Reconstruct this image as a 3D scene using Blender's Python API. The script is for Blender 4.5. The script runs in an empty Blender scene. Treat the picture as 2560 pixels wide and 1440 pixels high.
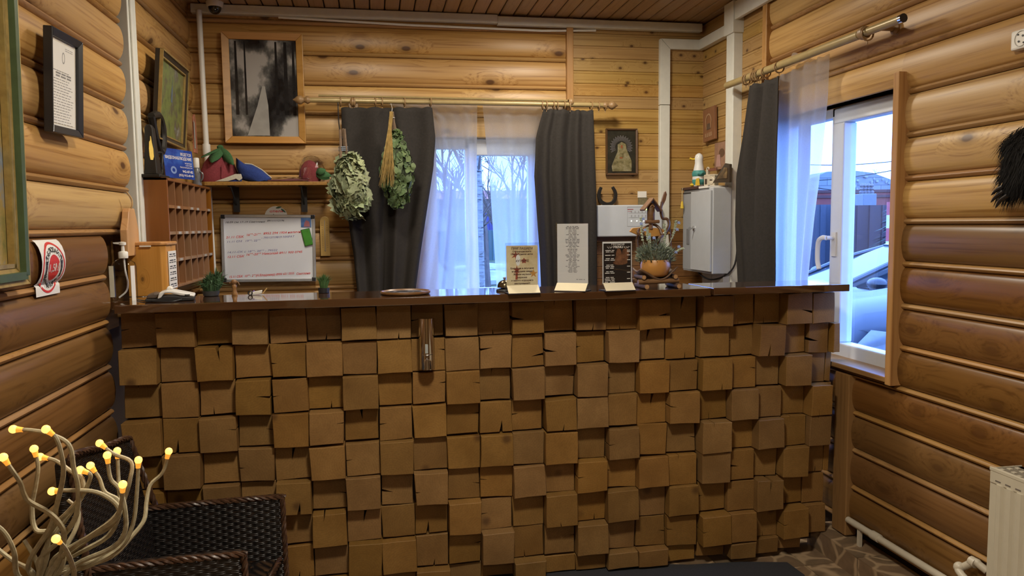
import bpy, bmesh, math, random
from mathutils import Vector, Matrix, Quaternion
from math import sin, cos, pi, radians as RAD
random.seed(7)
SC = bpy.context.scene
COL = SC.collection

# ------------------------------------------------------------------ camera
FPX, W0, H0 = 1887.05, 2560, 1440
CAM = Vector((0, 0, 1.335))
def _cam_matrix():
    yaw, pitch, roll = RAD(10.17627), RAD(4.83615), RAD(0.68906)
    f = Vector((sin(yaw)*cos(pitch), cos(yaw)*cos(pitch), -sin(pitch)))
    r = Vector((cos(yaw), -sin(yaw), 0))
    d = f.cross(r)
    r2 = r*cos(roll) + d*sin(roll)
    d2 = -r*sin(roll) + d*cos(roll)
    return r2, d2, f
CR, CD, CF = _cam_matrix()
cam_data = bpy.data.cameras.new('camera')
cam_data.sensor_width = 36
cam_data.lens = FPX/W0*36
cam_data.clip_start = 0.05
cam_data.clip_end = 300
cam = bpy.data.objects.new('camera', cam_data)
cm = Matrix((( CR.x, -CD.x, -CF.x, CAM.x), (CR.y, -CD.y, -CF.y, CAM.y), (CR.z, -CD.z, -CF.z, CAM.z), (0, 0, 0, 1)))
cam.matrix_world = cm
COL.objects.link(cam)
SC.camera = cam

# ------------------------------------------------------------------ world, lamps, exposure
SC.view_settings.view_transform = 'Standard'
SC.view_settings.look = 'None'
SC.view_settings.gamma = 1
SC.view_settings.exposure = 0.0
SC.view_settings.use_curve_mapping = False
SC.cycles.use_denoising = True
SC.cycles.max_bounces = 10
SC.cycles.transparent_max_bounces = 16
SC.cycles.sample_clamp_indirect = 6

world = bpy.data.worlds.new('overcast sky')
SC.world = world
world.use_nodes = True
wn = world.node_tree; wn.nodes.clear()
_o = wn.nodes.new('ShaderNodeOutputWorld')
_b = wn.nodes.new('ShaderNodeBackground')
_tc = wn.nodes.new('ShaderNodeTexCoord')
_mp = wn.nodes.new('ShaderNodeMapping'); _mp.inputs['Scale'].default_value = (1, 1, 3)
_ns = wn.nodes.new('ShaderNodeTexNoise'); _ns.inputs['Scale'].default_value = 2.2; _ns.inputs['Detail'].default_value = 5
_rp = wn.nodes.new('ShaderNodeValToRGB')
_rp.color_ramp.elements[0].color = (0.24, 0.46, 1.34, 1); _rp.color_ramp.elements[0].position = 0.3
_rp.color_ramp.elements[1].color = (0.34, 0.60, 1.40, 1); _rp.color_ramp.elements[1].position = 0.7
_b.inputs['Strength'].default_value = 7.5
wn.links.new(_tc.outputs['Generated'], _mp.inputs['Vector'])
wn.links.new(_mp.outputs['Vector'], _ns.inputs['Vector'])
wn.links.new(_ns.outputs['Fac'], _rp.inputs['Fac'])
wn.links.new(_rp.outputs['Color'], _b.inputs['Color'])
wn.links.new(_b.outputs['Background'], _o.inputs['Surface'])

def lamp(name, loc, power, size, color=(1, 0.90, 0.74), rot=(0, 0, 0), shape='DISK', sy=None):
    l = bpy.data.lights.new(name, 'AREA')
    l.energy = power; l.color = color; l.shape = shape; l.size = size
    if sy: l.size_y = sy
    o = bpy.data.objects.new(name, l); o.location = loc; o.rotation_euler = rot
    COL.objects.link(o)
    return o
lamp('ceiling_lamp_hall', (0.25, 1.25, 2.40), 42, 0.30)
lamp('desk_lamp_and_fill', (0.95, 3.25, 2.40), 20, 0.22)
lamp('desk_lamp_and_fill', (-0.05, 3.05, 2.40), 15, 0.22)  # unseen fill light, added to brighten the whiteboard and back left wall
lamp('ceiling_lamp_entrance', (-0.2, -1.3, 2.40), 15, 0.40)

# ------------------------------------------------------------------ pixel helpers: a pixel's ray meets a plane of the room
def ray(px, py):
    return CR*((px-W0/2)/FPX) + CD*((py-H0/2)/FPX) + CF
def pX(px, py, X):
    d = ray(px, py); return CAM + d*((X-CAM.x)/d.x)
def pY(px, py, Y):
    d = ray(px, py); return CAM + d*((Y-CAM.y)/d.y)
def pZ(px, py, Z):
    d = ray(px, py); return CAM + d*((Z-CAM.z)/d.z)
def pD(px, py, dist):
    d = ray(px, py); return CAM + d*dist

# ------------------------------------------------------------------ materials
def _new(name):
    m = bpy.data.materials.new(name); m.use_nodes = True
    nt = m.node_tree; nt.nodes.clear()
    out = nt.nodes.new('ShaderNodeOutputMaterial')
    p = nt.nodes.new('ShaderNodeBsdfPrincipled')
    nt.links.new(p.outputs[0], out.inputs[0])
    return m, nt, p, out
def _coords(nt, scale=(1, 1, 1), rnd=True):
    tc = nt.nodes.new('ShaderNodeTexCoord')
    v = tc.outputs['Object']
    if rnd:
        oi = nt.nodes.new('ShaderNodeObjectInfo')
        mu = nt.nodes.new('ShaderNodeMath'); mu.operation = 'MULTIPLY'; mu.inputs[1].default_value = 41.7
        nt.links.new(oi.outputs['Random'], mu.inputs[0])
        ad = nt.nodes.new('ShaderNodeVectorMath'); ad.operation = 'ADD'
        nt.links.new(v, ad.inputs[0]); nt.links.new(mu.outputs[0], ad.inputs[1])
        v = ad.outputs[0]
    sc = nt.nodes.new('ShaderNodeVectorMath'); sc.operation = 'MULTIPLY'
    nt.links.new(v, sc.inputs[0]); sc.inputs[1].default_value = scale
    return sc.outputs[0]
def _noise(nt, vec, scale, detail=3, rough=.55):
    n = nt.nodes.new('ShaderNodeTexNoise')
    n.inputs['Scale'].default_value = scale; n.inputs['Detail'].default_value = detail; n.inputs['Roughness'].default_value = rough
    nt.links.new(vec, n.inputs['Vector'])
    return n.outputs['Fac']
def _ramp(nt, fac, stops):
    r = nt.nodes.new('ShaderNodeValToRGB')
    e = r.color_ramp.elements
    while len(e) < len(stops): e.new(0.5)
    for k, (p, c) in enumerate(stops):
        e[k].position = p
        e[k].color = tuple(c) + (1,) if len(c) == 3 else c
    nt.links.new(fac, r.inputs['Fac'])
    return r.outputs['Color']
def _mix(nt, fac, a, b, mode='MIX'):
    m = nt.nodes.new('ShaderNodeMix'); m.data_type = 'RGBA'; m.blend_type = mode
    for s, v in ((m.inputs[0], fac), (m.inputs[6], a), (m.inputs[7], b)):
        if hasattr(v, 'links'): nt.links.new(v, s)
        elif isinstance(v, (int, float)): s.default_value = v
        else: s.default_value = tuple(v) + (1,) if len(v) == 3 else v
    return m.outputs[2]
def _math(nt, op, a, b=None):
    m = nt.nodes.new('ShaderNodeMath'); m.operation = op
    for s, v in ((m.inputs[0], a), (m.inputs[1], b)):
        if v is None: continue
        if hasattr(v, 'links'): nt.links.new(v, s)
        else: s.default_value = v
    return m.outputs[0]
def _maprange(nt, v, a, b, c=0, d=1, smooth=True):
    m = nt.nodes.new('ShaderNodeMapRange')
    if smooth: m.interpolation_type = 'SMOOTHSTEP'
    m.inputs[1].default_value = a; m.inputs[2].default_value = b; m.inputs[3].default_value = c; m.inputs[4].default_value = d
    nt.links.new(v, m.inputs[0])
    return m.outputs[0]
def _bump(nt, p, h, strength, dist=.002):
    b = nt.nodes.new('ShaderNodeBump'); b.inputs['Strength'].default_value = strength; b.inputs['Distance'].default_value = dist
    nt.links.new(h, b.inputs['Height']); nt.links.new(b.outputs[0], p.inputs['Normal'])
def _randhsv(nt, col, amt, hue=.005, sat=.06):
    oi = nt.nodes.new('ShaderNodeObjectInfo')
    h = nt.nodes.new('ShaderNodeHueSaturation')
    nt.links.new(col, h.inputs['Color'])
    nt.links.new(_maprange(nt, oi.outputs['Random'], 0, 1, 1-amt, 1+amt, False), h.inputs['Value'])
    r2 = _math(nt, 'FRACT', _math(nt, 'MULTIPLY', oi.outputs['Random'], 17.31))
    nt.links.new(_maprange(nt, r2, 0, 1, .5-hue, .5+hue, False), h.inputs['Hue'])
    r3 = _math(nt, 'FRACT', _math(nt, 'MULTIPLY', oi.outputs['Random'], 53.7))
    nt.links.new(_maprange(nt, r3, 0, 1, 1-sat, 1+sat, False), h.inputs['Saturation'])
    return h.outputs[0]

def plain(name, col, rough=.5, metal=0, var=.12, scale=25, bump=0, spec=.5, rand=0, coat=0):
    m, nt, p, out = _new(name)
    v = _coords(nt)
    n = _noise(nt, v, scale, 3)
    c = _ramp(nt, n, [(.25, [x*(1-var) for x in col]), (.75, [min(1, x*(1+var)) for x in col])])
    if rand: c = _randhsv(nt, c, rand, .02, .12)
    nt.links.new(c, p.inputs['Base Color'])
    p.inputs['Roughness'].default_value = rough
    p.inputs['Metallic'].default_value = metal
    p.inputs['Specular IOR Level'].default_value = spec
    p.inputs['Coat Weight'].default_value = coat
    if bump: _bump(nt, p, n, bump)
    return m
def emit(name, col, strength):
    m, nt, p, out = _new(name)
    p.inputs['Base Color'].default_value = tuple(col) + (1,)
    p.inputs['Emission Color'].default_value = tuple(col) + (1,)
    p.inputs['Emission Strength'].default_value = strength
    return m
def wood(name, light, dark, axis=1, grain=150, knots=1.0, rough=.36, rand=.06, long=3.2, knotcol=(.085, .036, .013), kscale=(2.5, 5.0), spec=.45, amt=1.0):
    """pine: stretched noise grain that runs along one axis, with knots the grain flows around"""
    m, nt, p, out = _new(name)
    s = [1.0, 1.0, 1.0]
    base = _coords(nt, (1, 1, 1))
    def scaled(sc):
        q = nt.nodes.new('ShaderNodeVectorMath'); q.operation = 'MULTIPLY'
        nt.links.new(base, q.inputs[0]); q.inputs[1].default_value = sc
        return q.outputs[0]
    vor = nt.nodes.new('ShaderNodeTexVoronoi'); vor.inputs['Scale'].default_value = 1; vor.voronoi_dimensions = '2D'
    sep = nt.nodes.new('ShaderNodeSeparateXYZ'); nt.links.new(base, sep.inputs[0])
    cbn = nt.nodes.new('ShaderNodeCombineXYZ')
    al = sep.outputs[axis]
    ac = sep.outputs[2] if axis != 2 else _math(nt, 'ADD', sep.outputs[0], sep.outputs[1])
    nt.links.new(_math(nt, 'MULTIPLY', al, kscale[0]), cbn.inputs[0]); nt.links.new(_math(nt, 'MULTIPLY', ac, kscale[1]), cbn.inputs[1])
    nt.links.new(cbn.outputs[0], vor.inputs['Vector'])
    sepc = nt.nodes.new('ShaderNodeSeparateColor'); nt.links.new(vor.outputs['Color'], sepc.inputs[0])
    d = _math(nt, 'ADD', vor.outputs['Distance'], _maprange(nt, sepc.outputs[0], .40, .41, .6, 0, False))
    swirl = _maprange(nt, d, .0, .42, 1, 0)
    gv = [grain]*3; gv[axis] = long
    ad = nt.nodes.new('ShaderNodeVectorMath'); ad.operation = 'ADD'
    nt.links.new(scaled(gv), ad.inputs[0])
    nt.links.new(_math(nt, 'MULTIPLY', swirl, 8.0 if knots else 0.0), ad.inputs[1])
    g1 = _noise(nt, ad.outputs[0], .55, 3, .6)
    bv = [6.0]*3; bv[axis] = .6
    g2 = _noise(nt, scaled(bv), 1.0, 2)
    mid = [(a+b)/2 for a, b in zip(light, dark)]
    g1c = _maprange(nt, g1, .5-.22/amt, .5+.22/amt, 0, 1, False)
    c = _ramp(nt, g1c, [(.1, light), (.55, [m_*.5+l_*.5 for m_, l_ in zip(mid, light)]), (.95, dark)])
    tone = _ramp(nt, g2, [(.3, (.86, .84, .80)), (.7, (1.06, 1.06, 1.06))])
    c = _mix(nt, 1.0, c, tone, 'MULTIPLY')
    if knots:
        halo = _maprange(nt, d, .05, .17, .5*knots, 0)
        c = _mix(nt, halo, c, [x*.55 for x in dark])
        core = _maprange(nt, d, .040, .075, .9*knots, 0)
        c = _mix(nt, core, c, knotcol)
    c = _randhsv(nt, c, rand)
    nt.links.new(c, p.inputs['Base Color'])
    p.inputs['Roughness'].default_value = rough
    p.inputs['Specular IOR Level'].default_value = spec
    _bump(nt, p, g1, .10, .0012)
    return m

def glass(name, tint=(.93, .97, 1), refl=.08, rough=0.0):
    m = bpy.data.materials.new(name); m.use_nodes = True
    nt = m.node_tree; nt.nodes.clear()
    out = nt.nodes.new('ShaderNodeOutputMaterial')
    t = nt.nodes.new('ShaderNodeBsdfTransparent'); t.inputs[0].default_value = tuple(tint) + (1,)
    g = nt.nodes.new('ShaderNodeBsdfGlossy'); g.inputs['Roughness'].default_value = rough
    lw = nt.nodes.new('ShaderNodeLayerWeight'); lw.inputs[0].default_value = .12
    mr = nt.nodes.new('ShaderNodeMapRange'); mr.inputs[3].default_value = refl; mr.inputs[4].default_value = .7
    nt.links.new(lw.outputs['Fresnel'], mr.inputs[0])
    mx = nt.nodes.new('ShaderNodeMixShader')
    nt.links.new(mr.outputs[0], mx.inputs[0]); nt.links.new(t.outputs[0], mx.inputs[1]); nt.links.new(g.outputs[0], mx.inputs[2])
    nt.links.new(mx.outputs[0], out.inputs[0])
    return m
def sheer(name, col, clear=.4):
    m = bpy.data.materials.new(name); m.use_nodes = True
    nt = m.node_tree; nt.nodes.clear()
    out = nt.nodes.new('ShaderNodeOutputMaterial')
    t = nt.nodes.new('ShaderNodeBsdfTransparent')
    tr = nt.nodes.new('ShaderNodeBsdfTranslucent'); tr.inputs[0].default_value = tuple(col) + (1,)
    df = nt.nodes.new('ShaderNodeBsdfDiffuse'); df.inputs[0].default_value = tuple(col) + (1,)
    m1 = nt.nodes.new('ShaderNodeMixShader'); m1.inputs[0].default_value = .12
    nt.links.new(tr.outputs[0], m1.inputs[1]); nt.links.new(df.outputs[0], m1.inputs[2])
    m2 = nt.nodes.new('ShaderNodeMixShader')
    v = _coords(nt, (1, 1, 1))
    n = _noise(nt, v, 900, 1)
    fac = _maprange(nt, n, .3, .7, 1-clear-.08, 1-clear+.08)
    nt.links.new(fac, m2.inputs[0])
    nt.links.new(t.outputs[0], m2.inputs[1]); nt.links.new(m1.outputs[0], m2.inputs[2])
    nt.links.new(m2.outputs[0], out.inputs[0])
    return m
def picture(name, stops, scale=6, stretch=(1, 1, 1), rough=.35, detail=6):
    """flat print: noise through a colour ramp"""
    m, nt, p, out = _new(name)
    n = _noise(nt, _coords(nt, stretch), scale, detail, .6)
    nt.links.new(_ramp(nt, n, stops), p.inputs['Base Color'])
    p.inputs['Roughness'].default_value = rough
    return m
# ------------------------------------------------------------------ mesh builder
ROOT = {}
class MB:
    def __init__(s, m=None):
        s.v = []; s.f = []; s.mt = []; s.m = m or Matrix.Identity(4); s.cur = 0
    def add(s, vs, fs):
        o = len(s.v)
        s.v += [s.m @ Vector(v) for v in vs]
        s.f += [tuple(i+o for i in f) for f in fs]
        s.mt += [s.cur]*len(fs)
        return s
    def box(s, a, b):
        x0, y0, z0 = a; x1, y1, z1 = b
        if x0 > x1: x0, x1 = x1, x0
        if y0 > y1: y0, y1 = y1, y0
        if z0 > z1: z0, z1 = z1, z0
        return s.add([(x0,y0,z0),(x1,y0,z0),(x1,y1,z0),(x0,y1,z0),(x0,y0,z1),(x1,y0,z1),(x1,y1,z1),(x0,y1,z1)],
              [(0,3,2,1),(4,5,6,7),(0,1,5,4),(1,2,6,5),(2,3,7,6),(3,0,4,7)])
    def hull8(s, b, t):
        """a box from two quads (4 points each, same turn)"""
        return s.add(list(b)+list(t), [(0,3,2,1),(4,5,6,7),(0,1,5,4),(1,2,6,5),(2,3,7,6),(3,0,4,7)])
    def quad(s, *p):
        return s.add(p, [tuple(range(len(p)))])
    def prism(s, poly, o, u, v, n, depth):
        """outline in (u,v) at origin o, pushed along n by depth"""
        o, u, v, n = Vector(o), Vector(u), Vector(v), Vector(n)
        k = len(poly)
        a = [o+u*x+v*y for x, y in poly]; b = [q+n*depth for q in a]
        return s.add(a+b, [tuple(range(k))[::-1], tuple(range(k, 2*k))]+[(i, (i+1)%k, k+(i+1)%k, k+i) for i in range(k)])
    def tube(s, pts, r, n=8, cap=True, closed=False):
        pts = [Vector(p) for p in pts]; k = len(pts)
        rs = r if isinstance(r, (list, tuple)) else [r]*k
        def tan(i):
            if closed: t = pts[(i+1)%k]-pts[i-1]
            else: t = pts[min(i+1, k-1)]-pts[max(i-1, 0)]
            return t.normalized() if t.length > 1e-9 else Vector((0, 0, 1))
        t0 = tan(0)
        up = Vector((0, 0, 1)) if abs(t0.z) < .9 else Vector((1, 0, 0))
        a = t0.cross(up).normalized()
        vs = []
        for i in range(k):
            t = tan(i)
            a = (a - t*a.dot(t))
            a = a.normalized() if a.length > 1e-6 else t.orthogonal().normalized()
            b = t.cross(a)
            vs += [pts[i]+(a*cos(2*pi*j/n)+b*sin(2*pi*j/n))*rs[i] for j in range(n)]
        fs = []
        for i in range(k if closed else k-1):
            i2 = (i+1) % k
            for j in range(n):
                fs.append((i*n+j, i*n+(j+1)%n, i2*n+(j+1)%n, i2*n+j))
        if cap and not closed:
            fs += [tuple(range(n))[::-1], tuple((k-1)*n+j for j in range(n))]
        return s.add(vs, fs)
    def lathe(s, prof, c=(0, 0, 0), axis=(0, 0, 1), n=20, cap=True):
        """profile of (radius, height) turned about an axis through c"""
        c = Vector(c); ax = Vector(axis).normalized()
        a = ax.orthogonal().normalized(); b = ax.cross(a)
        vs = []
        for r, h in prof:
            vs += [c+ax*h+(a*cos(2*pi*j/n)+b*sin(2*pi*j/n))*r for j in range(n)]
        fs = []
        for i in range(len(prof)-1):
            for j in range(n):
                fs.append((i*n+j, i*n+(j+1)%n, (i+1)*n+(j+1)%n, (i+1)*n+j))
        if cap: fs += [tuple(range(n))[::-1], tuple((len(prof)-1)*n+j for j in range(n))]
        return s.add(vs, fs)
    def ball(s, c, r, n=12, m=8):
        rx, ry, rz = r if isinstance(r, (tuple, list)) else (r, r, r)
        c = Vector(c); vs = []; fs = []
        for i in range(1, m):
            t = pi*i/m
            vs += [c+Vector((rx*sin(t)*cos(2*pi*j/n), ry*sin(t)*sin(2*pi*j/n), rz*cos(t))) for j in range(n)]
        top = len(vs); vs += [c+Vector((0, 0, rz)), c-Vector((0, 0, rz))]
        for i in range(m-2):
            for j in range(n):
                fs.append((i*n+j, (i+1)*n+j, (i+1)*n+(j+1)%n, i*n+(j+1)%n))
        for j in range(n):
            fs.append((top, j, (j+1)%n)); fs.append((top+1, (m-2)*n+(j+1)%n, (m-2)*n+j))
        return s.add(vs, fs)
    def grid(s, fn, nu, nv):
        vs = [fn(i/nu, j/nv) for j in range(nv+1) for i in range(nu+1)]
        fs = [(j*(nu+1)+i, j*(nu+1)+i+1, (j+1)*(nu+1)+i+1, (j+1)*(nu+1)+i) for j in range(nv) for i in range(nu)]
        return s.add(vs, fs)
    def loft(s, rings, cap=True):
        k = len(rings[0]); vs = [p for r in rings for p in r]; fs = []
        for i in range(len(rings)-1):
            for j in range(k):
                fs.append((i*k+j, i*k+(j+1)%k, (i+1)*k+(j+1)%k, (i+1)*k+j))
        if cap: fs += [tuple(range(k))[::-1], tuple((len(rings)-1)*k+j for j in range(k))]
        return s.add(vs, fs)
    def mesh(s, name, off=None):
        me = bpy.data.meshes.new(name)
        off = off or Vector((0, 0, 0))
        me.from_pydata([tuple(v-off) for v in s.v], [], s.f)
        me.polygons.foreach_set('material_index', s.mt)
        me.validate(); me.update()
        bm = bmesh.new(); bm.from_mesh(me)
        bmesh.ops.recalc_face_normals(bm, faces=bm.faces)
        bm.to_mesh(me); bm.free()
        return me
    def base(s):
        xs = [v.x for v in s.v]; ys = [v.y for v in s.v]; zs = [v.z for v in s.v]
        return Vector(((min(xs)+max(xs))/2, (min(ys)+max(ys))/2, min(zs)))
    def build(s, name, mat, parent=None, smooth=False, bevel=0, label=None, segs=2, solid=0, subd=0, at=None):
        mats = mat if isinstance(mat, (list, tuple)) else [mat]
        off = ROOT[parent.name] if parent else (Vector(at) if at is not None else s.base())
        me = s.mesh(name, off)
        for q in mats: me.materials.append(q)
        if smooth:
            me.polygons.foreach_set('use_smooth', [True]*len(me.polygons))
            me.set_sharp_from_angle(angle=RAD(smooth if smooth is not True else 40))
        o = bpy.data.objects.new(name, me); COL.objects.link(o)
        if parent: o.parent = parent
        else: o.location = off
        ROOT[o.name] = off
        if bevel:
            b = o.modifiers.new('bevel', 'BEVEL'); b.width = bevel; b.segments = segs; b.limit_method = 'ANGLE'; b.angle_limit = RAD(35)
        if solid:
            b = o.modifiers.new('solid', 'SOLIDIFY'); b.thickness = solid; b.offset = 0
        if subd:
            b = o.modifiers.new('sub', 'SUBSURF'); b.levels = subd; b.render_levels = subd
        if label: o['label'] = label
        return o
def tag(o, label, cat, group=None):
    o['label'] = label; o['category'] = cat
    if group: o['group'] = group
    return o
def thing(name, label, cat, loc, group=None):
    o = bpy.data.objects.new(name, None); COL.objects.link(o)
    o.empty_display_size = .05
    o.location = Vector(loc); ROOT[o.name] = Vector(loc)
    return tag(o, label, cat, group)
def struct(o):
    o['kind'] = 'structure'; return o
def struct_root(name, loc):
    o = bpy.data.objects.new(name, None); COL.objects.link(o)
    o.location = Vector(loc); ROOT[o.name] = Vector(loc); o['kind'] = 'structure'
    return o
def stuff(o):
    o['kind'] = 'stuff'; return o
def inst(me, name, loc, parent, rot=None, scale=None, mat=None):
    """one more piece that shares a mesh; loc in room coordinates"""
    o = bpy.data.objects.new(name, me); COL.objects.link(o)
    r = ROOT[parent.name] if parent else Vector((0, 0, 0))
    o.parent = parent
    o.location = Vector(loc)-r
    if rot is not None:
        o.rotation_mode = 'QUATERNION'; o.rotation_quaternion = rot
    if scale is not None: o.scale = (scale,)*3 if isinstance(scale, (int, float)) else scale
    ROOT[o.name] = Vector(loc)
    return o
def lerp(a, b, t): return a+(b-a)*t
def smooth_path(pts, n=6):
    """Catmull-Rom through points"""
    P = [Vector(p) for p in pts]; P = [P[0]*2-P[1]]+P+[P[-1]*2-P[-2]]
    out = []
    for i in range(1, len(P)-2):
        for k in range(n):
            t = k/n; a, b, c, d = P[i-1], P[i], P[i+1], P[i+2]
            out.append(.5*((2*b)+(c-a)*t+(2*a-5*b+4*c-d)*t*t+(3*b-a-3*c+d)*t**3))
    out.append(P[-2]); return out
def basis(o, u, v):
    """4x4 with local x=u, y=v, z=u x v"""
    u = Vector(u).normalized(); v = Vector(v); v = (v-u*v.dot(u)).normalized(); n = u.cross(v)
    m = Matrix((u, v, n)).transposed().to_4x4(); m.translation = Vector(o)
    return m
_fonts = {}
def text_geo(s, size, shear=0, spacing=1.0):
    c = bpy.data.curves.new('t', 'FONT'); c.body = s; c.size = size; c.shear = shear; c.resolution_u = 2; c.space_character = spacing
    o = bpy.data.objects.new('t', c)
    me = bpy.data.meshes.new_from_object(o)
    vs = [v.co.copy() for v in me.vertices]; fs = [tuple(p.vertices) for p in me.polygons]
    bpy.data.objects.remove(o); bpy.data.curves.remove(c); bpy.data.meshes.remove(me)
    return vs, fs
def put_text(mb, s, x, y, h, width=None, align='C', shear=0, rot=0, fn=None, z=0, bold=0):
    """letters with cap height h at (x,y) of the builder's local plane; width squeezes to fit"""
    vs, fs = text_geo(s, 1.0, shear)
    if not vs: return
    x0 = min(v.x for v in vs); x1 = max(v.x for v in vs)
    k = h/.72; kx = k if width is None else width/(x1-x0)
    off = {'C': (x0+x1)/2, 'L': x0, 'R': x1}[align]
    ca, sa = cos(rot), sin(rot)
    copies = [(0, 0)] if not bold else [(-bold, 0), (bold, 0), (0, bold)]
    for ci, (bx, by) in enumerate(copies):
        out = []
        for v in vs:
            a, b = (v.x-off)*kx+bx, v.y*k+by
            q = Vector((x+a*ca-b*sa, y+a*sa+b*ca, z+ci*.00012))
            out.append(fn(q) if fn else q)
        mb.add(out, fs)
def text_bars(mb, x0, x1, y, h, n=4, z=0, gap=.25):
    """a line of print too small to read: short bars of word lengths"""
    L = x1-x0; ws = [random.uniform(.5, 1.5) for _ in range(n)]; t = sum(ws)+gap*(n-1); x = x0
    for w in ws:
        a = L*w/t
        mb.quad((x, y, z), (x+a, y, z), (x+a, y+h, z), (x, y+h, z)); x += a+L*gap/t
# ------------------------------------------------------------------ shared materials
LT, DK = (.52, .315, .112), (.30, .150, .042)
BL, BD = (.180, .087, .026), (.105, .046, .012)
W_LIGHT_Y = wood('honey pine along wall', LT, DK, 1, rough=.43)
W_LIGHT_X = wood('honey pine across wall', LT, DK, 0, rough=.40)
W_DARK_Y = wood('brown stained pine along wall', BL, BD, 1, knots=.6, rough=.36)
W_DARK_X = wood('brown stained pine across wall', BL, BD, 0, knots=.6, rough=.36)
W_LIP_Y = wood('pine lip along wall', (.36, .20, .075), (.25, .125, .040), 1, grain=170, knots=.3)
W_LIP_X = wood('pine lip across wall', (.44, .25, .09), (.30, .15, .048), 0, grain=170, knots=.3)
W_NARROW_X = wood('narrow pine across', (.44, .275, .095), (.30, .165, .048), 0, grain=160, knots=1, kscale=(6.5, 9.5))
W_NARROW_Y = wood('narrow pine along', (.44, .275, .095), (.30, .165, .048), 1, grain=160, knots=1, kscale=(6.5, 9.5))
W_CEIL = wood('ceiling pine', (.40, .255, .135), (.29, .175, .085), 1, grain=160, knots=.3, rough=.35, rand=.08)
W_TRIM_Z = wood('pine trim upright', (.45, .25, .085), (.32, .155, .045), 2, grain=170, knots=.4)
W_TRIMD_Z = wood('brown trim upright', (.27, .14, .045), (.18, .085, .026), 2, grain=170, knots=.3)
W_TRIM_Y = wood('pine trim along', (.40, .22, .075), (.28, .135, .04), 1, grain=170, knots=.4)
WHITE_PLASTIC = plain('white plastic', (.74, .72, .66), .4, var=.03)
DUCT = plain('off white cable duct', (.66, .66, .60), .45, var=.05)
PVC = plain('white window plastic', (.70, .74, .80), .3, var=.02)
BLACK = plain('black plastic', (.018, .018, .020), .4)
DARKGAP = plain('dark backing', (.035, .02, .012), .9)
CHROME = plain('polished chrome', (.75, .75, .76), .09, 1, var=.02)
STEEL = plain('grey steel', (.45, .46, .48), .35, .8)
PANE = glass('window glass', (.92, .97, 1), .05)
ACRYL = glass('clear acrylic', (.95, .97, .99), .03)
PAPER = plain('paper', (.72, .69, .64), .75, var=.02)
INK = plain('black ink', (.03, .03, .035), .7)
REDINK = plain('red ink', (.70, .05, .05), .6)

# ------------------------------------------------------------------ log walls
def log_prof(P, zlo=None, zhi=None, z0=0, bulge=.046):
    pts = [(-.035, .016), (.020, .016)]
    for k in range(11):
        a = -pi/2+pi*k/10
        pts.append((.022+bulge*cos(a)**.8 if abs(cos(a)) > 1e-6 else .022, .018+(P-.018)*(sin(a)+1)/2))
    pts.append((-.035, P))
    pts = [(d, min(max(z0+z, zlo if zlo is not None else -9), zhi if zhi is not None else 9)) for d, z in pts]
    return pts
def lip_prof(z0):
    return [(-.035, z0), (.036, z0-.001), (.043, z0+.003), (.046, z0+.009), (.043, z0+.015), (.036, z0+.019), (-.035, z0+.019)]
def log_wall(root, side, base, z_ref, P, spans, holes, matL, matD, lip, split, zmin, zmax, bulge=.046):
    """side: unit vector into the room; spans: (start, end) along the wall per row test; holes: (a, b, zlo, zhi)"""
    ax = Vector((0, 1, 0)) if abs(side.x) > .5 else Vector((1, 0, 0))
    up = Vector((0, 0, 1))
    k0 = math.floor((zmin-z_ref)/P)
    z = z_ref+k0*P; row = 0
    while z < zmax:
        for a, b, slo, shi in spans:
            if not (slo-.02 <= z < shi-.02): continue
            segs = [(a, b, None, None)]
            for ha, hb, hlo, hhi in holes:
                if hhi <= z+.004 or hlo >= z+P-.004 or hb <= a or ha >= b: continue
                out = []
                for (p, q, lo, hi) in segs:
                    if p < ha: out.append((p, min(q, ha), None, None))
                    if q > hb: out.append((max(p, hb), q, None, None))
                    if z+P > hhi+.01: out.append((max(p, ha), min(q, hb), hhi, None))
                    if z < hlo-.01: out.append((max(p, ha), min(q, hb), None, hlo))
                segs = out
            for p, q, lo, hi in segs:
                if q-p < .02: continue
                o = (Vector((base, 0, 0)) if abs(side.x) > .5 else Vector((0, base, 0)))+ax*p
                m = MB().prism(log_prof(P, lo, hi, z, bulge), o, side, up, ax, q-p)
                w = m.build('log', matD if z < split-.03 else matL, root, smooth=50)
                if lo is None:
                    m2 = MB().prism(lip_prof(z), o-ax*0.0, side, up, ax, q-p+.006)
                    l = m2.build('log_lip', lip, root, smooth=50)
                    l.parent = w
        z += P

# left wall: lower logs stop at the counter, upper ones at the cable strip
wl = struct_root('wall_left', (-.93, 1, 0))
m = MB(); m.box((-1.10, -2.6, 0), (-.945, 4.3, 2.6)); m.build('backing', DARKGAP, wl)
log_wall(wl, Vector((1, 0, 0)), -.93, 1.165, .151,
         [(-2.6, 2.70, 0, 1.30), (-2.6, 2.985, 1.30, 3), (2.95, 4.05, .98, 1.30), (3.15, 4.05, 1.30, 3)], [],
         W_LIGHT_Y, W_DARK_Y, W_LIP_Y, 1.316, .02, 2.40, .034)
MB().box((-.945, 2.69, .98), (-.934, 2.96, 1.322)).build('panel', W_DARK_Y, wl)
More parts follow.
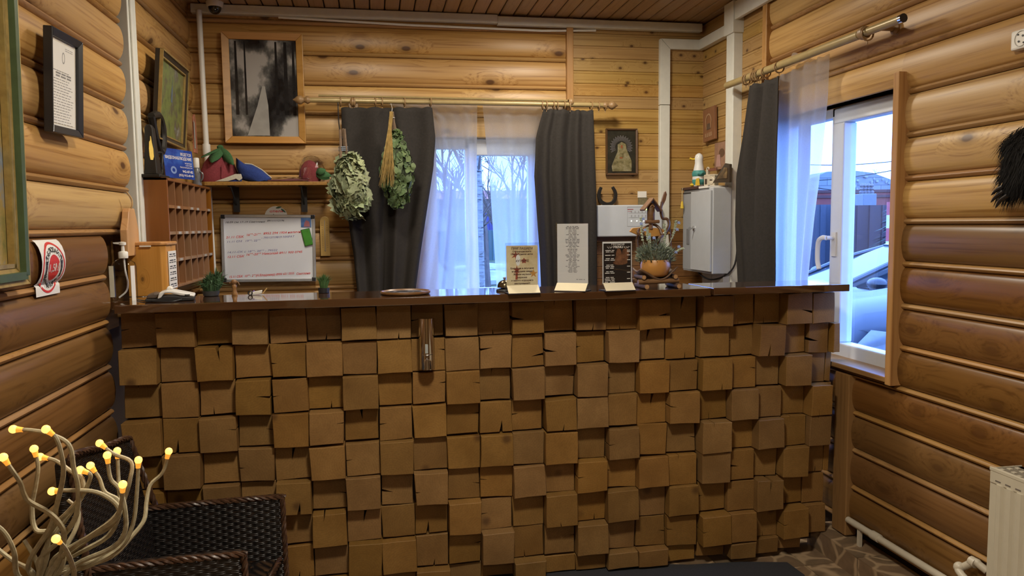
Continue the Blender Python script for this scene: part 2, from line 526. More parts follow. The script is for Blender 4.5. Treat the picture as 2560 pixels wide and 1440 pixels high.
# back wall: logs up to the upright batten, then narrow boards
wb = struct_root('wall_back', (.4, 4.085, 0))
m = MB()
m.box((-1.1, 4.10, 0), (.25, 4.28, 2.6)); m.box((.915, 4.10, 0), (2.1, 4.28, 2.6)); m.box((.25, 4.10, 0), (.915, 4.28, .88)); m.box((.25, 4.10, 1.815), (.915, 4.28, 2.6))
m.build('backing', DARKGAP, wb)
log_wall(wb, Vector((0, -1, 0)), 4.085, 1.756, .1495, [(-.93, 1.05, 0, 3)], [(.262, .903, .90, 1.80)],
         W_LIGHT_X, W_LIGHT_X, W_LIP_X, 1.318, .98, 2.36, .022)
def narrow_board(o, ax, side, L, z, h, root, mat):
    """tongue and groove board with a shallow bead line"""
    prof = [(-.01, z+.0004), (.0095, z+.0004), (.0128, z+.0025), (.013, z+h*.77), (.0112, z+h*.79), (.0112, z+h*.80), (.013, z+h*.82), (.0128, z+h-.002), (.0095, z+h-.0002), (-.01, z+h-.0002)]
    MB().prism(prof, o, side, Vector((0, 0, 1)), ax, L).build('board', mat, root)
zz = 2.395
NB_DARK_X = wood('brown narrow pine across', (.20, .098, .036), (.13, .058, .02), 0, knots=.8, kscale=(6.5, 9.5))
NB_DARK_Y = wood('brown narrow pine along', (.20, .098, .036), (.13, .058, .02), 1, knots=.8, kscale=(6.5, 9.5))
wr = struct_root('wall_right', (1.86, 1, 0))
for k in range(22):
    z = 2.36-.0667*k
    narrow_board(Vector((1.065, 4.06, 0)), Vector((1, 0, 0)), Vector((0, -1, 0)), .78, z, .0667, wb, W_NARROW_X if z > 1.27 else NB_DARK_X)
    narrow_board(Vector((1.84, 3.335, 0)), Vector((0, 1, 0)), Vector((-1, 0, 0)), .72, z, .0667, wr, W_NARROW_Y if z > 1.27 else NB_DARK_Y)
MB().box((1.035, 4.015, .9), (1.072, 4.09, 2.43)).build('batten', W_TRIM_Z, wb, bevel=.004)
# right wall
m = MB()
m.box((1.875, -2.6, 0), (2.07, 2.395, 2.6)); m.box((1.875, 3.36, 0), (2.07, 4.3, 2.6)); m.box((1.875, 2.395, 0), (2.07, 3.36, .72)); m.box((1.875, 2.395, 1.815), (2.07, 3.36, 2.6))
m.build('backing', DARKGAP, wr)
log_wall(wr, Vector((-1, 0, 0)), 1.862, 1.319, .149, [(-2.6, 3.30, 0, 3)], [(2.385, 3.37, .735, 1.80)],
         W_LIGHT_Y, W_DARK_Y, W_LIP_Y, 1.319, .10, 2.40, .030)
MB().box((1.795, 3.295, 1.2), (1.87, 3.335, 2.43)).build('batten', W_TRIM_Z, wr, bevel=.004)
# front wall behind the camera and the ceiling
wf = struct_root('wall_front', (.4, -2.6, 0))
m = MB(); m.box((-1.1, -2.75, 0), (2.1, -2.6, 2.6)); m.build('boarding', W_NARROW_X, wf)
ce = struct_root('ceiling', (.4, 1, 2.43))
m = MB(); m.box((-1.1, -2.75, 2.45), (2.1, 4.3, 2.6)); m.build('backing', DARKGAP, ce)
plank = MB().prism([(-.0345, .0), (-.0345, .012), (.0345, .012), (.0345, .0), (.031, -.004), (-.031, -.004)], (0, 0, 0), (1, 0, 0), (0, 0, 1), (0, 1, 0), 6.68).mesh('ceiling plank')
plank.materials.append(W_CEIL)
for k in range(38):
    inst(plank, 'plank', (-.93+.0745*k, -2.6, 2.436), ce)

# floor
def stone_mat(name, mul=1):
    m, nt, p, out = _new(name)
    v = _coords(nt)
    nd = nt.nodes.new('ShaderNodeTexNoise'); nd.inputs['Scale'].default_value = 7; nt.links.new(v, nd.inputs['Vector'])
    mixv = nt.nodes.new('ShaderNodeVectorMath'); mixv.operation = 'MULTIPLY_ADD'
    nt.links.new(nd.outputs['Color'], mixv.inputs[0]); mixv.inputs[1].default_value = (.09, .09, .09); nt.links.new(v, mixv.inputs[2])
    vo = nt.nodes.new('ShaderNodeTexVoronoi'); vo.feature = 'DISTANCE_TO_EDGE'; vo.inputs['Scale'].default_value = 8.5
    nt.links.new(mixv.outputs[0], vo.inputs['Vector'])
    vc = nt.nodes.new('ShaderNodeTexVoronoi'); vc.inputs['Scale'].default_value = 8.5; nt.links.new(mixv.outputs[0], vc.inputs['Vector'])
    stone = _ramp(nt, _noise(nt, v, 22, 5), [(.3, (.10*mul, .07*mul, .04*mul)), (.7, (.24*mul, .165*mul, .095*mul))])
    stone = _mix(nt, .35, stone, _ramp(nt, vc.outputs['Color'], [(0, (.10*mul, .085*mul, .055*mul)), (1, (.36*mul, .22*mul, .13*mul))]))
    c = _mix(nt, _maprange(nt, vo.outputs['Distance'], .02, .10, .85, 0), stone, (.46*mul, .33*mul, .20*mul))
    nt.links.new(c, p.inputs['Base Color']); p.inputs['Roughness'].default_value = .45
    _bump(nt, p, vo.outputs['Distance'], .3, .004)
    return m
STONE = stone_mat('printed stone tile')
GROUT = plain('grout', (.12, .09, .06), .9)
fl = struct_root('floor', (.4, 1, 0))
m = MB(); m.box((-1.1, -2.75, -.10), (2.1, 4.3, -.006)); m.build('screed', GROUT, fl)
tile_a = MB().box((-.164, -.164, -.006), (.164, .164, 0)).mesh('floor tile'); tile_a.materials.append(STONE)
for ix in range(-3, 6):
    for iy in range(3):
        if ix < 1 and iy < 1: continue
        c = Vector((.12+.331*ix, 2.55-.331*iy+.20, 0))
        if -0.9 < c.x < 1.80: inst(tile_a, 'tile', c, fl)
m = MB(); m.box((-.93, -2.6, -.006), (1.86, 1.92, -.0005)); m.build('tiling', STONE, fl)
m = MB(); m.box((-.93, 2.92, -.006), (1.86, 4.06, -.0005)); m.build('tiling', STONE, fl)
# stepped plinth of tiles along the right wall
pl = struct_root('trim_plinth', (1.8, 1.5, 0))
m = MB(); m.box((1.738, -2.6, 0), (1.86, 2.775, .078)); m.build('plinth_core', GROUT, pl)
ttop = MB().box((0, -.165, -.006), (.126, .165, 0)).mesh('plinth top tile'); ttop.materials.append(STONE)
tfr = MB().box((-.006, -.165, 0), (0, .165, .079)).mesh('plinth front tile'); tfr.materials.append(STONE)
for k in range(9):
    y = 2.61-.334*k
    inst(ttop, 'tile', (1.732, y, .084), pl)
    inst(tfr, 'tile', (1.738, y, 0), pl)
# brown post under the window, right of the counter
o = MB().box((1.795, 2.615, .09), (1.845, 2.705, .735)).build('trim_1', W_TRIMD_Z, bevel=.004); struct(o)

# ------------------------------------------------------------------ window 2 (right wall)
w2 = struct_root('window_2', (1.93, 2.85, .74))
X0, X1 = 1.905, 1.965
m = MB()
for a, b in (((2.40, .735), (3.36, .80)), ((2.40, 1.765), (3.36, 1.82)), ((2.40, .735), (2.47, 1.82)), ((3.29, .735), (3.36, 1.82)), ((2.885, .735), (2.945, 1.82))):
    m.box((X0+.008, a[0], a[1]), (X1, b[0], b[1]))
m.build('window_frame', PVC, w2, bevel=.004)
m = MB()
S = X0-.012
for a, b in (((2.46, .765), (2.905, .825)), ((2.46, 1.735), (2.905, 1.795)), ((2.46, .825), (2.525, 1.735)), ((2.835, .825), (2.905, 1.735))):
    m.box((S, a[0], a[1]), (X1-.01, b[0], b[1]))
sash = m.build('window_sash', PVC, w2, bevel=.006)
m = MB(); m.box((X0+.02, 2.52, .82), (X0+.026, 2.84, 1.74)); m.build('pane', PANE, sash)
m = MB(); m.box((X0+.03, 2.94, .795), (X0+.036, 3.295, 1.77)); m.build('pane', PANE, w2)
h = pX(2105, 605, S)
m = MB()
m.box((S-.008, 2.862, 1.185), (S+.001, 2.890, 1.285))
m.tube([(S-.006, 2.876, 1.262), (S-.042, 2.876, 1.262)], .009, 10)
m.tube(smooth_path([(S-.042, 2.872, 1.262), (S-.046, 2.90, 1.262), (S-.046, 2.925, 1.24), (S-.046, 2.928, 1.17), (S-.044, 2.918, 1.13)], 4), .010, 8)
m.build('window_handle', WHITE_PLASTIC, sash, smooth=True)
m = MB(); m.box((1.785, 2.365, .752), (1.912, 3.37, .772)); m.build('window_sill', W_TRIM_Y, w2, bevel=.004)
m = MB(); m.box((1.782, 2.362, .745), (1.91, 2.392, 1.842)); m.build('jamb_board', W_TRIM_Z, w2, bevel=.003)
m = MB(); m.box((1.835, 2.392, 1.80), (1.91, 3.37, 1.815)); m.build('head_board', W_TRIM_Y, w2)
# ------------------------------------------------------------------ window 1 (back wall)
w1 = struct_root('window_1', (.58, 4.15, .9))
Y0, Y1 = 4.12, 4.18
m = MB()
for a, b in (((.262, .90), (.903, .955)), ((.262, 1.745), (.903, 1.80)), ((.262, .9), (.335, 1.80)), ((.84, .9), (.903, 1.80)), ((.49, .9), (.55, 1.80))):
    m.box((a[0], Y0+.01, a[1]), (b[0], Y1, b[1]))
m.build('window_frame', PVC, w1, bevel=.004)
m = MB()
for a, b in (((.51, .92), (.885, .985)), ((.51, 1.71), (.885, 1.775)), ((.51, .985), (.55, 1.71)), ((.85, .985), (.885, 1.71))):
    m.box((a[0], Y0-.012, a[1]), (b[0], Y1-.01, b[1]))
sash = m.build('window_sash', PVC, w1, bevel=.005)
m = MB(); m.box((.545, Y0+.02, .98), (.855, Y0+.026, 1.715)); m.build('pane', PANE, sash)
m = MB(); m.box((.33, Y0+.03, .95), (.495, Y0+.036, 1.75)); m.build('pane', PANE, w1)
m = MB(); m.box((.515, Y0-.022, 1.17), (.538, Y0-.012, 1.28)); m.tube([(.527, Y0-.012, 1.26), (.527, Y0-.05, 1.26), (.527, Y0-.05, 1.15)], .009, 8)
m.build('window_handle', WHITE_PLASTIC, sash, smooth=True)
m = MB(); m.box((.25, 4.02, .885), (.915, 4.13, .902)); m.build('window_sill', PVC, w1)

# ------------------------------------------------------------------ ducts and pipes on the walls
def duct(lab, boxes, joints=(), loc=None):
    m = MB()
    for a, b in boxes: m.box(a, b)
    o = m.build('cable_duct', DUCT, bevel=.003); tag(o, lab, 'cable duct')
    return o
duct('white cable duct strip running up the left log wall', [((-.945, 3.03, 1.0), (-.868, 3.115, 2.43)), ((-.868, 3.045, 1.0), (-.860, 3.10, 2.43))])
t = thing('ceiling_duct', 'long white cable duct under the ceiling along the back wall', 'cable duct', (.4, 4.03, 2.385))
MB().box((-.86, 4.0, 2.385), (.66, 4.04, 2.428)).build('duct_length', DUCT, t, bevel=.003)
MB().box((.66, 4.0, 2.378), (1.80, 4.04, 2.421)).build('duct_length', DUCT, t, bevel=.003)
MB().tube([(-.45, 4.03, 2.382), (.2, 4.03, 2.366), (.9, 4.03, 2.360), (1.2, 4.03, 2.371)], .006, 6).build('loose_cable', WHITE_PLASTIC, t, smooth=True)
t = thing('corner_duct', 'white duct with mitred elbow dropping down between the narrow boards', 'cable duct', (1.60, 4.03, 1.0))
a = pY(1649, 85, 4.04); b = pY(1668, 100, 4.04)
MB().box((1.565, 4.02, 1.0), (1.622, 4.05, 1.98)).build('duct_length', DUCT, t, bevel=.003)
m = MB(); m.prism([(1.565, 1.983), (1.622, 1.983), (1.622, 2.283), (1.567, 2.338), (1.565, 2.338)], (0, 4.02, 0), (1, 0, 0), (0, 0, 1), (0, 1, 0), .03); m.build('duct_length', DUCT, t, bevel=.002)
m = MB(); m.prism([(1.569, 2.339), (1.624, 2.284), (1.82, 2.284), (1.82, 2.339)], (0, 4.02, 0), (1, 0, 0), (0, 0, 1), (0, 1, 0), .03); m.build('duct_length', DUCT, t, bevel=.002)
MB().box((1.79, 3.66, 2.284), (1.825, 4.02, 2.339)).build('duct_length', DUCT, t, bevel=.002)
t = thing('wide_duct', 'thick white duct column in the right corner, turning along the wall at the ceiling', 'cable duct', (1.80, 3.62, .9))
MB().box((1.778, 3.585, .9), (1.83, 3.665, 2.28)).build('duct_length', DUCT, t, bevel=.004)
MB().box((1.768, 3.575, 2.27), (1.83, 3.675, 2.425)).build('elbow_cover', DUCT, t, bevel=.004)
MB().box((1.776, -2.5, 2.33), (1.80, 3.575, 2.418)).build('duct_length', DUCT, t, bevel=.004)
t = thing('riser_pipe', 'thin white riser pipe with sleeve in the back left corner', 'pipe', (-.81, 4.0, .95))
p1, p2 = pY(497, 25, 4.0), pY(516, 370, 4.0)
MB().tube([p1, p2, (-.812, 4.0, 1.5), (-.805, 4.0, .95)], .0135, 10).build('pipe', WHITE_PLASTIC, t, smooth=True)
MB().lathe([(.018, 0), (.019, .004), (.019, .05), (.018, .054)], (p2.x, 4.0, p2.z-.035), n=12).build('sleeve', WHITE_PLASTIC, t, smooth=True)
# ------------------------------------------------------------------ reception counter faced with end-grain blocks
def endgrain(name, light, dark):
    m, nt, p, out = _new(name)
    v = _coords(nt)
    oi = nt.nodes.new('ShaderNodeObjectInfo')
    tc = nt.nodes.new('ShaderNodeTexCoord')
    # growth rings about a heart that lies somewhere near or outside each block
    cx = _maprange(nt, _math(nt, 'FRACT', _math(nt, 'MULTIPLY', oi.outputs['Random'], 7.77)), 0, 1, -.09, .09, False)
    cz = _maprange(nt, _math(nt, 'FRACT', _math(nt, 'MULTIPLY', oi.outputs['Random'], 23.1)), 0, 1, -.09, .09, False)
    cb = nt.nodes.new('ShaderNodeCombineXYZ'); nt.links.new(cx, cb.inputs[0]); nt.links.new(cz, cb.inputs[2])
    sb = nt.nodes.new('ShaderNodeVectorMath'); sb.operation = 'SUBTRACT'
    nt.links.new(tc.outputs['Object'], sb.inputs[0]); nt.links.new(cb.outputs[0], sb.inputs[1])
    wv = nt.nodes.new('ShaderNodeTexWave'); wv.wave_type = 'RINGS'; wv.rings_direction = 'Y'
    wv.inputs['Scale'].default_value = 38; wv.inputs['Distortion'].default_value = 1.2; wv.inputs['Detail'].default_value = 2; wv.inputs['Detail Scale'].default_value = 1.5
    nt.links.new(sb.outputs[0], wv.inputs['Vector'])
    n = _noise(nt, v, 9, 4)
    c = _ramp(nt, n, [(.3, dark), (.7, light)])
    c = _mix(nt, _math(nt, 'MULTIPLY', wv.outputs['Fac'], .13), c, [x*.62 for x in dark])
    fine = _noise(nt, v, 160, 2)
    c = _mix(nt, _maprange(nt, fine, .35, .7, 0, .22), c, [x*.6 for x in dark])
    # a few resin marks
    vo = nt.nodes.new('ShaderNodeTexVoronoi'); vo.inputs['Scale'].default_value = 5.5; nt.links.new(v, vo.inputs['Vector'])
    c = _mix(nt, _maprange(nt, vo.outputs['Distance'], .03, .14, .7, 0), c, (.05, .020, .008))
    c = _randhsv(nt, c, .15, .003, .06)
    nt.links.new(c, p.inputs['Base Color'])
    p.inputs['Roughness'].default_value = .55; p.inputs['Specular IOR Level'].default_value = .35
    _bump(nt, p, n, .25, .003)
    return m
ENDG = endgrain('end grain block', (.275, .152, .047), (.195, .102, .028))
VARNISH = wood('red brown varnished top', (.072, .030, .012), (.048, .018, .007), 0, grain=110, knots=0, rough=.07, spec=1.0, rand=.02)
for _n in VARNISH.node_tree.nodes:
    if _n.type == 'BSDF_PRINCIPLED': _n.inputs['Coat Weight'].default_value = .8; _n.inputs['Coat Roughness'].default_value = .05; _n.inputs['Coat IOR'].default_value = 1.7
VARNISH_E = VARNISH

def block_mesh(crack, seed, w=.1205, h=.1205, depth=.085):
    r = random.Random(seed)
    a, b = w/2-.0012, h/2-.0012
    j = lambda s=.0032: r.uniform(-s, s)
    c = [Vector((-a+j(), -b+j())), Vector((a+j(), -b+j())), Vector((a+j(), b+j())), Vector((-a+j(), b+j()))]
    edge = {'b': 0, 'r': 1, 't': 2, 'l': 3}
    pts = []
    for e in range(4):
        p, q = c[e], c[(e+1) % 4]
        pts.append(p)
        inw = Vector((-(q-p).y, (q-p).x)).normalized()
        if crack and edge[crack.lower()] == e:
            big = crack.isupper()
            t = r.uniform(.35, .65)
            L = r.uniform(.040, .054) if big else r.uniform(.018, .030)
            wd = (r.uniform(.0045, .0065) if big else r.uniform(.0018, .0032))
            mid = p.lerp(q, t); d = (q-p).normalized(); sk = r.uniform(-.25, .25)
            pts += [mid-d*wd, mid-d*wd*.35+(inw+d*sk).normalized()*L*.55, mid+(inw+d*sk).normalized()*L, mid+d*wd*.6+(inw+d*sk).normalized()*L*.5, mid+d*wd]
        else:
            pts.append(p.lerp(q, r.uniform(.35, .65))+inw*r.uniform(-.0016, .0022))
    k = len(pts); ins = .0022
    rings = []
    for y, s in ((0, ins), (.0022, .0006), (depth, 0)):
        rings.append([Vector((p.x*(1-s/a), y, p.y*(1-s/b))) for p in pts])
    m = MB()
    m.loft(rings)
    me = m.mesh('end grain block'); me.materials.append(ENDG)
    return me
BLOCKS = {}
def get_block(ch, v, w, h):
    key = (ch, v, round(w, 3), round(h, 3))
    if key not in BLOCKS:
        BLOCKS[key] = block_mesh('' if ch == '.' else ch, hash((ord(ch), v)) % 9999, w, h)
    return BLOCKS[key]
PROUD = ['RPRPMRPMRMRPRMRPR', 'PRPRMPMPRMPMPRPRR', 'RMRPMRPRMPRPRPRPM', 'PMPRPPRMMRMRPPMRP', 'RPRMRPMPRMPMPRPMR', 'PRMRPRPRPRRPRPRPM', 'RPRPRPRRRPRRPRPRP', 'PRRPRRPPRRPRRPRRM', 'RPRRRMRRPRRPRRPPR']
CRACK = ['ll...b.bl.bLtbbRT', '..T.l...r.LRLl.Tb', 't.bRlb..rrt.r.l.r', '.Brr.rTl.rBlb..Tl'[:17], '...lT.l.......l.r', 'l...Br.Llrl.tll.t', 'r..b.tT.B.l.bb...', '....b...br.br..rl', '.................']
GPROUD = ['PRRPP', 'MRPRM', 'PMRPR', 'RPMRP', 'PRPMP', 'PMRPR', 'RMPRR', 'PPRPM', 'RPMRR']
GCRACK = ['.bbR.', '.lBtL', 'br...', 'b...b', 'tl.tt', '.L..b', 'l.Tb.', 'l.bl.', '.....']
DEPTH = {'P': 2.662, 'M': 2.682, 'R': 2.704}
CARC = plain('dark counter carcass', (.05, .028, .014), .8)
rc = thing('reception_counter', 'long reception counter faced with a relief of cracked end-grain timber blocks', 'counter', (.18, 2.75, 0))
m = MB(); m.box((-.855, 2.752, .02), (1.20, 2.80, 1.064))
m.build('carcass', CARC, rc)
PX0, PITCH, ZT = -.850, .1206, 1.056
for r_ in range(9):
    h = PITCH if r_ < 8 else .066
    zc = ZT-.122*r_-h/2
    for c_ in range(17):
        d = DEPTH[PROUD[r_][c_]]+random.uniform(-.006, .006)
        me = get_block(CRACK[r_][c_] if c_ < len(CRACK[r_]) else '.', (r_*5+c_*3) % 4, PITCH, h)
        rot = Quaternion((0, 1, 0), random.uniform(-.022, .022)) @ Quaternion((0, 0, 1), random.uniform(-.02, .02)) @ Quaternion((1, 0, 0), random.uniform(-.02, .02))
        inst(me, 'block', (PX0+PITCH*(c_+.5), d, zc+random.uniform(-.0015, .0015)), rc, rot)
gt = thing('counter_gate', 'narrow right end section of the block-faced counter, beside the window', 'counter', (1.49, 2.75, 0))
m = MB(); m.box((1.212, 2.752, .03), (1.772, 2.785, 1.066)); m.build('carcass', CARC, gt)
GE = [1.208, 1.327, 1.436, 1.546, 1.657, 1.748, 1.776]
for r_ in range(9):
    h = PITCH if r_ < 8 else .062
    zc = ZT+.003-.122*r_-h/2
    for c_ in range(6):
        if c_ == 5:
            if r_ > 5: continue
            ch, cr = 'RPRRRR'[r_], '.'
        else: ch, cr = GPROUD[r_][c_], GCRACK[r_][c_]
        w = GE[c_+1]-GE[c_]
        if r_ == 8 and c_ > 3: continue
        d = DEPTH[ch]-.004+random.uniform(-.006, .006)-(.012 if ch == 'P' else 0)
        me = get_block(cr, (r_*5+c_*3) % 3, w, h)
        rot = Quaternion((0, 1, 0), random.uniform(-.02, .02)) @ Quaternion((0, 0, 1), random.uniform(-.03, .03))
        inst(me, 'block', ((GE[c_]+GE[c_+1])/2, d, zc), gt, rot)
# the two tops
m = MB()
m.prism([(-.826, 2.578), (1.203, 2.578), (1.203, 2.862), (-.935, 2.862), (-.935, 2.715), (-.826, 2.715)], (0, 0, 1.064), (1, 0, 0), (0, 1, 0), (0, 0, 1), .028)
o = m.build('countertop', VARNISH, bevel=.003); tag(o, 'long glossy red-brown wooden countertop that carries the menu stands', 'countertop')
m = MB(); m.box((1.209, 2.568, 1.067), (1.757, 2.80, 1.094))
o = m.build('countertop', VARNISH, bevel=.003); tag(o, 'short red-brown countertop section over the gate at the window', 'countertop')
ZC = 1.092

# chrome dispenser fixed to the block front
c0 = pY(1066, 857, 2.66)
t = thing('wall_dispenser', 'chrome half-round dispenser fixed to the front of the wooden blocks', 'dispenser', (c0.x, 2.675, c0.z-.095))
m = MB()
def dsp(r0, z0, z1, n=18):
    return [[Vector((c0.x+r*sin(-pi/2+pi*k/n), 2.655-r*1.05*cos(-pi/2+pi*k/n), z)) for k in range(n+1)] for r, z in ((r0, z0), (r0, z1))]
rs = dsp(.028, c0.z-.092, c0.z+.085)
m.loft(rs)
m.build('body', CHROME, t, smooth=50)
m = MB(); m.loft(dsp(.0285, c0.z+.085, c0.z+.089)); m.build('top_rim', CHROME, t, smooth=50)
m = MB()
m.tube([(c0.x-.012, 2.6255, c0.z-.09), (c0.x-.012, 2.6235, c0.z-.062), (c0.x-.006, 2.6225, c0.z-.053), (c0.x+.006, 2.6225, c0.z-.053), (c0.x+.012, 2.6235, c0.z-.062), (c0.x+.012, 2.6255, c0.z-.09)], .002, 6)
m.tube([(c0.x-.018, 2.632, c0.z-.038), (c0.x, 2.6245, c0.z-.039), (c0.x+.018, 2.632, c0.z-.037)], .0018, 6)
m.build('push_button', CHROME, t, smooth=True)
m = MB(); m.box((c0.x-.007, 2.623, c0.z-.032), (c0.x+.003, 2.626, c0.z+.0)); m.build('sight_window', plain('grey window', (.35, .38, .38), .3), t)
m = MB()
for k in range(5): m.ball((c0.x+.023, 2.642, c0.z-.085+.0085*k), .0028, 8, 6)
m.build('grip_dots', CHROME, t, smooth=True)

# ------------------------------------------------------------------ sanitizer bottle, card, box, board, terminal
c = pY(314, 748, 2.775); c.z = ZC
t = thing('pump_bottle', 'clear plastic pump bottle with white pump at the left end of the countertop', 'bottle', c)
m = MB()
k = 20
def ell(rx, ry, z): return [Vector((c.x+rx*cos(2*pi*j/k), c.y+ry*sin(2*pi*j/k), ZC+z)) for j in range(k)]
m.loft([ell(.038, .024, .001), ell(.040, .026, .006), ell(.040, .026, .115), ell(.036, .024, .128), ell(.022, .018, .138), ell(.012, .012, .143), ell(.012, .012, .148)])
m.build('bottle_body', ACRYL, t, smooth=60)
m = MB(); m.lathe([(.015, .143), (.0155, .146), (.0155, .163), (.012, .166), (.006, .167), (.005, .187), (.011, .188), (.011, .197), (.004, .199)], (c.x, c.y, ZC), n=16)
m.prism([(-.003, .189), (-.028, .193), (-.030, .197), (.0, .199)], (c.x, c.y-.004, ZC), (1, 0, 0), (0, 0, 1), (0, 1, 0), .008)
m.build('pump', WHITE_PLASTIC, t, smooth=50)
m = MB(); m.tube(smooth_path([(c.x+.002, c.y, ZC+.145), (c.x+.004, c.y, ZC+.10), (c.x+.010, c.y, ZC+.06), (c.x+.004, c.y, ZC+.03), (c.x-.02, c.y, ZC+.008)], 4), .003, 8); m.build('dip_tube', WHITE_PLASTIC, t, smooth=True)
m = MB(); m.prism([(-.0405, .012), (-.026, .012), (-.026, .118), (-.0405, .118)], (c.x, c.y-.024, ZC), (1, 0, 0), (0, 0, 1), (0, 1, 0), .0012)
m.build('label', plain('cream label', (.62, .58, .45), .6), t)
m = MB()
for q in range(9): text_bars(m, c.x-.038, c.x-.028, 0, .002, 1)
c2 = pY(338, 748, 2.76)
m = MB(basis((c2.x, 2.745, ZC), (.55, .84, 0), (0, 0, 1)))
m.box((-.008, 0, 0), (.008, .118, .002))
t2 = m.build('leaflet', PAPER); tag(t2, 'small pink and white instruction card standing beside the pump bottle', 'card')
mm = MB(basis((c2.x, 2.745, ZC), (.55, .84, 0), (0, 0, 1))); mm.box((-.006, .012, -.0006), (.006, .095, 0))
o = mm.build('red_text_block', plain('pale red print', (.55, .22, .20), .7)); o.parent = t2; o.location = ROOT[o.name]-ROOT[t2.name]

BOXW = wood('orange pine box', (.56, .27, .070), (.44, .19, .042), 2, grain=110, knots=.7, rough=.35, kscale=(7, 12))
a = pY(322, 742, 2.885); b = pY(406, 742, 2.885)
zt = pY(360, 606, 2.885).z
xa, xb = a.x, b.x
t = thing('suggestion_box', 'orange pine suggestion box with white paper list on its side, behind the card terminal', 'box', ((xa+xb)/2, 2.95, ZC))
m = MB(); out = [(xa, 2.887), (xb, 2.887), (xb+.018, 2.900), (xb+.020, 3.02), (xa, 3.02)]
m.prism(out, (0, 0, ZC), (1, 0, 0), (0, 1, 0), (0, 0, 1), zt-ZC-.012); m.build('body', BOXW, t, bevel=.003)
m = MB(); m.prism([(xa-.004, 2.880), (xb+.004, 2.880), (xb+.024, 2.895), (xb+.025, 3.024), (xa-.004, 3.024)], (0, 0, zt-.012), (1, 0, 0), (0, 1, 0), (0, 0, 1), .013); m.build('lid', BOXW, t, bevel=.004)
m = MB(); m.box((lerp(xa, xb, .42), 2.874, zt-.016), (lerp(xa, xb, .75), 2.880, zt-.011)); m.build('lid_tab', WHITE_PLASTIC, t)
B = basis((xb+.0195, 2.903, ZC), (.02, .9, 0), (0, 0, 1))
m = MB(B); m.box((.006, .022, 0), (.105, .160, .0015)); pp = m.build('paper_list', PAPER, t)
m = MB(B)
for q in range(6):
    text_bars(m, .02, .092, .146-.022*q, .004, 2, .0019); text_bars(m, .015, .096, .139-.022*q, .003, 3, .0019)
m.build('print', INK, pp)

X = -.842
y0, y1 = pX(317, 560, X).y, pX(346, 560, X).y
z = lambda py: pX(330, py, X).z
yc = (y0+y1)/2; hw = (y1-y0)/2
prof = [(y0, z(640)), (y1, z(640)), (y1, z(575)), (yc+hw*.75, z(548)), (yc+hw*.55, z(530)), (yc+hw*.45, z(521)), (yc-hw*.35, z(521)), (yc-hw*.5, z(530)), (yc-hw*.62, z(546)), (y0, z(575))]
t = thing('cutting_board', 'bottle-shaped wooden cutting board hanging on the wall above the box', 'cutting board', (X, yc, z(640)))
MB().prism(prof, (X, 0, 0), (0, 1, 0), (0, 0, 1), (-1, 0, 0), .024).build('board', wood('pale pink board', (.62, .36, .17), (.5, .26, .11), 2, grain=30, knots=.3), t, bevel=.003)
MB().tube(smooth_path([(X-.01, yc, z(530)), (X+.002, yc-.004, z(515)), (X, yc+.002, z(498)), (X-.012, yc-.01, z(480))], 4), .0028, 6).build('string', plain('jute string', (.45, .30, .14), .9), t, smooth=True)

c = pY(429, 752, 2.70)
t = thing('card_terminal', 'white and black card payment terminal lying on the left of the countertop', 'terminal', (c.x, 2.70, ZC))
B = basis((c.x, 2.70, ZC), (.985, .17, 0), (0, 0, 1))    # u along its length, v up, n towards the room
m = MB(B); m.prism([(-.078, .003), (-.074, .001), (.070, .001), (.074, .004), (.074, .011), (.02, .017), (-.02, .02), (-.045, .010), (-.076, .012)], (0, 0, -.04), (1, 0, 0), (0, 1, 0), (0, 0, 1), .08)
m.build('base', BLACK, t, bevel=.003)
m = MB(B); m.prism([(-.040, .009), (-.034, .030), (-.012, .037), (.010, .036), (.074, .020), (.074, .012), (.03, .019), (.0, .028), (-.018, .028), (-.028, .014)], (0, 0, -.041), (1, 0, 0), (0, 1, 0), (0, 0, 1), .083)
m.build('cover', plain('terminal white', (.70, .70, .68), .35, var=.03), t, bevel=.004)
m = MB(B); m.prism([(-.075, .012), (-.044, .011), (-.034, .028), (-.05, .030), (-.07, .024)], (0, 0, -.036), (1, 0, 0), (0, 1, 0), (0, 0, 1), .072); m.build('paper_bay', plain('brown grey plastic', (.10, .075, .06), .35), t, bevel=.005)
m = MB(B); m.prism([(-.014, .036), (.002, .036), (.006, .040), (.0, .047), (-.010, .047)], (0, 0, -.03), (1, 0, 0), (0, 1, 0), (0, 0, 1), .05); m.build('receipt', PAPER, t, bevel=.002)
m = MB(B); m.box((.044, .017, .0415), (.060, .022, .0425)); m.build('card_slot', BLACK, t)
m = MB(); m.tube(smooth_path([(c.x+.045, 2.65, ZC+.008), (c.x+.02, 2.632, ZC+.003), (c.x-.03, 2.64, ZC+.003), (c.x-.08, 2.68, ZC+.003), (c.x-.12, 2.74, ZC+.003)], 5), .0022, 6); m.build('cable', BLACK, t, smooth=True)

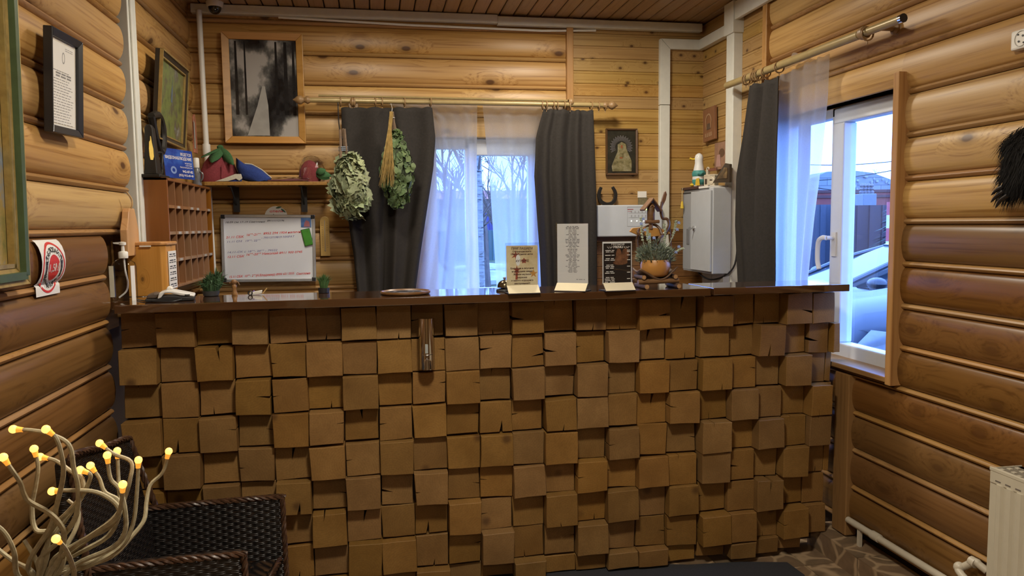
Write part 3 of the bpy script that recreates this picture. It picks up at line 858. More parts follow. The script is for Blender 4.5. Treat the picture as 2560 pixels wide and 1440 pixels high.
# round tray and bell
c = pY(1014, 733, 2.70); c.z = ZC
t = thing('round_tray', 'round dark coin tray with wooden rim lying on the countertop', 'tray', c)
m = MB(); m.lathe([(.070, 0), (.086, .002), (.089, .006), (.088, .011), (.084, .012), (.080, .008)], c, n=40); m.build('rim', wood('tray rim', (.17, .085, .028), (.10, .045, .014), 0, knots=0), t, smooth=True)
m = MB(); m.lathe([(.081, .0085), (.05, .0095), (.0001, .0095)], c, n=40, cap=False); m.build('dish', picture('dark patterned glass', [(.35, (.015, .014, .016)), (.5, (.05, .05, .06)), (.62, (.25, .25, .3))], 40, rough=.08), t, smooth=True)
c = pY(1262, 731, 2.70); c.z = ZC
t = thing('desk_bell', 'dark brass desk bell half hidden behind the gold invitation stand', 'bell', c)
m = MB(); m.lathe([(.031, 0), (.032, .003), (.029, .008), (.012, .012)], c, n=24); m.build('base', BLACK, t, smooth=True)
m = MB(); m.lathe([(.027, .014), (.0265, .022), (.022, .032), (.013, .039), (.004, .042)], c, n=24); m.build('dome', plain('dark brass', (.12, .09, .05), .25, .9), t, smooth=True)
m = MB(); m.lathe([(.0035, .012), (.0035, .044), (.006, .046), (.006, .050), (.002, .052)], c, n=12); m.build('plunger', STEEL, t, smooth=True)

# ------------------------------------------------------------------ three acrylic stands
def stand(label, px, py, Y, w, h, rot, sheet, group, printer, top=0.0, base_h=.026, half=.036, paper_h=None):
    c = pY(px, py, Y); c.z = ZC
    t = thing('menu_stand', label, 'sign', c, group)
    u = Vector((cos(rot), sin(rot), 0)); f = Vector((sin(rot), -cos(rot), 0))
    B = basis(c, u, (0, 0, 1))     # local x width, y up, z = front
    m = MB(B); m.prism([(-half, .0), (half, .0), (.004, base_h), (-.004, base_h)], (-w/2-.002, 0, 0), (0, 0, 1), (0, 1, 0), (1, 0, 0), w+.004); m.build('foot', ACRYL, t)
    m = MB(B); m.hull8([(-w/2, .0035, half), (w/2, .0035, half), (w/2, .003, half-.003), (-w/2, .003, half-.003)], [(-w/2, base_h+.003, .0055), (w/2, base_h+.003, .0055), (w/2, base_h+.002, .003), (-w/2, base_h+.002, .003)])
    m.build('foot_cover', plain('cream card', (.72, .64, .44), .6, var=.03), t)
    m = MB(B); m.box((-w/2, .0, -half), (w/2, .003, half+.001)); m.build('foot_edge', plain('dark edge', (.03, .025, .03), .4), t)
    m = MB(B); m.box((-w/2-.003, base_h, -.0028), (w/2+.003, h, -.0012)); m.box((-w/2-.003, base_h, .0012), (w/2+.003, h, .0028)); m.build('acrylic_panel', ACRYL, t)
    ph = paper_h or h-.004
    m = MB(B); m.box((-w/2, base_h, -.0008), (w/2, ph, .0008)); sh = m.build('sheet', sheet, t)
    printer(B, sh, w, base_h, ph)
    return t
GOLD = picture('gold printed sheet', [(.25, (.46, .32, .15)), (.5, (.64, .52, .31)), (.75, (.76, .69, .52))], 14, rough=.5)
Z_ = .0009
def print_invite(B, sh, w, b, ph):
    m = MB(B)
    for s, y, hh, ww in (('ПРИГЛАШАЕМ', .93, .0085, .66), ('Отпраздновать', .855, .006, .60), ('Новогоднюю ночь', .79, .006, .70), ('ХУТОРКЕ', .62, .0078, .42), ('Большое и вкусное', .44, .006, .74), ('новогоднее меню', .365, .006, .66), ('Живая музыка', .29, .006, .56), ('караоке', .215, .006, .30), ('и много хорошего', .14, .006, .70), ('настроения!!!', .065, .006, .50)):
        put_text(m, s, 0, lerp(b, ph, y)-hh/2, hh, ww*w, z=Z_*1.6, bold=.00025)
    m.build('lettering', plain('brown ink', (.07, .03, .02), .7), sh)
    m = MB(B)
    def star(cx, cy, r, n=5, ir=.45, z=Z_):
        m.add([(cx+(r if k % 2 == 0 else r*ir)*sin(pi*k/n), cy+(r if k % 2 == 0 else r*ir)*cos(pi*k/n), z) for k in range(2*n)], [tuple(range(2*n))])
    star(-.2*w, lerp(b, ph, .76), .018, 6, .35); star(.06*w, lerp(b, ph, .62), .011, 5, .6); star(-.17*w, lerp(b, ph, .40), .016, 5, .35)
    m.quad((-.2*w, lerp(b, ph, .40), Z_), (-.13*w, lerp(b, ph, .40), Z_), (-.15*w, lerp(b, ph, .16), Z_), (-.22*w, lerp(b, ph, .16), Z_))
    m.build('red_ornament_print', plain('wine red print', (.30, .06, .03), .6), sh)
    m = MB(B); star(.36*w, lerp(b, ph, .30), .016, 5, .4); m.build('orange_star_print', plain('orange print', (.50, .24, .05), .6), sh)
    m = MB(B); m.add([(-.13*w+.0085*cos(2*pi*k/14), lerp(b, ph, .64)+.02*sin(2*pi*k/14), Z_*1.3) for k in range(14)], [tuple(range(14))]); m.build('white_print', PAPER, sh)
def print_prices(B, sh, w, b, ph):
    m = MB(B)
    for k in range(40):
        y = lerp(ph, b, .05+.78*k/40)
        head = k in (0, 1, 2, 7, 11, 14, 17, 20, 26, 29)
        ww = w*(random.uniform(.22, .32) if not head else random.uniform(.3, .44))
        if k in (11, 12, 13, 24, 25, 34): ww = w*.46
        text_bars(m, -ww/2, ww/2, y, .0014 if not head else .0018, 2 if ww < .3*w else 4, Z_)
    text_bars(m, .12*w, .4*w, lerp(ph, b, .93), .0014, 3, Z_)
    m.build('price_print', INK, sh)
def print_menu(B, sh, w, b, ph):
    m = MB(B); e = .045*w
    m.box((-w/2+e*.6, b+.002, Z_*.5), (w/2-e*.6, ph-.006, Z_)); m.build('black_print', plain('black print', (.018, .016, .016), .3), sh)
    m = MB(B)   # roast fowl on a board, simple shapes
    def blob(cx, cy, rx, ry, z, n=16, k=0): m.add([(cx*w+rx*w*cos(2*pi*j/n+k), lerp(b, ph, cy)+ry*w*sin(2*pi*j/n+k), z) for j in range(n)], [tuple(range(n))])
    blob(.14, .58, .23, .17, Z_*1.3); blob(.05, .68, .1, .22, Z_*1.4, 12, .4); blob(.28, .70, .12, .2, Z_*1.4, 12, .9); blob(.1, .5, .25, .08, Z_*1.5)
    m.build('roast_print', picture('roast brown print', [(.3, (.05, .02, .012)), (.7, (.22, .10, .05))], 60), sh)
    m = MB(B)
    put_text(m, 'Ночное', .02*w, lerp(b, ph, .915), .0075, .44*w, z=Z_*2.2)
    put_text(m, 'MENU', .03*w, lerp(b, ph, .845), .0085, .32*w, z=Z_*2.2, bold=.0004)
    for sgn in (-1, 1):
        pts = [(sgn*(.20+.02*j)*w+.03*w+.02*w*sin(j*2.2), lerp(b, ph, .86)+.004*sin(j*1.7), Z_*2.2) for j in range(10)]
        m.tube(pts, .0007, 4)
    rows = [(.785, 1), (.75, 1), (.67, 1), (.59, 2), (.435, 3), (.28, 2), (.14, 4)]
    for y, n in rows:
        for j in range(n):
            ww = random.uniform(.24, .36)*w
            text_bars(m, -.26*w-ww/2, -.26*w+ww/2, lerp(b, ph, y-.037*j), .0024, 2, Z_*2.2)
    for y in (.785, .75, .67, .555, .40, .255, .10): text_bars(m, .33*w, .44*w, lerp(b, ph, y), .0024, 1, Z_*2.2)
    m.build('menu_lettering', PAPER, sh)
SG = 'acrylic table stands on the countertop'
stand('gold invitation card in an acrylic stand in front of the lace-lit window', 1306, 734, 2.60, .113, .178, RAD(2), GOLD, SG, print_invite, paper_h=.168)
stand('tall narrow white price list in a turned acrylic stand before the dark curtain', 1432, 727, 2.635, .116, .246, RAD(-33), plain('price sheet', (.66, .62, .58), .5, var=.02), SG, print_prices)
stand('black night menu in an acrylic stand beside the flower bowl', 1543, 727, 2.60, .112, .180, RAD(4), PAPER, SG, print_menu)
# ------------------------------------------------------------------ framed pictures
def framed(name, label, cat, tl, tr, br, bl, fw, depth, frame_mat, pic_mat, inner=None, group=None, glazing=None, back=0):
    """corners in room coordinates; frame built of four mitred bars in the picture's own plane"""
    tl, tr, br, bl = map(Vector, (tl, tr, br, bl))
    u = ((tr-tl)+(br-bl)); v = ((tl-bl)+(tr-br))
    c = (tl+tr+br+bl)/4
    w = ((tr-tl).length+(br-bl).length)/2; h = ((tl-bl).length+(tr-br).length)/2
    B = basis(c, u, v)
    t = thing(name, label, cat, (c.x, c.y, min(bl.z, br.z)), group)
    o = [(-w/2, -h/2), (w/2, -h/2), (w/2, h/2), (-w/2, h/2)]
    i = [(-w/2+fw, -h/2+fw), (w/2-fw, -h/2+fw), (w/2-fw, h/2-fw), (-w/2+fw, h/2-fw)]
    for k in range(4):
        k2 = (k+1) % 4
        m = MB(B)
        m.hull8([(*o[k], -depth), (*o[k2], -depth), (*i[k2], -depth), (*i[k], -depth)], [(*o[k], -.002), (*o[k2], -.002), (*i[k2], -depth*.35), (*i[k], -depth*.35)])
        m.build('frame_bar', frame_mat, t, bevel=.002)
    iw, ih = w/2-fw, h/2-fw
    if inner:
        m = MB(B); e = inner[0]
        for a, b in (((-iw, -ih), (iw, -ih+e)), ((-iw, ih-e), (iw, ih)), ((-iw, -ih), (-iw+e, ih)), ((iw-e, -ih), (iw, ih))):
            m.box((a[0], a[1], -depth*.6), (b[0], b[1], -depth*.3))
        m.build('inner_liner', inner[1], t); iw -= e; ih -= e
    m = MB(B); m.box((-iw, -ih, -depth*.8), (iw, ih, -depth*.62)); pic = m.build('picture', pic_mat, t)
    if glazing:
        m = MB(B); m.quad((-iw, -ih, -depth*.45), (iw, -ih, -depth*.45), (iw, ih, -depth*.45), (-iw, ih, -depth*.45)); m.build('glazing', glazing, t)
    return t, B, pic, iw, ih, depth
GOLDF = plain('old gold frame', (.42, .29, .10), .35, .55, var=.25, scale=40)
GREENF = plain('green band', (.055, .085, .035), .45, var=.2)
LAND = picture('painted autumn landscape', [(.25, (.03, .04, .02)), (.42, (.10, .12, .04)), (.52, (.28, .20, .06)), (.62, (.16, .20, .24)), (.8, (.42, .46, .44))], 7)
# big painting at the left edge of the room
XL = -.838
a, b = pX(44, -90, XL), pX(66, 712, XL)
far_top = Vector((XL, (a.y+b.y)/2, 2.30)); far_bot = Vector((XL, (a.y+b.y)/2, b.z))
t, B, pic, iw, ih, d = framed('painting', 'large painting in a green and gold frame at the left edge', 'painting',
    far_top+Vector((.02, -.62, 0)), far_top+Vector((.02, 0, 0)), far_bot, far_bot+Vector((0, -.62, 0)), .042, .05, GOLDF, LAND, inner=(.010, GOLDF))
m = MB(B)
for s in (-1, 1):
    m.box((s*(iw+.030)-.009, -ih-.03, -.014), (s*(iw+.030)+.009, ih+.03, .001)); m.box((-iw-.03, s*(ih+.030)-.009, -.014), (iw+.03, s*(ih+.030)+.009, .001))
m.build('green_band', GREENF, t)
# black framed certificate
XL = -.835
q = [pX(122, 64, XL), pX(201, 110, XL), pX(210, 344, XL), pX(135, 330, XL)]
q = [p+Vector((dx, 0, 0)) for p, dx in zip(q, (.014, .014, -.002, -.002))]
t, B, pic, iw, ih, d = framed('certificate', 'white certificate in a plain black frame on the upper left log wall', 'certificate', *q, .021, .026, plain('black frame', (.016, .016, .018), .35), PAPER)
m = MB(B)
zt_ = -d*.61
m.add([(.010*cos(2*pi*k/14), ih-.045+.016*sin(2*pi*k/14), zt_) for k in range(14)]+[(.007*cos(2*pi*k/14), ih-.045+.012*sin(2*pi*k/14), zt_) for k in range(14)], [(k, (k+1) % 14, 14+(k+1) % 14, 14+k) for k in range(14)])
m.build('seal_print', plain('grey seal ink', (.30, .29, .28), .7), pic)
m = MB(B)
for k in range(22):
    y = ih-.085-.0075*k
    if k in (1, 2): text_bars(m, -iw*.6, iw*.6, y, .0045, 3, zt_)
    else: text_bars(m, -iw*.78, iw*random.uniform(.3, .8), y, .0018, 6, zt_)
text_bars(m, iw*.15, iw*.75, ih-.018, .0015, 3, zt_); text_bars(m, iw*.15, iw*.75, ih-.023, .0015, 3, zt_)
m.build('print', plain('grey ink', (.22, .21, .20), .7), pic)
m = MB(B); e = .006
for s in (-1, 1):
    m.box((s*(iw-.006)-.0006, -ih+.006, zt_-.0003), (s*(iw-.006)+.0006, ih-.006, zt_)); m.box((-iw+.006, s*(ih-.006)-.0006, zt_-.0003), (iw-.006, s*(ih-.006)+.0006, zt_))
m.build('print_border', plain('pale gold print', (.5, .42, .25), .6), pic)
# landscape behind the strip
XL = -.835
q = [pX(391, 122, XL), pX(459, 181, XL), pX(463, 372, XL), pX(396, 345, XL)]
q = [p+Vector((dx, 0, 0)) for p, dx in zip(q, (.03, .03, 0, 0))]
t, B, pic, iw, ih, d = framed('landscape_painting', 'small green landscape painting in a black and gold frame above the pigeonhole rack', 'painting', *q, .022, .03, plain('dark brown frame', (.03, .022, .014), .4), picture('painted trees and stream', [(.2, (.02, .025, .015)), (.4, (.05, .07, .025)), (.52, (.16, .20, .05)), (.62, (.09, .08, .05)), (.75, (.32, .36, .36))], 9), inner=(.006, GOLDF))
m = MB(B)
for s in (-1, 1):
    m.box((s*(iw+.026)-.003, -ih-.026, -.012), (s*(iw+.026)+.003, ih+.026, .001)); m.box((-iw-.026, s*(ih+.026)-.003, -.012), (iw+.026, s*(ih+.026)+.003, .001))
m.build('gilt_edge', GOLDF, t)
m = MB(B); zt_ = -d*.61
m.prism([(-.012, -.01), (.012, -.01), (.010, .045), (.003, .06), (0, .10), (-.003, .06), (-.010, .045)], (.01, .01, zt_), (1, 0, 0), (0, 1, 0), (0, 0, 1), .0004); m.build('painted_church', plain('blue grey paint', (.10, .13, .17), .6), pic)

# distance sticker that follows the log's curve
q = [pX(99, 597, -.862), pX(158, 595, -.862), pX(168, 730, -.862), pX(110, 740, -.862)]
yA, yB = (q[0].y+q[3].y)/2, (q[1].y+q[2].y)/2
zTop, zBot = 1.308, 1.158
prof = log_prof(.151, None, None, 1.165)[1:-1]
def wall_d(z):
    if z < 1.186: return .048
    best = .022
    for (d0, z0), (d1, z1) in zip(prof, prof[1:]):
        if min(z0, z1) <= z <= max(z0, z1) and abs(z1-z0) > 1e-6: best = max(best, lerp(d0, d1, (z-z0)/(z1-z0)))
    return best
def stick(v, lift=.0):
    """flat sticker (x across, y up, metres about its centre) laid over the log"""
    z = (zTop+zBot)/2+v.y
    return Vector((-.93+wall_d(z)+.0022+lift, (yA+yB)/2+v.x, z))
sw, shh = (yB-yA)/2, (zTop-zBot)/2
m = MB(); m.grid(lambda u, v: stick(Vector(((u-.5)*2*sw, (v-.5)*2*shh, 0))), 2, 24)
st = m.build('sticker', plain('sticker white', (.74, .72, .68), .4, var=.02), smooth=True); tag(st, 'white and red keep-distance sticker reading 1,5 M on the left logs', 'sticker')
def ring(m, r0, r1, n=48, lift=.0008):
    vs = [stick(Vector((r*cos(2*pi*k/n), r*sin(2*pi*k/n), 0)), lift) for r in (r0, r1) for k in range(n)]
    m.add(vs, [(k, (k+1) % n, n+(k+1) % n, n+k) for k in range(n)])
RED = plain('sticker red', (.58, .035, .03), .4, var=.03)
R_ = min(sw, shh)*.93
kx = sw/R_*.93
_stick0 = stick
def stick(v, lift=.0): return _stick0(Vector((v.x*kx if abs(v.x) <= R_*1.01 else v.x, v.y, 0)), lift)
def child_of(o, par):
    o.parent = par; o.location = ROOT[o.name]-ROOT[par.name]; return o
m = MB(); ring(m, R_*.90, R_*.99); child_of(m.build('red_ring', RED), st)
m = MB()
for k in range(8): ring(m, R_*.50*k/8+.0001, R_*.50*(k+1)/8, 32, .0008)
child_of(m.build('red_disc', RED), st)
m = MB(); put_text(m, '1,5М', 0, -.011, .021, R_*.86, fn=lambda p: stick(p, .0018), bold=.0006); child_of(m.build('number', PAPER), st)
m = MB()
def arc_text(s, r, a0, a1, h, flip=False):
    n = len(s)
    for k, ch in enumerate(s):
        if ch == ' ': continue
        a = lerp(a0, a1, (k+.5)/n)
        x, y = r*cos(a), r*sin(a)
        put_text(m, ch, x, y, h, rot=(a-pi/2 if not flip else a+pi/2), fn=lambda p: stick(p, .0009), bold=.0003)
arc_text('СОБЛЮДАЙТЕ', R_*.60, RAD(165), RAD(15), .013)
arc_text('ДИСТАНЦИЮ!', R_*.80, RAD(197), RAD(343), .013, True)
for s in (-1, 1):
    for q_ in range(4):
        y = -.026+.011*q_
        m.add([stick(Vector((s*R_*.68+dx, y+dy, 0)), .0009) for dx, dy in ((-.004-.001*q_, 0), (.004+.001*q_, 0), (.004+.001*q_, .0105), (-.004-.001*q_, .0105))], [(0, 1, 2, 3)])
    m.add([stick(Vector((s*R_*.68+.004*cos(k), .027+.005*sin(k), 0)), .0009) for k in (0, 1.05, 2.1, 3.14, 4.2, 5.24)], [tuple(range(6))])
child_of(m.build('lettering', plain('sticker black', (.03, .03, .035), .5)), st)

# ------------------------------------------------------------------ pigeonhole rack on the left wall
RACK = wood('red orange varnished rack', (.26, .095, .017), (.17, .055, .009), 2, grain=35, knots=0, rough=.28, spec=.6)
RACKE = wood('rack edge', (.30, .155, .072), (.22, .105, .044), 2, grain=60, knots=0, rough=.4)
xr = -.776
p0, p1 = pX(417, 447, xr), pX(527, 470, xr)
ry0, ry1 = p0.y, 3.87
rz0, rz1 = 1.10, 1.528
xb_ = -.915
t = thing('pigeonhole_rack', 'reddish wooden pigeonhole rack of seven columns mounted on the left wall', 'rack', (xr-.07, (ry0+ry1)/2, rz0))
th = .011
MB().box((xb_, ry0, rz0), (xr, ry0+th, rz1)).build('side_panel', RACK, t, bevel=.002)
MB().box((xb_, ry1-th, rz0), (xr, ry1, rz1)).build('side_panel', RACK, t, bevel=.002)
MB().box((xb_, ry0, rz1-th), (xr, ry1, rz1)).build('top_panel', RACK, t, bevel=.002)
MB().box((xb_, ry0, rz0), (xr, ry1, rz0+th)).build('bottom_panel', RACKE, t, bevel=.002)
MB().box((xb_, ry0, rz0), (xb_+.006, ry1, rz1)).build('back_panel', RACK, t)
for k in range(1, 7):
    y = lerp(ry0, ry1, k/7)
    MB().box((xb_+.006, y-.004, rz0+th), (xr-.001, y+.004, rz1-th)).build('divider', RACKE, t)
for k, f in enumerate((.255, .505, .745)):
    z = lerp(rz0, rz1, f)
    MB().box((xb_+.006, ry0+th, z-.006), (xr-.0025, ry1-th, z+.006)).build('shelf', RACKE, t)
    m = MB()
    for j in range(7):
        y = lerp(ry0, ry1, (j+.5)/7)
        if random.random() < .6: m.box((xr-.0026, y-.022, z-.005), (xr-.0016, y+.022, z+.005))
    m.build('number_tag', plain('grey card tag', (.40, .36, .33), .7), t)

# black keepsake, sign, and grey figurine on the rack
Zr = rz1
c = Vector((-.835, pX(385, 430, -.835).y, Zr))
t = thing('cast_keepsake', 'black antique iron keepsake with ring handles and a yellow tag, on top of the rack', 'ornament', c)
IRON = plain('black cast iron', (.020, .017, .014), .45, .3, var=.3, scale=60, bump=.3)
def kp(px, py, dx=0): return pX(px, py, c.x+dx)
m = MB(); m.box((c.x-.035, c.y-.075, Zr), (c.x+.04, c.y+.07, Zr+.012)); m.build('sole', IRON, t, bevel=.003)
pts = [kp(378, 290), kp(392, 286), kp(402, 300), kp(408, 335), kp(408, 365), kp(404, 380), kp(396, 370), kp(388, 340), kp(382, 310)]
m = MB(); m.tube(smooth_path(pts+[pts[0]], 4), .014, 8); m.build('ring_handle', IRON, t, smooth=True)
m = MB(); m.loft([[Vector((c.x+dx*s, y, z)) for dx, y, z in ((-.022, c.y-.045, h), (.022, c.y-.045, h), (.022, c.y-.045+w, h), (-.022, c.y-.045+w, h))] for s, w, h in ((1.1, .06, Zr+.012), (1, .055, Zr+.06), (.8, .045, Zr+.12), (.7, .035, Zr+.185), (.4, .02, Zr+.20))]); m.build('body', IRON, t, bevel=.004)
m = MB(); m.tube(smooth_path([kp(392, 382, .01), kp(404, 385, .02), (c.x+.02, c.y+.035, Zr+.05), (c.x+.02, c.y+.045, Zr+.02), (c.x+.02, c.y+.06, Zr+.008)], 5), .006, 8); m.tube(smooth_path([(c.x+.022, c.y-.02, Zr+.012), (c.x+.024, c.y+.01, Zr+.016), (c.x+.024, c.y+.02, Zr+.035), (c.x+.02, c.y+.01, Zr+.06)], 4), .004, 8); m.build('loop_handle', IRON, t, smooth=True)
B = basis(pX(378, 372, c.x+.027), (.55, .83, 0), (0, 0, 1))
m = MB(B); s = .032/18.5*1.0
m.prism([(x_*.00118, y_*.0014) for x_, y_ in ((-5, -29), (4, -29), (8, -20), (7, 0), (3, 16), (0, 33), (-2, 33), (-3, 22), (-7, 18), (-9, 0), (-8, -18))], (0, 0, 0), (1, 0, 0), (0, 1, 0), (0, 0, 1), .0012)
m.build('yellow_tag', plain('yellow card', (.75, .52, .09), .6), t)
B0 = pX(410, 370, -.80); B1 = pX(482, 378, -.80); B2 = pX(484, 449, -.80)
cy = (B0.y+B1.y)/2
q = [pY(409, 369, 3.42), pY(482, 379, 3.58), pY(485, 450, 3.56), pY(412, 442, 3.40)]
t = thing('surveillance_sign', 'blue video surveillance notice leaning on top of the rack', 'sign', (sum(p.x for p in q)/4, sum(p.y for p in q)/4, Zr))
u = (q[1]-q[0])+(q[2]-q[3]); v = (q[0]-q[3])+(q[1]-q[2]); cc = sum(q, Vector())/4
B = basis(cc, u, v); w, h = u.length/4, v.length/4
m = MB(B); m.box((-w, -h, -.002), (w, h, 0)); m.build('board', picture('blue notice print', [(.35, (.01, .015, .08)), (.55, (.02, .05, .28)), (.7, (.05, .14, .50))], 6, rough=.25), t)
m = MB(B)
put_text(m, 'ВЕДЕТСЯ', w*.88, h*.60, h*.19, w*.72, 'R', z=.0006, bold=.0002)
put_text(m, 'ВИДЕОНАБЛЮДЕНИЕ', w*.90, h*.30, h*.20, w*1.8, 'R', z=.0006, bold=.0003)
for k, s in enumerate(('монтаж', 'систем', 'безопасности')): put_text(m, s, w*.88, h*(.05-.15*k), h*.11, w*(.48, .44, .84)[k], 'R', z=.0006)
put_text(m, '942-07-82', w*.90, -h*.57, h*.17, w*.72, 'R', z=.0006, bold=.0004)
put_text(m, '(952) 915-69-40', w*.90, -h*.83, h*.15, w*1.0, 'R', z=.0006, bold=.0003)
m.build('lettering', PAPER, t)
m = MB(B); m.add([(-w*.42+r*w*.2*cos(2*pi*k/20), -h*.45+r*h*.26*sin(2*pi*k/20), .0004) for r in (.5, 1) for k in range(20)], [(k, (k+1) % 20, 20+(k+1) % 20, 20+k) for k in range(20)]); m.build('eye_print', plain('pale blue print', (.18, .26, .48), .4), t)
c = pY(493, 462, 3.78); c.z = Zr
t = thing('grey_figurine', 'small grey and white figurine standing behind the blue notice', 'figurine', c)
m = MB(); m.lathe([(.020, 0), (.022, .01), (.018, .04), (.021, .06), (.016, .085), (.014, .088)], c, n=14); m.tube(smooth_path([(c.x+.015, c.y-.01, c.z+.07), (c.x+.028, c.y-.01, c.z+.06), (c.x+.028, c.y-.01, c.z+.04), (c.x+.018, c.y-.01, c.z+.025)], 4), .004, 6); m.build('body', plain('dark grey glaze', (.12, .12, .125), .3, var=.4, scale=80), t, smooth=True)
m = MB(); m.lathe([(.013, .088), (.014, .092), (.0135, .130), (.011, .134)], c, n=14); m.build('white_head', WHITE_PLASTIC, t, smooth=True)
# small hanging bottle print behind the pipe
c = pX(484, 330, -.84)
t = thing('wall_plaque', 'small pinkish plaque hanging beside the landscape painting', 'plaque', c)
m = MB(basis(c, (0, 1, 0), (0, 0, 1))); m.prism([(-.03, -.10), (.035, -.10), (.03, -.02), (.022, .06), (.005, .085), (-.02, .07)], (0, 0, 0), (1, 0, 0), (0, 1, 0), (0, 0, 1), .008); m.build('board', plain('faded red', (.36, .13, .07), .6, var=.3), t, bevel=.002)
m = MB(basis(c, (0, 1, 0), (0, 0, 1))); m.prism([(-.03, -.08), (-.012, -.08), (-.014, .04), (-.028, .05)], (0, 0, .008), (1, 0, 0), (0, 1, 0), (0, 0, 1), .002); m.build('grey_panel', plain('grey print', (.35, .33, .30), .5), t)

# ------------------------------------------------------------------ shelf with felt bath hats
ys0 = 3.84
a, b = pY(500, 457, ys0), pY(818, 460, ys0)
zs = (a.z+b.z)/2
t = thing('wall_shelf', 'thin pine shelf on black brackets below the poster', 'shelf', ((a.x+b.x)/2, 3.95, zs))
m = MB(); m.prism([(a.x+.02, ys0), (b.x, ys0), (b.x, 4.04), (a.x-.04, 4.04), (a.x-.04, 3.90)], (0, 0, zs-.009), (1, 0, 0), (0, 1, 0), (0, 0, 1), .018); m.build('board', W_TRIM_Y, t, bevel=.002)
for px in (590, 760):
    x = pY(px, 500, 4.0).x; zb = pY(px, 530, 4.0).z
    m = MB(); m.box((x-.015, 4.006, zb), (x+.015, 4.014, zs-.009)); m.box((x-.012, ys0+.02, zs-.014), (x+.012, 4.014, zs-.009))
    m.prism([(4.006, zs-.10), (4.006, zs-.085), (ys0+.03, zs-.014), (ys0+.045, zs-.014)], (x-.003, 0, 0), (0, 1, 0), (0, 0, 1), (1, 0, 0), .006)
    m.build('bracket', BLACK, t)
ZS = zs+.009
FELT_R = plain('raspberry felt', (.235, .040, .050), .95, var=.18, scale=140, bump=.5)
FELT_G = plain('green felt', (.040, .115, .040), .95, var=.18, scale=140, bump=.5)
FELT_B = plain('blue felt', (.018, .040, .185), .95, var=.18, scale=140, bump=.5)
FELT_W = plain('cream felt', (.52, .49, .40), .95, var=.12, scale=140, bump=.5)
PL = 3.93
sc_ = PL/1887.0
c = pY(548, 462, PL); c.z = ZS
t = thing('berry_hat', 'raspberry felt bath hat with green leaves, at the left end of the shelf', 'hat', c)
m = MB(); n = 22
rings = []
for r, h, dx in ((.090, 0, 0), (.094, .012, 0), (.088, .05, .0), (.070, .095, .002), (.046, .130, .006), (.022, .155, .010), (.004, .165, .012)):
    rings.append([Vector((c.x+dx+r*cos(2*pi*k/n)*(1+.05*sin(3*2*pi*k/n)), c.y+.55*r*sin(2*pi*k/n), ZS+h+(.008*sin(2*2*pi*k/n+1) if h < .02 else 0)+.0)) for k in range(n)])
for q_ in rings[0]: q_.z = max(q_.z, ZS+.001)
m.loft(rings); m.build('crown', FELT_R, t, smooth=60)
m = MB(); m.tube([(c.x+.035*cos(a_), c.y-.052+.0, ZS+.02+.03*i) for i, a_ in enumerate((.9, .8, .75))], .003, 6)
m.build('seam', FELT_R, t, smooth=True)
def leafpoly(o, u, v, L, wd, bend=.0, n=6):
    """pointed leaf as a bent two-sided strip"""
    o, u, v = Vector(o), Vector(u).normalized(), Vector(v).normalized(); nn = u.cross(v)
    vs = []; fs = []
    for i in range(n+1):
        t_ = i/n; w_ = wd*sin(pi*min(1, t_*.92+.06))**.8
        cc_ = o+u*(L*t_)+nn*(-bend*t_*t_)
        vs += [cc_-v*w_, cc_+nn*w_*.25, cc_+v*w_]
        if i: fs += [(3*i-3, 3*i-2, 3*i+1, 3*i), (3*i-2, 3*i-1, 3*i+2, 3*i+1)]
    return vs, fs
top = Vector((c.x+.012, c.y, ZS+.168))
for ang, L, wd, out in ((-105, .10, .030, .045), (-48, .13, .022, .05), (200, .10, .026, .06)):
    d_ = Vector((cos(RAD(ang)), .0, sin(RAD(ang))))
    d_ = Vector((cos(RAD(ang)), -.42, -.8 if ang < 0 else -.7))
    m = MB(); m.add(*leafpoly(top+Vector((0, -.006, .0)), d_, Vector((1, .0, -d_.x*.3)) if ang != -48 else Vector((.7, 0, .7)), L, wd, -.02)); m.build('felt_leaf', FELT_G, t, smooth=True, solid=.004)
m = MB(); m.ball(top+Vector((0, 0, .004)), (.016, .012, .012), 10, 6); m.build('leaf_knot', FELT_G, t, smooth=True)

a = pY(640, 440, PL-.02)
t = thing('cap', 'blue felt peaked cap with cream brim, lying beside the raspberry hat', 'hat', (a.x, a.y, ZS))
Bz = lambda px, py, dy=0: pY(px, py, PL-.02+dy)
m = MB()
out = [(590, 394), (612, 410), (630, 412), (654, 425), (679, 446), (676, 458), (655, 462), (630, 458), (606, 450), (596, 435), (590, 418)]
k = len(out); cen = Vector((sum(p[0] for p in out)/k, sum(p[1] for p in out)/k))
def capring(dy, s, lift=0): return [max_z(Bz(cen.x+(x-cen.x)*s, cen.y+(y-cen.y)*s-lift, dy)) for x, y in out]
def max_z(p): p.z = max(p.z, ZS+.002); return p
m.loft([capring(.055, .7), capring(.045, .93), capring(0, 1.0), capring(-.035, .92), capring(-.05, .70), capring(-.055, .3)]); m.build('crown', FELT_B, t, smooth=60)
m = MB()
br = [(537, 457), (560, 446), (588, 435), (603, 435), (606, 446), (598, 452), (590, 447), (570, 453), (550, 457)]
m.loft([[max_z(Bz(x, y, -.045-dd)) for x, y in br] for dd in (0, .012)]); m.build('brim', FELT_W, t, bevel=.002)
m = MB(); m.loft([[max_z(Bz(x, y, -.040-dd)) for x, y in ((545, 460), (590, 449), (606, 447), (604, 456), (575, 461))] for dd in (0, .01)]); m.build('brim_underside', FELT_B, t)
m = MB(); m.tube([max_z(Bz(x, y, -.0)) for x, y in ((612, 409), (630, 411), (654, 424), (679, 445))], .003, 6); m.tube([max_z(Bz(650, 461, -.04)), Bz(655, 464, -.045)+Vector((0, 0, .004))], .005, 6); m.build('piping', FELT_W, t, smooth=True)

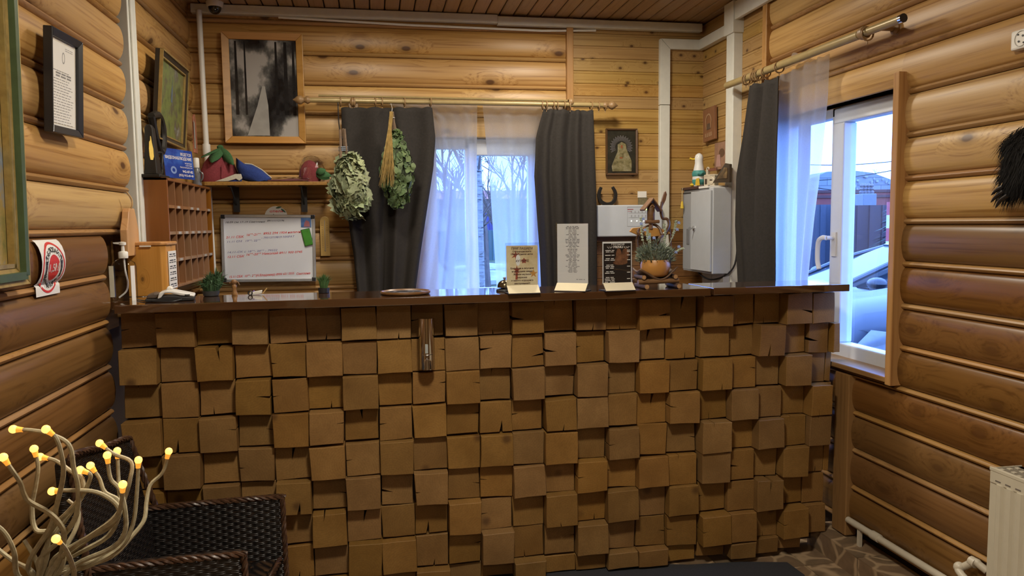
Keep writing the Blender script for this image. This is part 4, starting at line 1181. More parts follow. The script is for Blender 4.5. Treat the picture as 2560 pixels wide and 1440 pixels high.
BAG = glass('crinkled clear film', (.90, .90, .90), .12, .08)
c = pY(775, 445, PL); c.z = ZS
t = thing('wrapped_hat', 'dark red felt hat in clear film standing near the oak whisk', 'hat', c)
m = MB(); n = 20
m.loft([[Vector((c.x+r*cos(2*pi*k/n), c.y+.7*r*sin(2*pi*k/n), ZS+h)) for k in range(n)] for r, h in ((.050, 0), (.054, .02), (.050, .055), (.040, .082), (.024, .102), (.006, .110))]); m.build('crown', FELT_R, t, smooth=60)
m = MB()
for d_, L_ in (((1, -.3, -.35), .075), ((.7, -.5, .25), .06), ((.8, -.2, -.1), .08)): m.add(*leafpoly((c.x+.028, c.y-.02, ZS+.045), d_, (-d_[2], .5, d_[0]), L_, .022, .01))
m.build('felt_leaf', FELT_G, t, smooth=True, solid=.003)
rr = random.Random(3)
m = MB()
for k in range(12):
    a0 = 2*pi*k/12
m.loft([[Vector((c.x+.01+(r+rr.uniform(-.004, .004))*cos(2*pi*k/n), c.y+.75*(r+rr.uniform(-.004, .004))*sin(2*pi*k/n), ZS+h+.001)) for k in range(n)] for r, h in ((.062, 0), (.064, .03), (.060, .07), (.048, .10), (.034, .122), (.016, .130))]); m.build('film_bag', BAG, t)
c = pY(722, 452, PL-.02); c.z = ZS
t = thing('packet', 'flat film packet with dark red felt lying in the middle of the shelf', 'packet', c)
m = MB(); m.grid(lambda u, v: (c.x+(u-.5)*.19, c.y+(v-.5)*.10, ZS+.006+.009*sin(pi*u)*sin(pi*v)*(1+.4*sin(9*u+4*v))), 14, 6); m.build('felt', plain('folded felt', (.14, .05, .05), .9, var=.5, scale=30), t, smooth=True, solid=.006)
m = MB(); m.grid(lambda u, v: (c.x+(u-.5)*.21, c.y+(v-.5)*.12, ZS+.016+.010*sin(pi*u)*sin(pi*v)+rr.uniform(-.003, .004)), 16, 8); m.build('film_bag', BAG, t)

# ------------------------------------------------------------------ whiteboard, badge, thermometer
YW = 4.005
q = [pY(551, 536, YW), pY(787, 537, YW), pY(791, 703, YW), pY(556, 706, YW)]
w, h = ((q[1]-q[0]).length+(q[2]-q[3]).length)/4, ((q[0]-q[3]).length+(q[1]-q[2]).length)/4
cc = sum(q, Vector())/4
t = thing('whiteboard', 'white dry-erase board with red and blue handwriting on the back wall', 'whiteboard', (cc.x, YW, cc.z-h))
B = basis(cc, q[1]-q[0]+q[2]-q[3], (0, 0, 1))
ALU = plain('whiteboard aluminium', (.62, .63, .64), .25, .6)
fw = .016
for a, b in (((-w, -h), (w, -h+fw)), ((-w, h-fw), (w, h)), ((-w, -h+fw), (-w+fw, h-fw)), ((w-fw, -h+fw), (w, h-fw))):
    m = MB(B); m.box((a[0], a[1], -.016), (b[0], b[1], .004)); m.build('frame_bar', ALU, t, bevel=.003)
for sx in (-1, 1):
    for sy in (-1, 1):
        m = MB(B); m.box((sx*w-.001*sx, sy*h-.001*sy, -.017), (sx*(w-.022), sy*(h-.022), .0055)); m.build('corner_cap', BLACK, t, bevel=.004)
m = MB(B); m.box((-w+fw, -h+fw, -.014), (w-fw, h-fw, -.002)); bd = m.build('board', plain('whiteboard enamel', (.80, .82, .86), .18, var=.03, scale=6, spec=.7), t)
def wx(px): return lerp(-w, w, (px-50)/(1800-50))
def wy(py): return lerp(h, -h, (py-175)/(1390-175))
def hand(m, s, x0, x1, py, hh, slope=0):
    put_text(m, s, wx(x0), wy(py), hh, wx(x1)-wx(x0), 'L', shear=.25, rot=slope, z=-.0012, bold=.0003)
m = MB(B)
for s, x0, x1, y in (('21.11 СБК', 140, 470, 605), ('16°°-21°°', 520, 780, 560), ('8952 294 1954 наличн', 830, 1530, 535), ('12.11 СБК', 160, 470, 955), ('16°°-20°° Николай 8911 900 0745', 505, 1550, 915), ('15.11 СБК  10°°- 2°°(Н.Владимир) 8900 651 5555', 180, 1390, 1315), ('Светлана', 1430, 1690, 1270)): hand(m, s, x0, x1, y, .0115, .05)
m.build('red_writing', REDINK, bd)
m = MB(B)
for s, x0, x1, y in (('11.11 СМ   19°°- 22°°', 160, 770, 680), ('- 79312719819 МАРАТ', 790, 1410, 610), ('14.11-СК с 18°°- 20°° - 79522', 160, 1080, 870)): hand(m, s, x0, x1, y, .0095, .045)
m.build('blue_writing', plain('faded blue ink', (.22, .22, .42), .6), bd)
m = MB(B)
for s, x0, x1, y in (('18.09 см 17-19 Светлана', 140, 860, 330), ('89111112196', 905, 1220, 300)): hand(m, s, x0, x1, y, .0085, .02)
m.build('black_writing', plain('black marker', (.07, .08, .12), .6), bd)
m = MB(B); m.box((wx(1535), wy(400), -.001), (wx(1725), wy(225), .0012)); o = m.build('photo_magnet', picture('blue sky postcard', [(.3, (.03, .10, .35)), (.7, (.15, .30, .55))], 20)); tag(o, 'small square postcard magnet on the whiteboard with a pink building', 'magnet')
m = MB(B); m.prism([(wx(1585), wy(392)), (wx(1705), wy(392)), (wx(1690), wy(300)), (wx(1630), wy(272)), (wx(1600), wy(320))], (0, 0, .0012), (1, 0, 0), (0, 1, 0), (0, 0, 1), .0006); p2 = m.build('pink_building_print', plain('pink print', (.40, .14, .16), .6)); child_of(p2, o)
B2 = basis(B @ Vector((wx(1645), wy(590), 0)), B.to_3x3() @ Vector((.985, -.17, 0)) if False else (B.to_3x3() @ Vector((cos(RAD(13)), sin(RAD(13)), 0))), B.to_3x3() @ Vector((-sin(RAD(13)), cos(RAD(13)), 0)))
gw, gh = (wx(1720)-wx(1560))/2, (wy(440)-wy(735))/2
m = MB(B2); m.box((-gw, -gh, -.001), (gw, gh, .010)); o = m.build('eraser', plain('green felt eraser', (.06, .26, .025), .8, var=.15), bevel=.006); tag(o, 'green magnetic eraser tilted on the right side of the whiteboard', 'eraser')
m = MB(B2); m.prism([(-gw, -gh), (gw, -gh), (gw, gh), (-gw, gh)], (0, 0, -.0012), (1, 0, 0), (0, 1, 0), (0, 0, 1), .004)
p2 = m.build('dark_edge', plain('dark green edge', (.02, .09, .015), .7)); child_of(p2, o); p2.scale = (1.06, 1.0, 1.04)
# oval badge behind the top edge
c = pY(690, 535, YW+.008)
bw = (pY(718, 530, YW).x-pY(661, 530, YW).x)/2
B = basis(c, (1, 0, 0), (0, 0, 1))
m = MB(B); m.prism([(bw*cos(a_*pi/12), -.012+.052*sin(a_*pi/12)*(1 if a_ not in (4, 5) else .97)) for a_ in range(13)], (0, 0, -.004), (1, 0, 0), (0, 1, 0), (0, 0, 1), .004)
o = m.build('badge', PAPER); tag(o, 'white oval hotel badge tucked behind the top of the whiteboard', 'badge')
m = MB(B); put_text(m, 'отель', .004, .008, .0125, bw*1.2, z=.0004, bold=.0004); p2 = m.build('lettering', REDINK); child_of(p2, o)
m = MB(B); m.add(*leafpoly((.0, .030, .001), (1, .2, 0), (0, 1, 0), .03, .005)); m.add(*leafpoly((.025, .026, .001), (1, -.8, 0), (.6, 1, 0), .03, .005)); m.prism([(-.016, -.006), (-.008, -.006), (-.012, .002)], (0, 0, 0), (1, 0, 0), (0, 1, 0), (0, 0, 1), .0006); p2 = m.build('leaf_print', plain('badge green', (.05, .10, .05), .6)); child_of(p2, o)
# thermometer
q0, q1 = pY(812, 541, YW+.01), pY(814, 640, YW+.01)
tw = .024
B = basis(Vector((q1.x, q1.y, q1.z)), (1, 0, 0), (q0-q1).normalized())
hh = (q0-q1).length
t = thing('wall_thermometer', 'wooden thermometer on the back wall beside the whiteboard', 'thermometer', (q1.x, q1.y, q1.z))
m = MB(B); m.prism([(-tw, 0), (tw, 0)]+[(tw*cos(a_*pi/10), hh-tw+tw*sin(a_*pi/10)) for a_ in range(11)], (0, 0, -.006), (1, 0, 0), (0, 1, 0), (0, 0, 1), .010); m.build('board', wood('pale thermometer', (.62, .42, .16), (.5, .32, .11), 2, grain=50, knots=0), t, bevel=.002)
m = MB(B); m.tube([(0, .03, .005), (0, hh-.02, .005)], .002, 8); m.ball((0, .028, .005), .004, 10, 6); m.build('glass_tube', plain('grey glass tube', (.42, .36, .30), .15), t, smooth=True)
m = MB(B)
for k in range(15):
    y = .045+k*(hh-.075)/14
    for s in (-1, 1): m.box((s*.012-.003, y, .0042), (s*.012+.003, y+.0012, .0046))
m.build('scale_marks', INK, t)
# ------------------------------------------------------------------ poster on the back wall (plain generic grey print)
YP = 4.0
q = [pY(550, 76, YP), pY(757, 85, YP), pY(763, 357, YP), pY(564, 358, YP)]
POST = wood('poster frame pine', (.50, .26, .075), (.38, .18, .045), 0, grain=60, knots=0, rough=.35)
gm, nt, p_, out_ = _new('grey toned print under wavy film')
vv = _coords(nt, (1, 1, .7))
n1 = _noise(nt, vv, 5.5, 5, .55)
nt.links.new(_ramp(nt, n1, [(.40, (.010, .010, .011)), (.48, (.035, .035, .037)), (.54, (.11, .11, .105)), (.60, (.36, .34, .32))]), p_.inputs['Base Color'])
p_.inputs['Roughness'].default_value = .08; p_.inputs['Specular IOR Level'].default_value = .6
_bump(nt, p_, _noise(nt, vv, 6, 2), .35, .01)
t, B, pic, iw, ih, d = framed('poster', 'large black-and-white poster in a wide pine frame on the back wall', 'poster', *q, .034, .03, POST, gm)
m = MB(B); z_ = -d*.615
m.add([(-iw*.55, -ih*.98, z_), (iw*.12, -ih*.98, z_), (iw*.10, -ih*.35, z_), (iw*.02, ih*.05, z_), (-iw*.06, ih*.05, z_), (-iw*.22, -ih*.35, z_)], [tuple(range(6))])
pth = m.build('pale_path_print', plain('pale grey print', (.30, .29, .27), .1, var=.25, scale=9), t)
m = MB(B); z_ = -d*.612
for x_, w_ in ((-.82, .05), (-.55, .035), (.38, .05), (.66, .07), (.9, .05)):
    m.add([(iw*(x_-w_), -ih*.55, z_), (iw*(x_+w_), -ih*.55, z_), (iw*(x_+w_*.6), ih*.97, z_), (iw*(x_-w_*.6), ih*.97, z_)], [(0, 1, 2, 3)])
m.build('dark_trunk_print', plain('near black print', (.016, .016, .017), .1, var=.3, scale=20), t)
# dome camera
c = Vector((pY(537, 20, 3.98).x, 3.98, 0)); zc = pY(537, 14, 3.98).z
t = thing('dome_camera', 'white dome security camera with black bubble under the ceiling corner', 'camera', (c.x, c.y, zc-.045))
m = MB(); m.lathe([(.036, .030), (.040, .026), (.041, .012), (.038, -.004), (.034, -.008)], (c.x, c.y, zc), n=24); m.build('housing', WHITE_PLASTIC, t, smooth=True)
m = MB(); m.lathe([(.031*cos(a_), -.006-.036*sin(a_)) for a_ in [k*pi/2/8 for k in range(8)]]+[(.001, -.042)], (c.x, c.y, zc), n=24); m.build('bubble', plain('black bubble', (.006, .006, .007), .06, spec=.8), t, smooth=True)

# ------------------------------------------------------------------ curtains
def curtain(name, label, cat, mat, L, R, plane, folds, amp, top_amp=None, group=None, nu=90, nv=40, parent=None, solid=0, axis='Y', seed=0, ease=0, phase=None):
    """a hanging cloth between two edge lines (pixel polylines on the curtain's own plane), gathered in folds"""
    rr = random.Random(seed)
    P = (lambda px, py: pY(px, py, plane)) if axis == 'Y' else (lambda px, py: pX(px, py, plane))
    Lw = [P(*q) for q in L]; Rw = [P(*q) for q in R]
    def at(poly, t):
        z = lerp(poly[0].z, poly[-1].z, t)
        for a, b in zip(poly, poly[1:]):
            if a.z >= z >= b.z: return a.lerp(b, (a.z-z)/max(1e-6, a.z-b.z))
        return poly[-1].copy()
    nrm = Vector((0, -1, 0)) if axis == 'Y' else Vector((-1, 0, 0))
    ph = [rr.uniform(0, 6.28) for _ in range(8)]
    def fn(u, v):
        t = 1-v
        a, b = at(Lw, t), at(Rw, t)
        # uneven fold spacing
        uu = u+.020*sin(2*pi*u*2+ph[0])+.012*sin(2*pi*u*5+ph[1])*(t)
        p = a.lerp(b, u)
        f = sin(2*pi*folds*uu+ph[2]+.7*sin(2*t+ph[3])*t)
        f2 = sin(2*pi*folds*.5*uu+ph[4]+1.2*t)
        A = lerp(amp if top_amp is None else top_amp, amp, min(1, t*2.2))
        return p+nrm*(A*(.75*f+.35*f2))+Vector((0, 0, -.006*(1-abs(f))*(1 if t < .02 else 0)))
    m = MB(); m.grid(fn, nu, nv)
    o = m.build(name, mat, parent, smooth=True, solid=solid)
    if label: tag(o, label, cat, group)
    return o, fn
DARKC = plain('dark grey curtain cloth', (.030, .026, .023), .85, var=.14, scale=90, bump=.2, spec=.2)
SHEER = sheer('white voile', (.78, .84, .96), .33)
BRASSY = plain('varnished pale curtain pole', (.36, .27, .12), .35, .15, var=.1)
RINGM = plain('wooden ring', (.28, .17, .075), .45)
YR = 3.93
a, b = pY(770, 250, YR), pY(1512, 263, YR)
t = thing('curtain_rod', 'pale wooden curtain rod with turned finials on the back wall', 'curtain rod', ((a.x+b.x)/2, YR, a.z))
MB().tube([a, b], .0125, 12).build('pole', BRASSY, t, smooth=True)
for P0, s in ((a, -1), (b, 1)):
    m = MB(); m.lathe([(.013, -.01), (.019, .0), (.019, .006), (.013, .014), (.012, .02), (.021, .032), (.023, .042), (.016, .055), (.006, .066), (.003, .072)], P0, (s, 0, 0), 14); m.build('finial', RINGM, t, smooth=True)
for px in (882, 1427):
    q0 = pY(px, 255, YR)
    m = MB(); m.lathe([(.0135, -.014), (.020, -.008), (.021, 0), (.020, .008), (.0135, .014)], q0, (1, 0, 0), 14, cap=False); m.tube([q0+Vector((0, .01, 0)), (q0.x, 4.04, q0.z)], .010, 8); m.lathe([(.024, 0), (.026, .012)], (q0.x, 4.025, q0.z), (0, 1, 0), 14); m.build('rod_bracket', RINGM, t, smooth=True)
# thin second rail behind it for the voile
YV = 3.975
m = MB(); m.tube([pY(796, 239, YV), pY(1420, 252, YV)], .006, 8); m.build('voile_rail', BRASSY, t, smooth=True)
def ring_on(P0, axis, par, mat=RINGM, r=.021, w=.0032):
    ax = Vector(axis).normalized(); a_ = ax.orthogonal().normalized(); b_ = ax.cross(a_)
    c_ = P0-Vector((0, 0, r-.0155))
    m = MB(); m.tube([c_+(a_*cos(2*pi*k/16)+b_*sin(2*pi*k/16))*r for k in range(16)], w, 6, closed=True)
    m.tube([c_-Vector((0, 0, r)), c_-Vector((0, 0, r+.012))], .0022, 6)
    return m.build('curtain_ring', mat, par, smooth=True)
for px in (851, 880, 885, 938, 955, 1011, 1076): ring_on(pY(px, lerp(252, 255, (px-770)/740), YR), (1, .12, 0), t)
for px in (1356, 1366, 1384, 1393, 1411, 1425, 1478, 1497, 1513): ring_on(pY(px, lerp(250, 263, (px-770)/740), YR), (1, .12*((px % 3)-1), 0), t)

YD = 3.925
curtain('curtain', 'dark grey curtain left of the back window, behind the two whisks', 'curtain', DARKC,
    [(853, 268), (858, 400), (868, 530), (885, 640), (895, 745)], [(1080, 268), (1088, 345), (1083, 420), (1068, 520), (1050, 640), (1036, 745)], YD, 3.4, .026, .013, 'dark curtains on the back rod', solid=.003, seed=2)
curtain('curtain', 'narrow dark grey curtain right of the back window, behind the white price list', 'curtain', DARKC,
    [(1360, 272), (1342, 340), (1338, 440), (1345, 540), (1352, 640), (1356, 745)], [(1482, 276), (1486, 400), (1490, 520), (1492, 745)], YD, 3.6, .024, .013, 'dark curtains on the back rod', solid=.003, seed=5)
curtain('voile', 'sheer white voile on the left half of the back window', 'sheer curtain', SHEER,
    [(940, 243), (1045, 300), (1080, 420), (1060, 560), (1030, 745)], [(1193, 247), (1192, 400), (1194, 560), (1200, 745)], 3.985, 5, .008, .006, 'voiles on the back window', seed=8)
curtain('voile', 'sheer white voile on the right half of the back window', 'sheer curtain', SHEER,
    [(1205, 247), (1213, 330), (1224, 440), (1232, 560), (1244, 745)], [(1408, 252), (1400, 400), (1385, 560), (1375, 745)], 3.985, 4.5, .008, .006, 'voiles on the back window', seed=11)

# right window: rod, curtain, voile
XRD = 1.735
a, b = pX(1817, 214, XRD), pX(2258, 45, XRD)
t = thing('curtain_rod', 'pale curtain rod with an open black end over the side window', 'curtain rod', ((a.x+b.x)/2, (a.y+b.y)/2, a.z))
m = MB(); m.tube([a, b.lerp(a, .18)], .0165, 12); m.build('pole', BRASSY, t, smooth=True)
m = MB(); m.tube([b.lerp(a, .18), b], .0145, 12); m.build('inner_pole', BRASSY, t, smooth=True)
dd = (b-a).normalized()
m = MB(); m.tube([b-dd*.012, b+dd*.002], .0152, 14, cap=False); m.build('chrome_rim', CHROME, t, smooth=True)
m = MB(); m.tube([b-dd*.002, b+dd*.0005], .0140, 14); m.build('open_end', BLACK, t)
q0 = b.lerp(a, .16)
m = MB(); m.lathe([(.017, -.014), (.0225, -.010), (.0235, 0), (.0225, .010), (.017, .014)], q0, dd, 16, cap=False); m.build('collar', RINGM, t, smooth=True)
q1 = b.lerp(a, .10)
m = MB(); m.tube([q1+Vector((.012, 0, 0)), (1.83, q1.y, q1.z)], .010, 10); m.lathe([(.014, -.035), (.022, -.028), (.018, -.018), (.026, -.012), (.027, 0)], (1.826, q1.y, q1.z), (1, 0, 0), 16); m.build('rod_bracket', RINGM, t, smooth=True)
for px in (1865, 1872, 1886, 1893, 1899, 1915, 1948): 
    f_ = (px-1817)/(2258-1817)
    y_ = lerp(214, 45, f_); ring_on(pX(px, y_, XRD), dd+Vector((.15*((px % 3)-1), 0, 0)), t, r=.023)
ring_on(q0+dd*.02, dd, t, r=.023)
curtain('curtain', 'dark grey curtain bunched at the far side of the side window', 'curtain', DARKC,
    [(1872, 214), (1856, 330), (1838, 440), (1836, 560), (1846, 745)], [(1952, 190), (1950, 330), (1946, 500), (1940, 745)], XRD, 2.6, .026, .016, None, solid=.003, axis='X', seed=21)
curtain('voile', 'sheer white voile hanging by the dark curtain at the side window', 'sheer curtain', SHEER,
    [(1945, 192), (1940, 400), (1936, 745)], [(2071, 132), (2066, 250), (2052, 400), (2034, 540), (2012, 745)], 1.765, 4, .012, .010, None, axis='X', seed=25)

hd = MB(); e0_, e1_ = pX(1958, 176, 1.765), pX(2016, 150, 1.765)
hd.grid(lambda u, v: e0_.lerp(e1_, u)+Vector((.012*sin(9*u)*v, 0, (.045*sin(pi*u)**.6+.006*sin(14*u))*v)), 16, 4)
vo_ = bpy.data.objects['voile.002']
hd_ = hd.build('gathered_heading', SHEER, smooth=True); hd_.parent = vo_; hd_.location = ROOT[hd_.name]-ROOT[vo_.name]
# ------------------------------------------------------------------ bath whisks hanging by the curtain
def leaf_variant(seed, oak, mat):
    rr = random.Random(seed); m = MB()
    n = 8
    vs = []; fs = []
    for i in range(n+1):
        t_ = i/n
        w_ = (sin(pi*min(1, t_*.9+.05))**.7)*(.40 if oak else .36)
        if oak: w_ *= 1+.30*sin(t_*n*pi*.9+seed)
        z_ = .10*sin(pi*t_)*(1 if seed % 2 else -1)+rr.uniform(-.03, .03)
        vs += [(-w_, t_, z_+rr.uniform(.02, .12)), (0, t_, z_), (w_, t_, z_+rr.uniform(-.08, .10))]
        if i: fs += [(3*i-3, 3*i-2, 3*i+1, 3*i), (3*i-2, 3*i-1, 3*i+2, 3*i+1)]
    m.add(vs, fs)
    me = m.mesh('whisk leaf'); me.materials.append(mat)
    me.polygons.foreach_set('use_smooth', [True]*len(me.polygons))
    return me
OAK = plain('dried oak leaf', (.26, .29, .165), .8, var=.25, scale=18, rand=.25)
BIRCH = plain('green birch leaf', (.085, .130, .048), .7, var=.25, scale=25, rand=.28)
TWIG = plain('twig bark', (.14, .09, .055), .8, var=.3, scale=60)
HERB = plain('dry yellow herb', (.38, .26, .085), .85, var=.3, scale=60)
def whisk(t, c, rx, ry, rz, n, variants, size, seed, pear=.35):
    rr = random.Random(seed)
    for k in range(n):
        # a point on (or just inside) a pear-shaped bundle that hangs down
        th = rr.uniform(0, 2*pi); zz_ = rr.uniform(-1, 1)
        if rr.random() < .75: th = rr.uniform(pi, 2*pi)
        rad = math.sqrt(max(0, 1-zz_*zz_))*(1-pear*max(0, zz_))*rr.uniform(.80, 1.04)
        nrm = Vector((cos(th)*rad, sin(th)*rad, zz_*.6)).normalized()
        p = c+Vector((rx*rad*cos(th), ry*rad*sin(th), rz*zz_))
        down = Vector((rr.uniform(-.8, .8), rr.uniform(-.5, .1), -1))
        down = (down-nrm*down.dot(nrm)*.75).normalized()
        nn = (nrm+Vector((rr.uniform(-.9, .9), rr.uniform(-.5, .5), rr.uniform(-.5, 1.0)))).normalized()
        xx = down.cross(nn).normalized(); nn = xx.cross(down)
        q_ = Matrix((xx, down, nn)).transposed().to_quaternion()
        inst(variants[k % len(variants)], 'leaf', p-down*size*.4, t, q_, size*rr.uniform(.75, 1.25))
oakv = [leaf_variant(k, True, OAK) for k in range(5)]
birv = [leaf_variant(k+10, False, BIRCH) for k in range(5)]
YB1 = 3.79
c = pY(876, 462, YB1)
t = thing('oak_whisk', 'pale oak-leaf bath whisk hanging upside down at the end of the shelf', 'whisk', (c.x, c.y, pY(876, 545, YB1).z))
top = pY(855, 322, YB1)
m = MB(); rr = random.Random(4)
for k in range(9):
    e = Vector((rr.uniform(-.016, .016), rr.uniform(-.012, .012), 0))
    m.tube([top+e*.9+Vector((0, 0, rr.uniform(-.01, .004))), top+e+Vector((.002, 0, -.06)), Vector((top.x+.004, top.y, top.z-.13))+e*1.4, c+Vector((e.x*4, e.y*3, -.02))], [.0055, .0055, .005, .003], 6)
m.build('handle', TWIG, t, smooth=True)
m = MB()
for z_ in (.088, .096, .104): m.tube([(top.x+.003+.0215*cos(2*pi*k/14), top.y+.018*sin(2*pi*k/14), top.z-z_) for k in range(14)], .0022, 5, closed=True)
m.build('twine', plain('blue grey twine', (.22, .26, .32), .8), t, smooth=True)
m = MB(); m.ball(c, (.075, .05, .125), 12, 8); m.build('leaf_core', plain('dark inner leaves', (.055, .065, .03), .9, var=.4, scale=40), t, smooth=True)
m = MB(); m.tube(smooth_path([top+Vector((0, 0, -.05)), top+Vector((-.012, .012, .0)), pY(846, 290, 3.90), pY(845, 258, YR)+Vector((0, 0, .012))], 5), .003, 6); m.build('hanging_cord', BLACK, t, smooth=True)
whisk(t, c, .088, .060, .140, 170, oakv, .084, 5)
YB2 = 3.83
c = pY(985, 420, YB2)
t = thing('birch_whisk', 'dark green birch whisk with yellow dried herbs, hanging on the dark curtain', 'whisk', (c.x, c.y, pY(985, 515, YB2).z))
top = pY(979, 279, YB2)
m = MB()
for k in range(8):
    e = Vector((rr.uniform(-.010, .010), rr.uniform(-.008, .008), 0))
    m.tube([top+e, top+e+Vector((.004, 0, -.05)), c+Vector((e.x*5+.01, e.y*4, .04))], [.004, .0045, .003], 6)
m.build('handle', TWIG, t, smooth=True)
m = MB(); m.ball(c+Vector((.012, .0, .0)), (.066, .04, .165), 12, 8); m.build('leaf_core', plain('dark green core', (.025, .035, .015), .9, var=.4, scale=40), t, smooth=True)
whisk(t, c+Vector((.012, 0, .0)), .086, .052, .19, 290, birv, .036, 9, .45)
m = MB()
for k in range(70):
    s_ = rr.uniform(-1, 1)
    e = rr.uniform(.55, 1.0)
    m.tube([top+Vector((rr.uniform(-.008, .006), -.012, rr.uniform(-.02, 0))), top+Vector((-.012+s_*.008, -.03, -.09)), Vector((c.x-.030+s_*.026, c.y-.062+rr.uniform(-.008, .008), c.z+.11-.12*e)), Vector((c.x-.040+s_*.034+rr.uniform(-.008, .008), c.y-.060+rr.uniform(-.008, .008), c.z+.06-.16*e))], [.0016, .0016, .0012, .0007], 3, cap=False)
stuff(m.build('dried_herbs', HERB, t))
m = MB(); m.tube([top+Vector((0, 0, -.008)), top+Vector((.004, .02, .02)), Vector((top.x, YR-.02, top.z+.05)), Vector((top.x, YR, top.z+.055))], .0014, 5); m.tube([(top.x+.001+.013*cos(2*pi*k/12), top.y+.011*sin(2*pi*k/12), top.z-.03) for k in range(12)], .002, 5, closed=True); m.build('twine', plain('white twine', (.55, .53, .48), .8), t)

# ------------------------------------------------------------------ plants and small things on the rear of the countertop
GRASSG = plain('green blades', (.055, .13, .035), .6, var=.5, scale=30)
def tuft(m, c, n, spread, hmin, hmax, seed, wd=.0022, droop=.5):
    rr = random.Random(seed)
    for k in range(n):
        a_ = rr.uniform(0, 2*pi); r_ = rr.uniform(0, 1)
        b_ = c+Vector((cos(a_), sin(a_), 0))*spread*.35*r_
        h_ = rr.uniform(hmin, hmax); o_ = Vector((cos(a_), sin(a_), 0))*spread*rr.uniform(.25, 1)*r_
        side = Vector((-sin(a_), cos(a_), 0))*wd if rr.random() < .5 else Vector((wd, 0, 0))
        p1_ = b_+o_*.35+Vector((0, 0, h_*.6)); p2_ = b_+o_*(1.0)+Vector((0, 0, h_*(1-droop*r_)))
        m.add([b_-side, b_+side, p1_+side*.9, p2_, p1_-side*.9], [(0, 1, 2, 4), (4, 2, 3)])
c = pY(810, 732, 2.835); c.z = ZC
t = thing('grass_pot', 'small dark pot of upright artificial grass beside the dark curtain', 'plant', c)
m = MB(); m.lathe([(.017, 0), (.0195, .001), (.0205, .018), (.018, .019), (.001, .017)], c, n=18); m.build('pot', BLACK, t, smooth=40)
m = MB(); tuft(m, c+Vector((0, 0, .015)), 260, .036, .045, .062, 3, .0012, .25); stuff(m.build('grass', GRASSG, t))
c = pY(528, 739, 2.835); c.z = ZC
t = thing('leafy_plant', 'bushy green artificial plant under the pigeonhole rack', 'plant', c)
m = MB(); m.lathe([(.022, 0), (.026, .002), (.03, .018), (.026, .019), (.001, .016)], c, n=18); m.build('pot', plain('dark grey pot', (.05, .05, .05), .6), t, smooth=40)
m = MB(); tuft(m, c+Vector((0, 0, .012)), 230, .062, .04, .085, 6, .0034, .55); tuft(m, c+Vector((.02, 0, .04)), 60, .055, .03, .07, 8, .0026, .3); stuff(m.build('leaves', plain('dark green leaf', (.045, .10, .04), .6, var=.5, scale=40), t))
c = pY(587, 741, 2.84); c.z = ZC
t = thing('wooden_figurine', 'small carved wooden figurine between the plant and the pens', 'figurine', c)
CARV = wood('carved figure wood', (.34, .18, .06), (.2, .10, .03), 2, grain=30, knots=.3)
m = MB(); m.lathe([(.010, 0), (.011, .004), (.008, .012), (.0065, .022), (.009, .028), (.008, .036), (.006, .040)], c, n=14); m.build('body', CARV, t, smooth=True)
m = MB(); m.ball(c+Vector((-.001, 0, .047)), (.011, .010, .010), 12, 8); m.tube([c+Vector((-.011, -.002, .047)), c+Vector((-.016, -.003, .044))], .003, 6); m.tube([c+Vector((.007, 0, .052)), c+Vector((.014, 0, .045)), c+Vector((.018, 0, .036))], .0022, 6); m.build('head', plain('dark carved wood', (.16, .075, .025), .5), t, smooth=True)
c = pY(640, 737, 2.83); c.z = ZC
t = thing('tape_dispenser', 'white tape dispenser with a pencil, lying on the back of the countertop', 'stationery', c)
u = Vector((.97, .1, .22)).normalized()
m = MB(); m.hull8([c+Vector((-.02, -.008, .0)), c+Vector((.02, -.008, .004)), c+Vector((.02, .008, .004)), c+Vector((-.02, .008, 0))], [c+Vector((-.02, -.008, .010)), c+Vector((.022, -.008, .017)), c+Vector((.022, .008, .017)), c+Vector((-.02, .008, .010))]); m.build('body', WHITE_PLASTIC, t, bevel=.002)
m = MB(); m.tube([c+Vector((-.018+.007*cos(2*pi*k/14), -.011, .008+.007*sin(2*pi*k/14))) for k in range(14)], .0022, 6, closed=True); m.build('ring', BLACK, t, smooth=True)
m = MB(); m.ball(c+Vector((-.007, -.002, .013)), (.004, .004, .004), 8, 6); m.build('knob', plain('violet plastic', (.10, .05, .22), .4), t, smooth=True)
m = MB(); m.tube([c+Vector((.022, .004, .003)), c+Vector((.037, .006, .022)), c+Vector((.039, .006, .0245))], [.0022, .0022, .0006], 6); m.build('pencil', wood('pencil', (.5, .33, .12), (.4, .25, .08), 2, knots=0), t)
# ------------------------------------------------------------------ icons, horseshoe, alarm panel on the narrow boards
YI = 4.022
q = [pY(1518, 321, YI), pY(1596, 321, YI), pY(1594, 437, YI), pY(1514, 437, YI)]
DKF = plain('dark brown icon frame', (.10, .05, .022), .4)
t, B, pic, iw, ih, d = framed('rayed_icon', 'dark framed icon with a ring of silver rays on the narrow boards', 'icon', *q, .010, .02, DKF, picture('dark green ground', [(.3, (.012, .012, .008)), (.7, (.035, .032, .02))], 30))
m = MB(B); z_ = -d*.61
for k in range(34):
    a_ = RAD(-25+k*230/33)
    r0, r1 = iw*.42, iw*(.80 if k % 2 else .72)
    cx_, cy_ = -.002, ih*.22
    m.add([(cx_+r0*cos(a_-.02), cy_+r0*sin(a_-.02), z_), (cx_+r0*cos(a_+.02), cy_+r0*sin(a_+.02), z_), (cx_+r1*cos(a_+.035), cy_+r1*sin(a_+.035), z_+.001), (cx_+r1*cos(a_-.035), cy_+r1*sin(a_-.035), z_+.001)], [(0, 1, 2, 3)])
m.build('silver_rays', plain('silver relief', (.30, .30, .32), .3, .7), t)
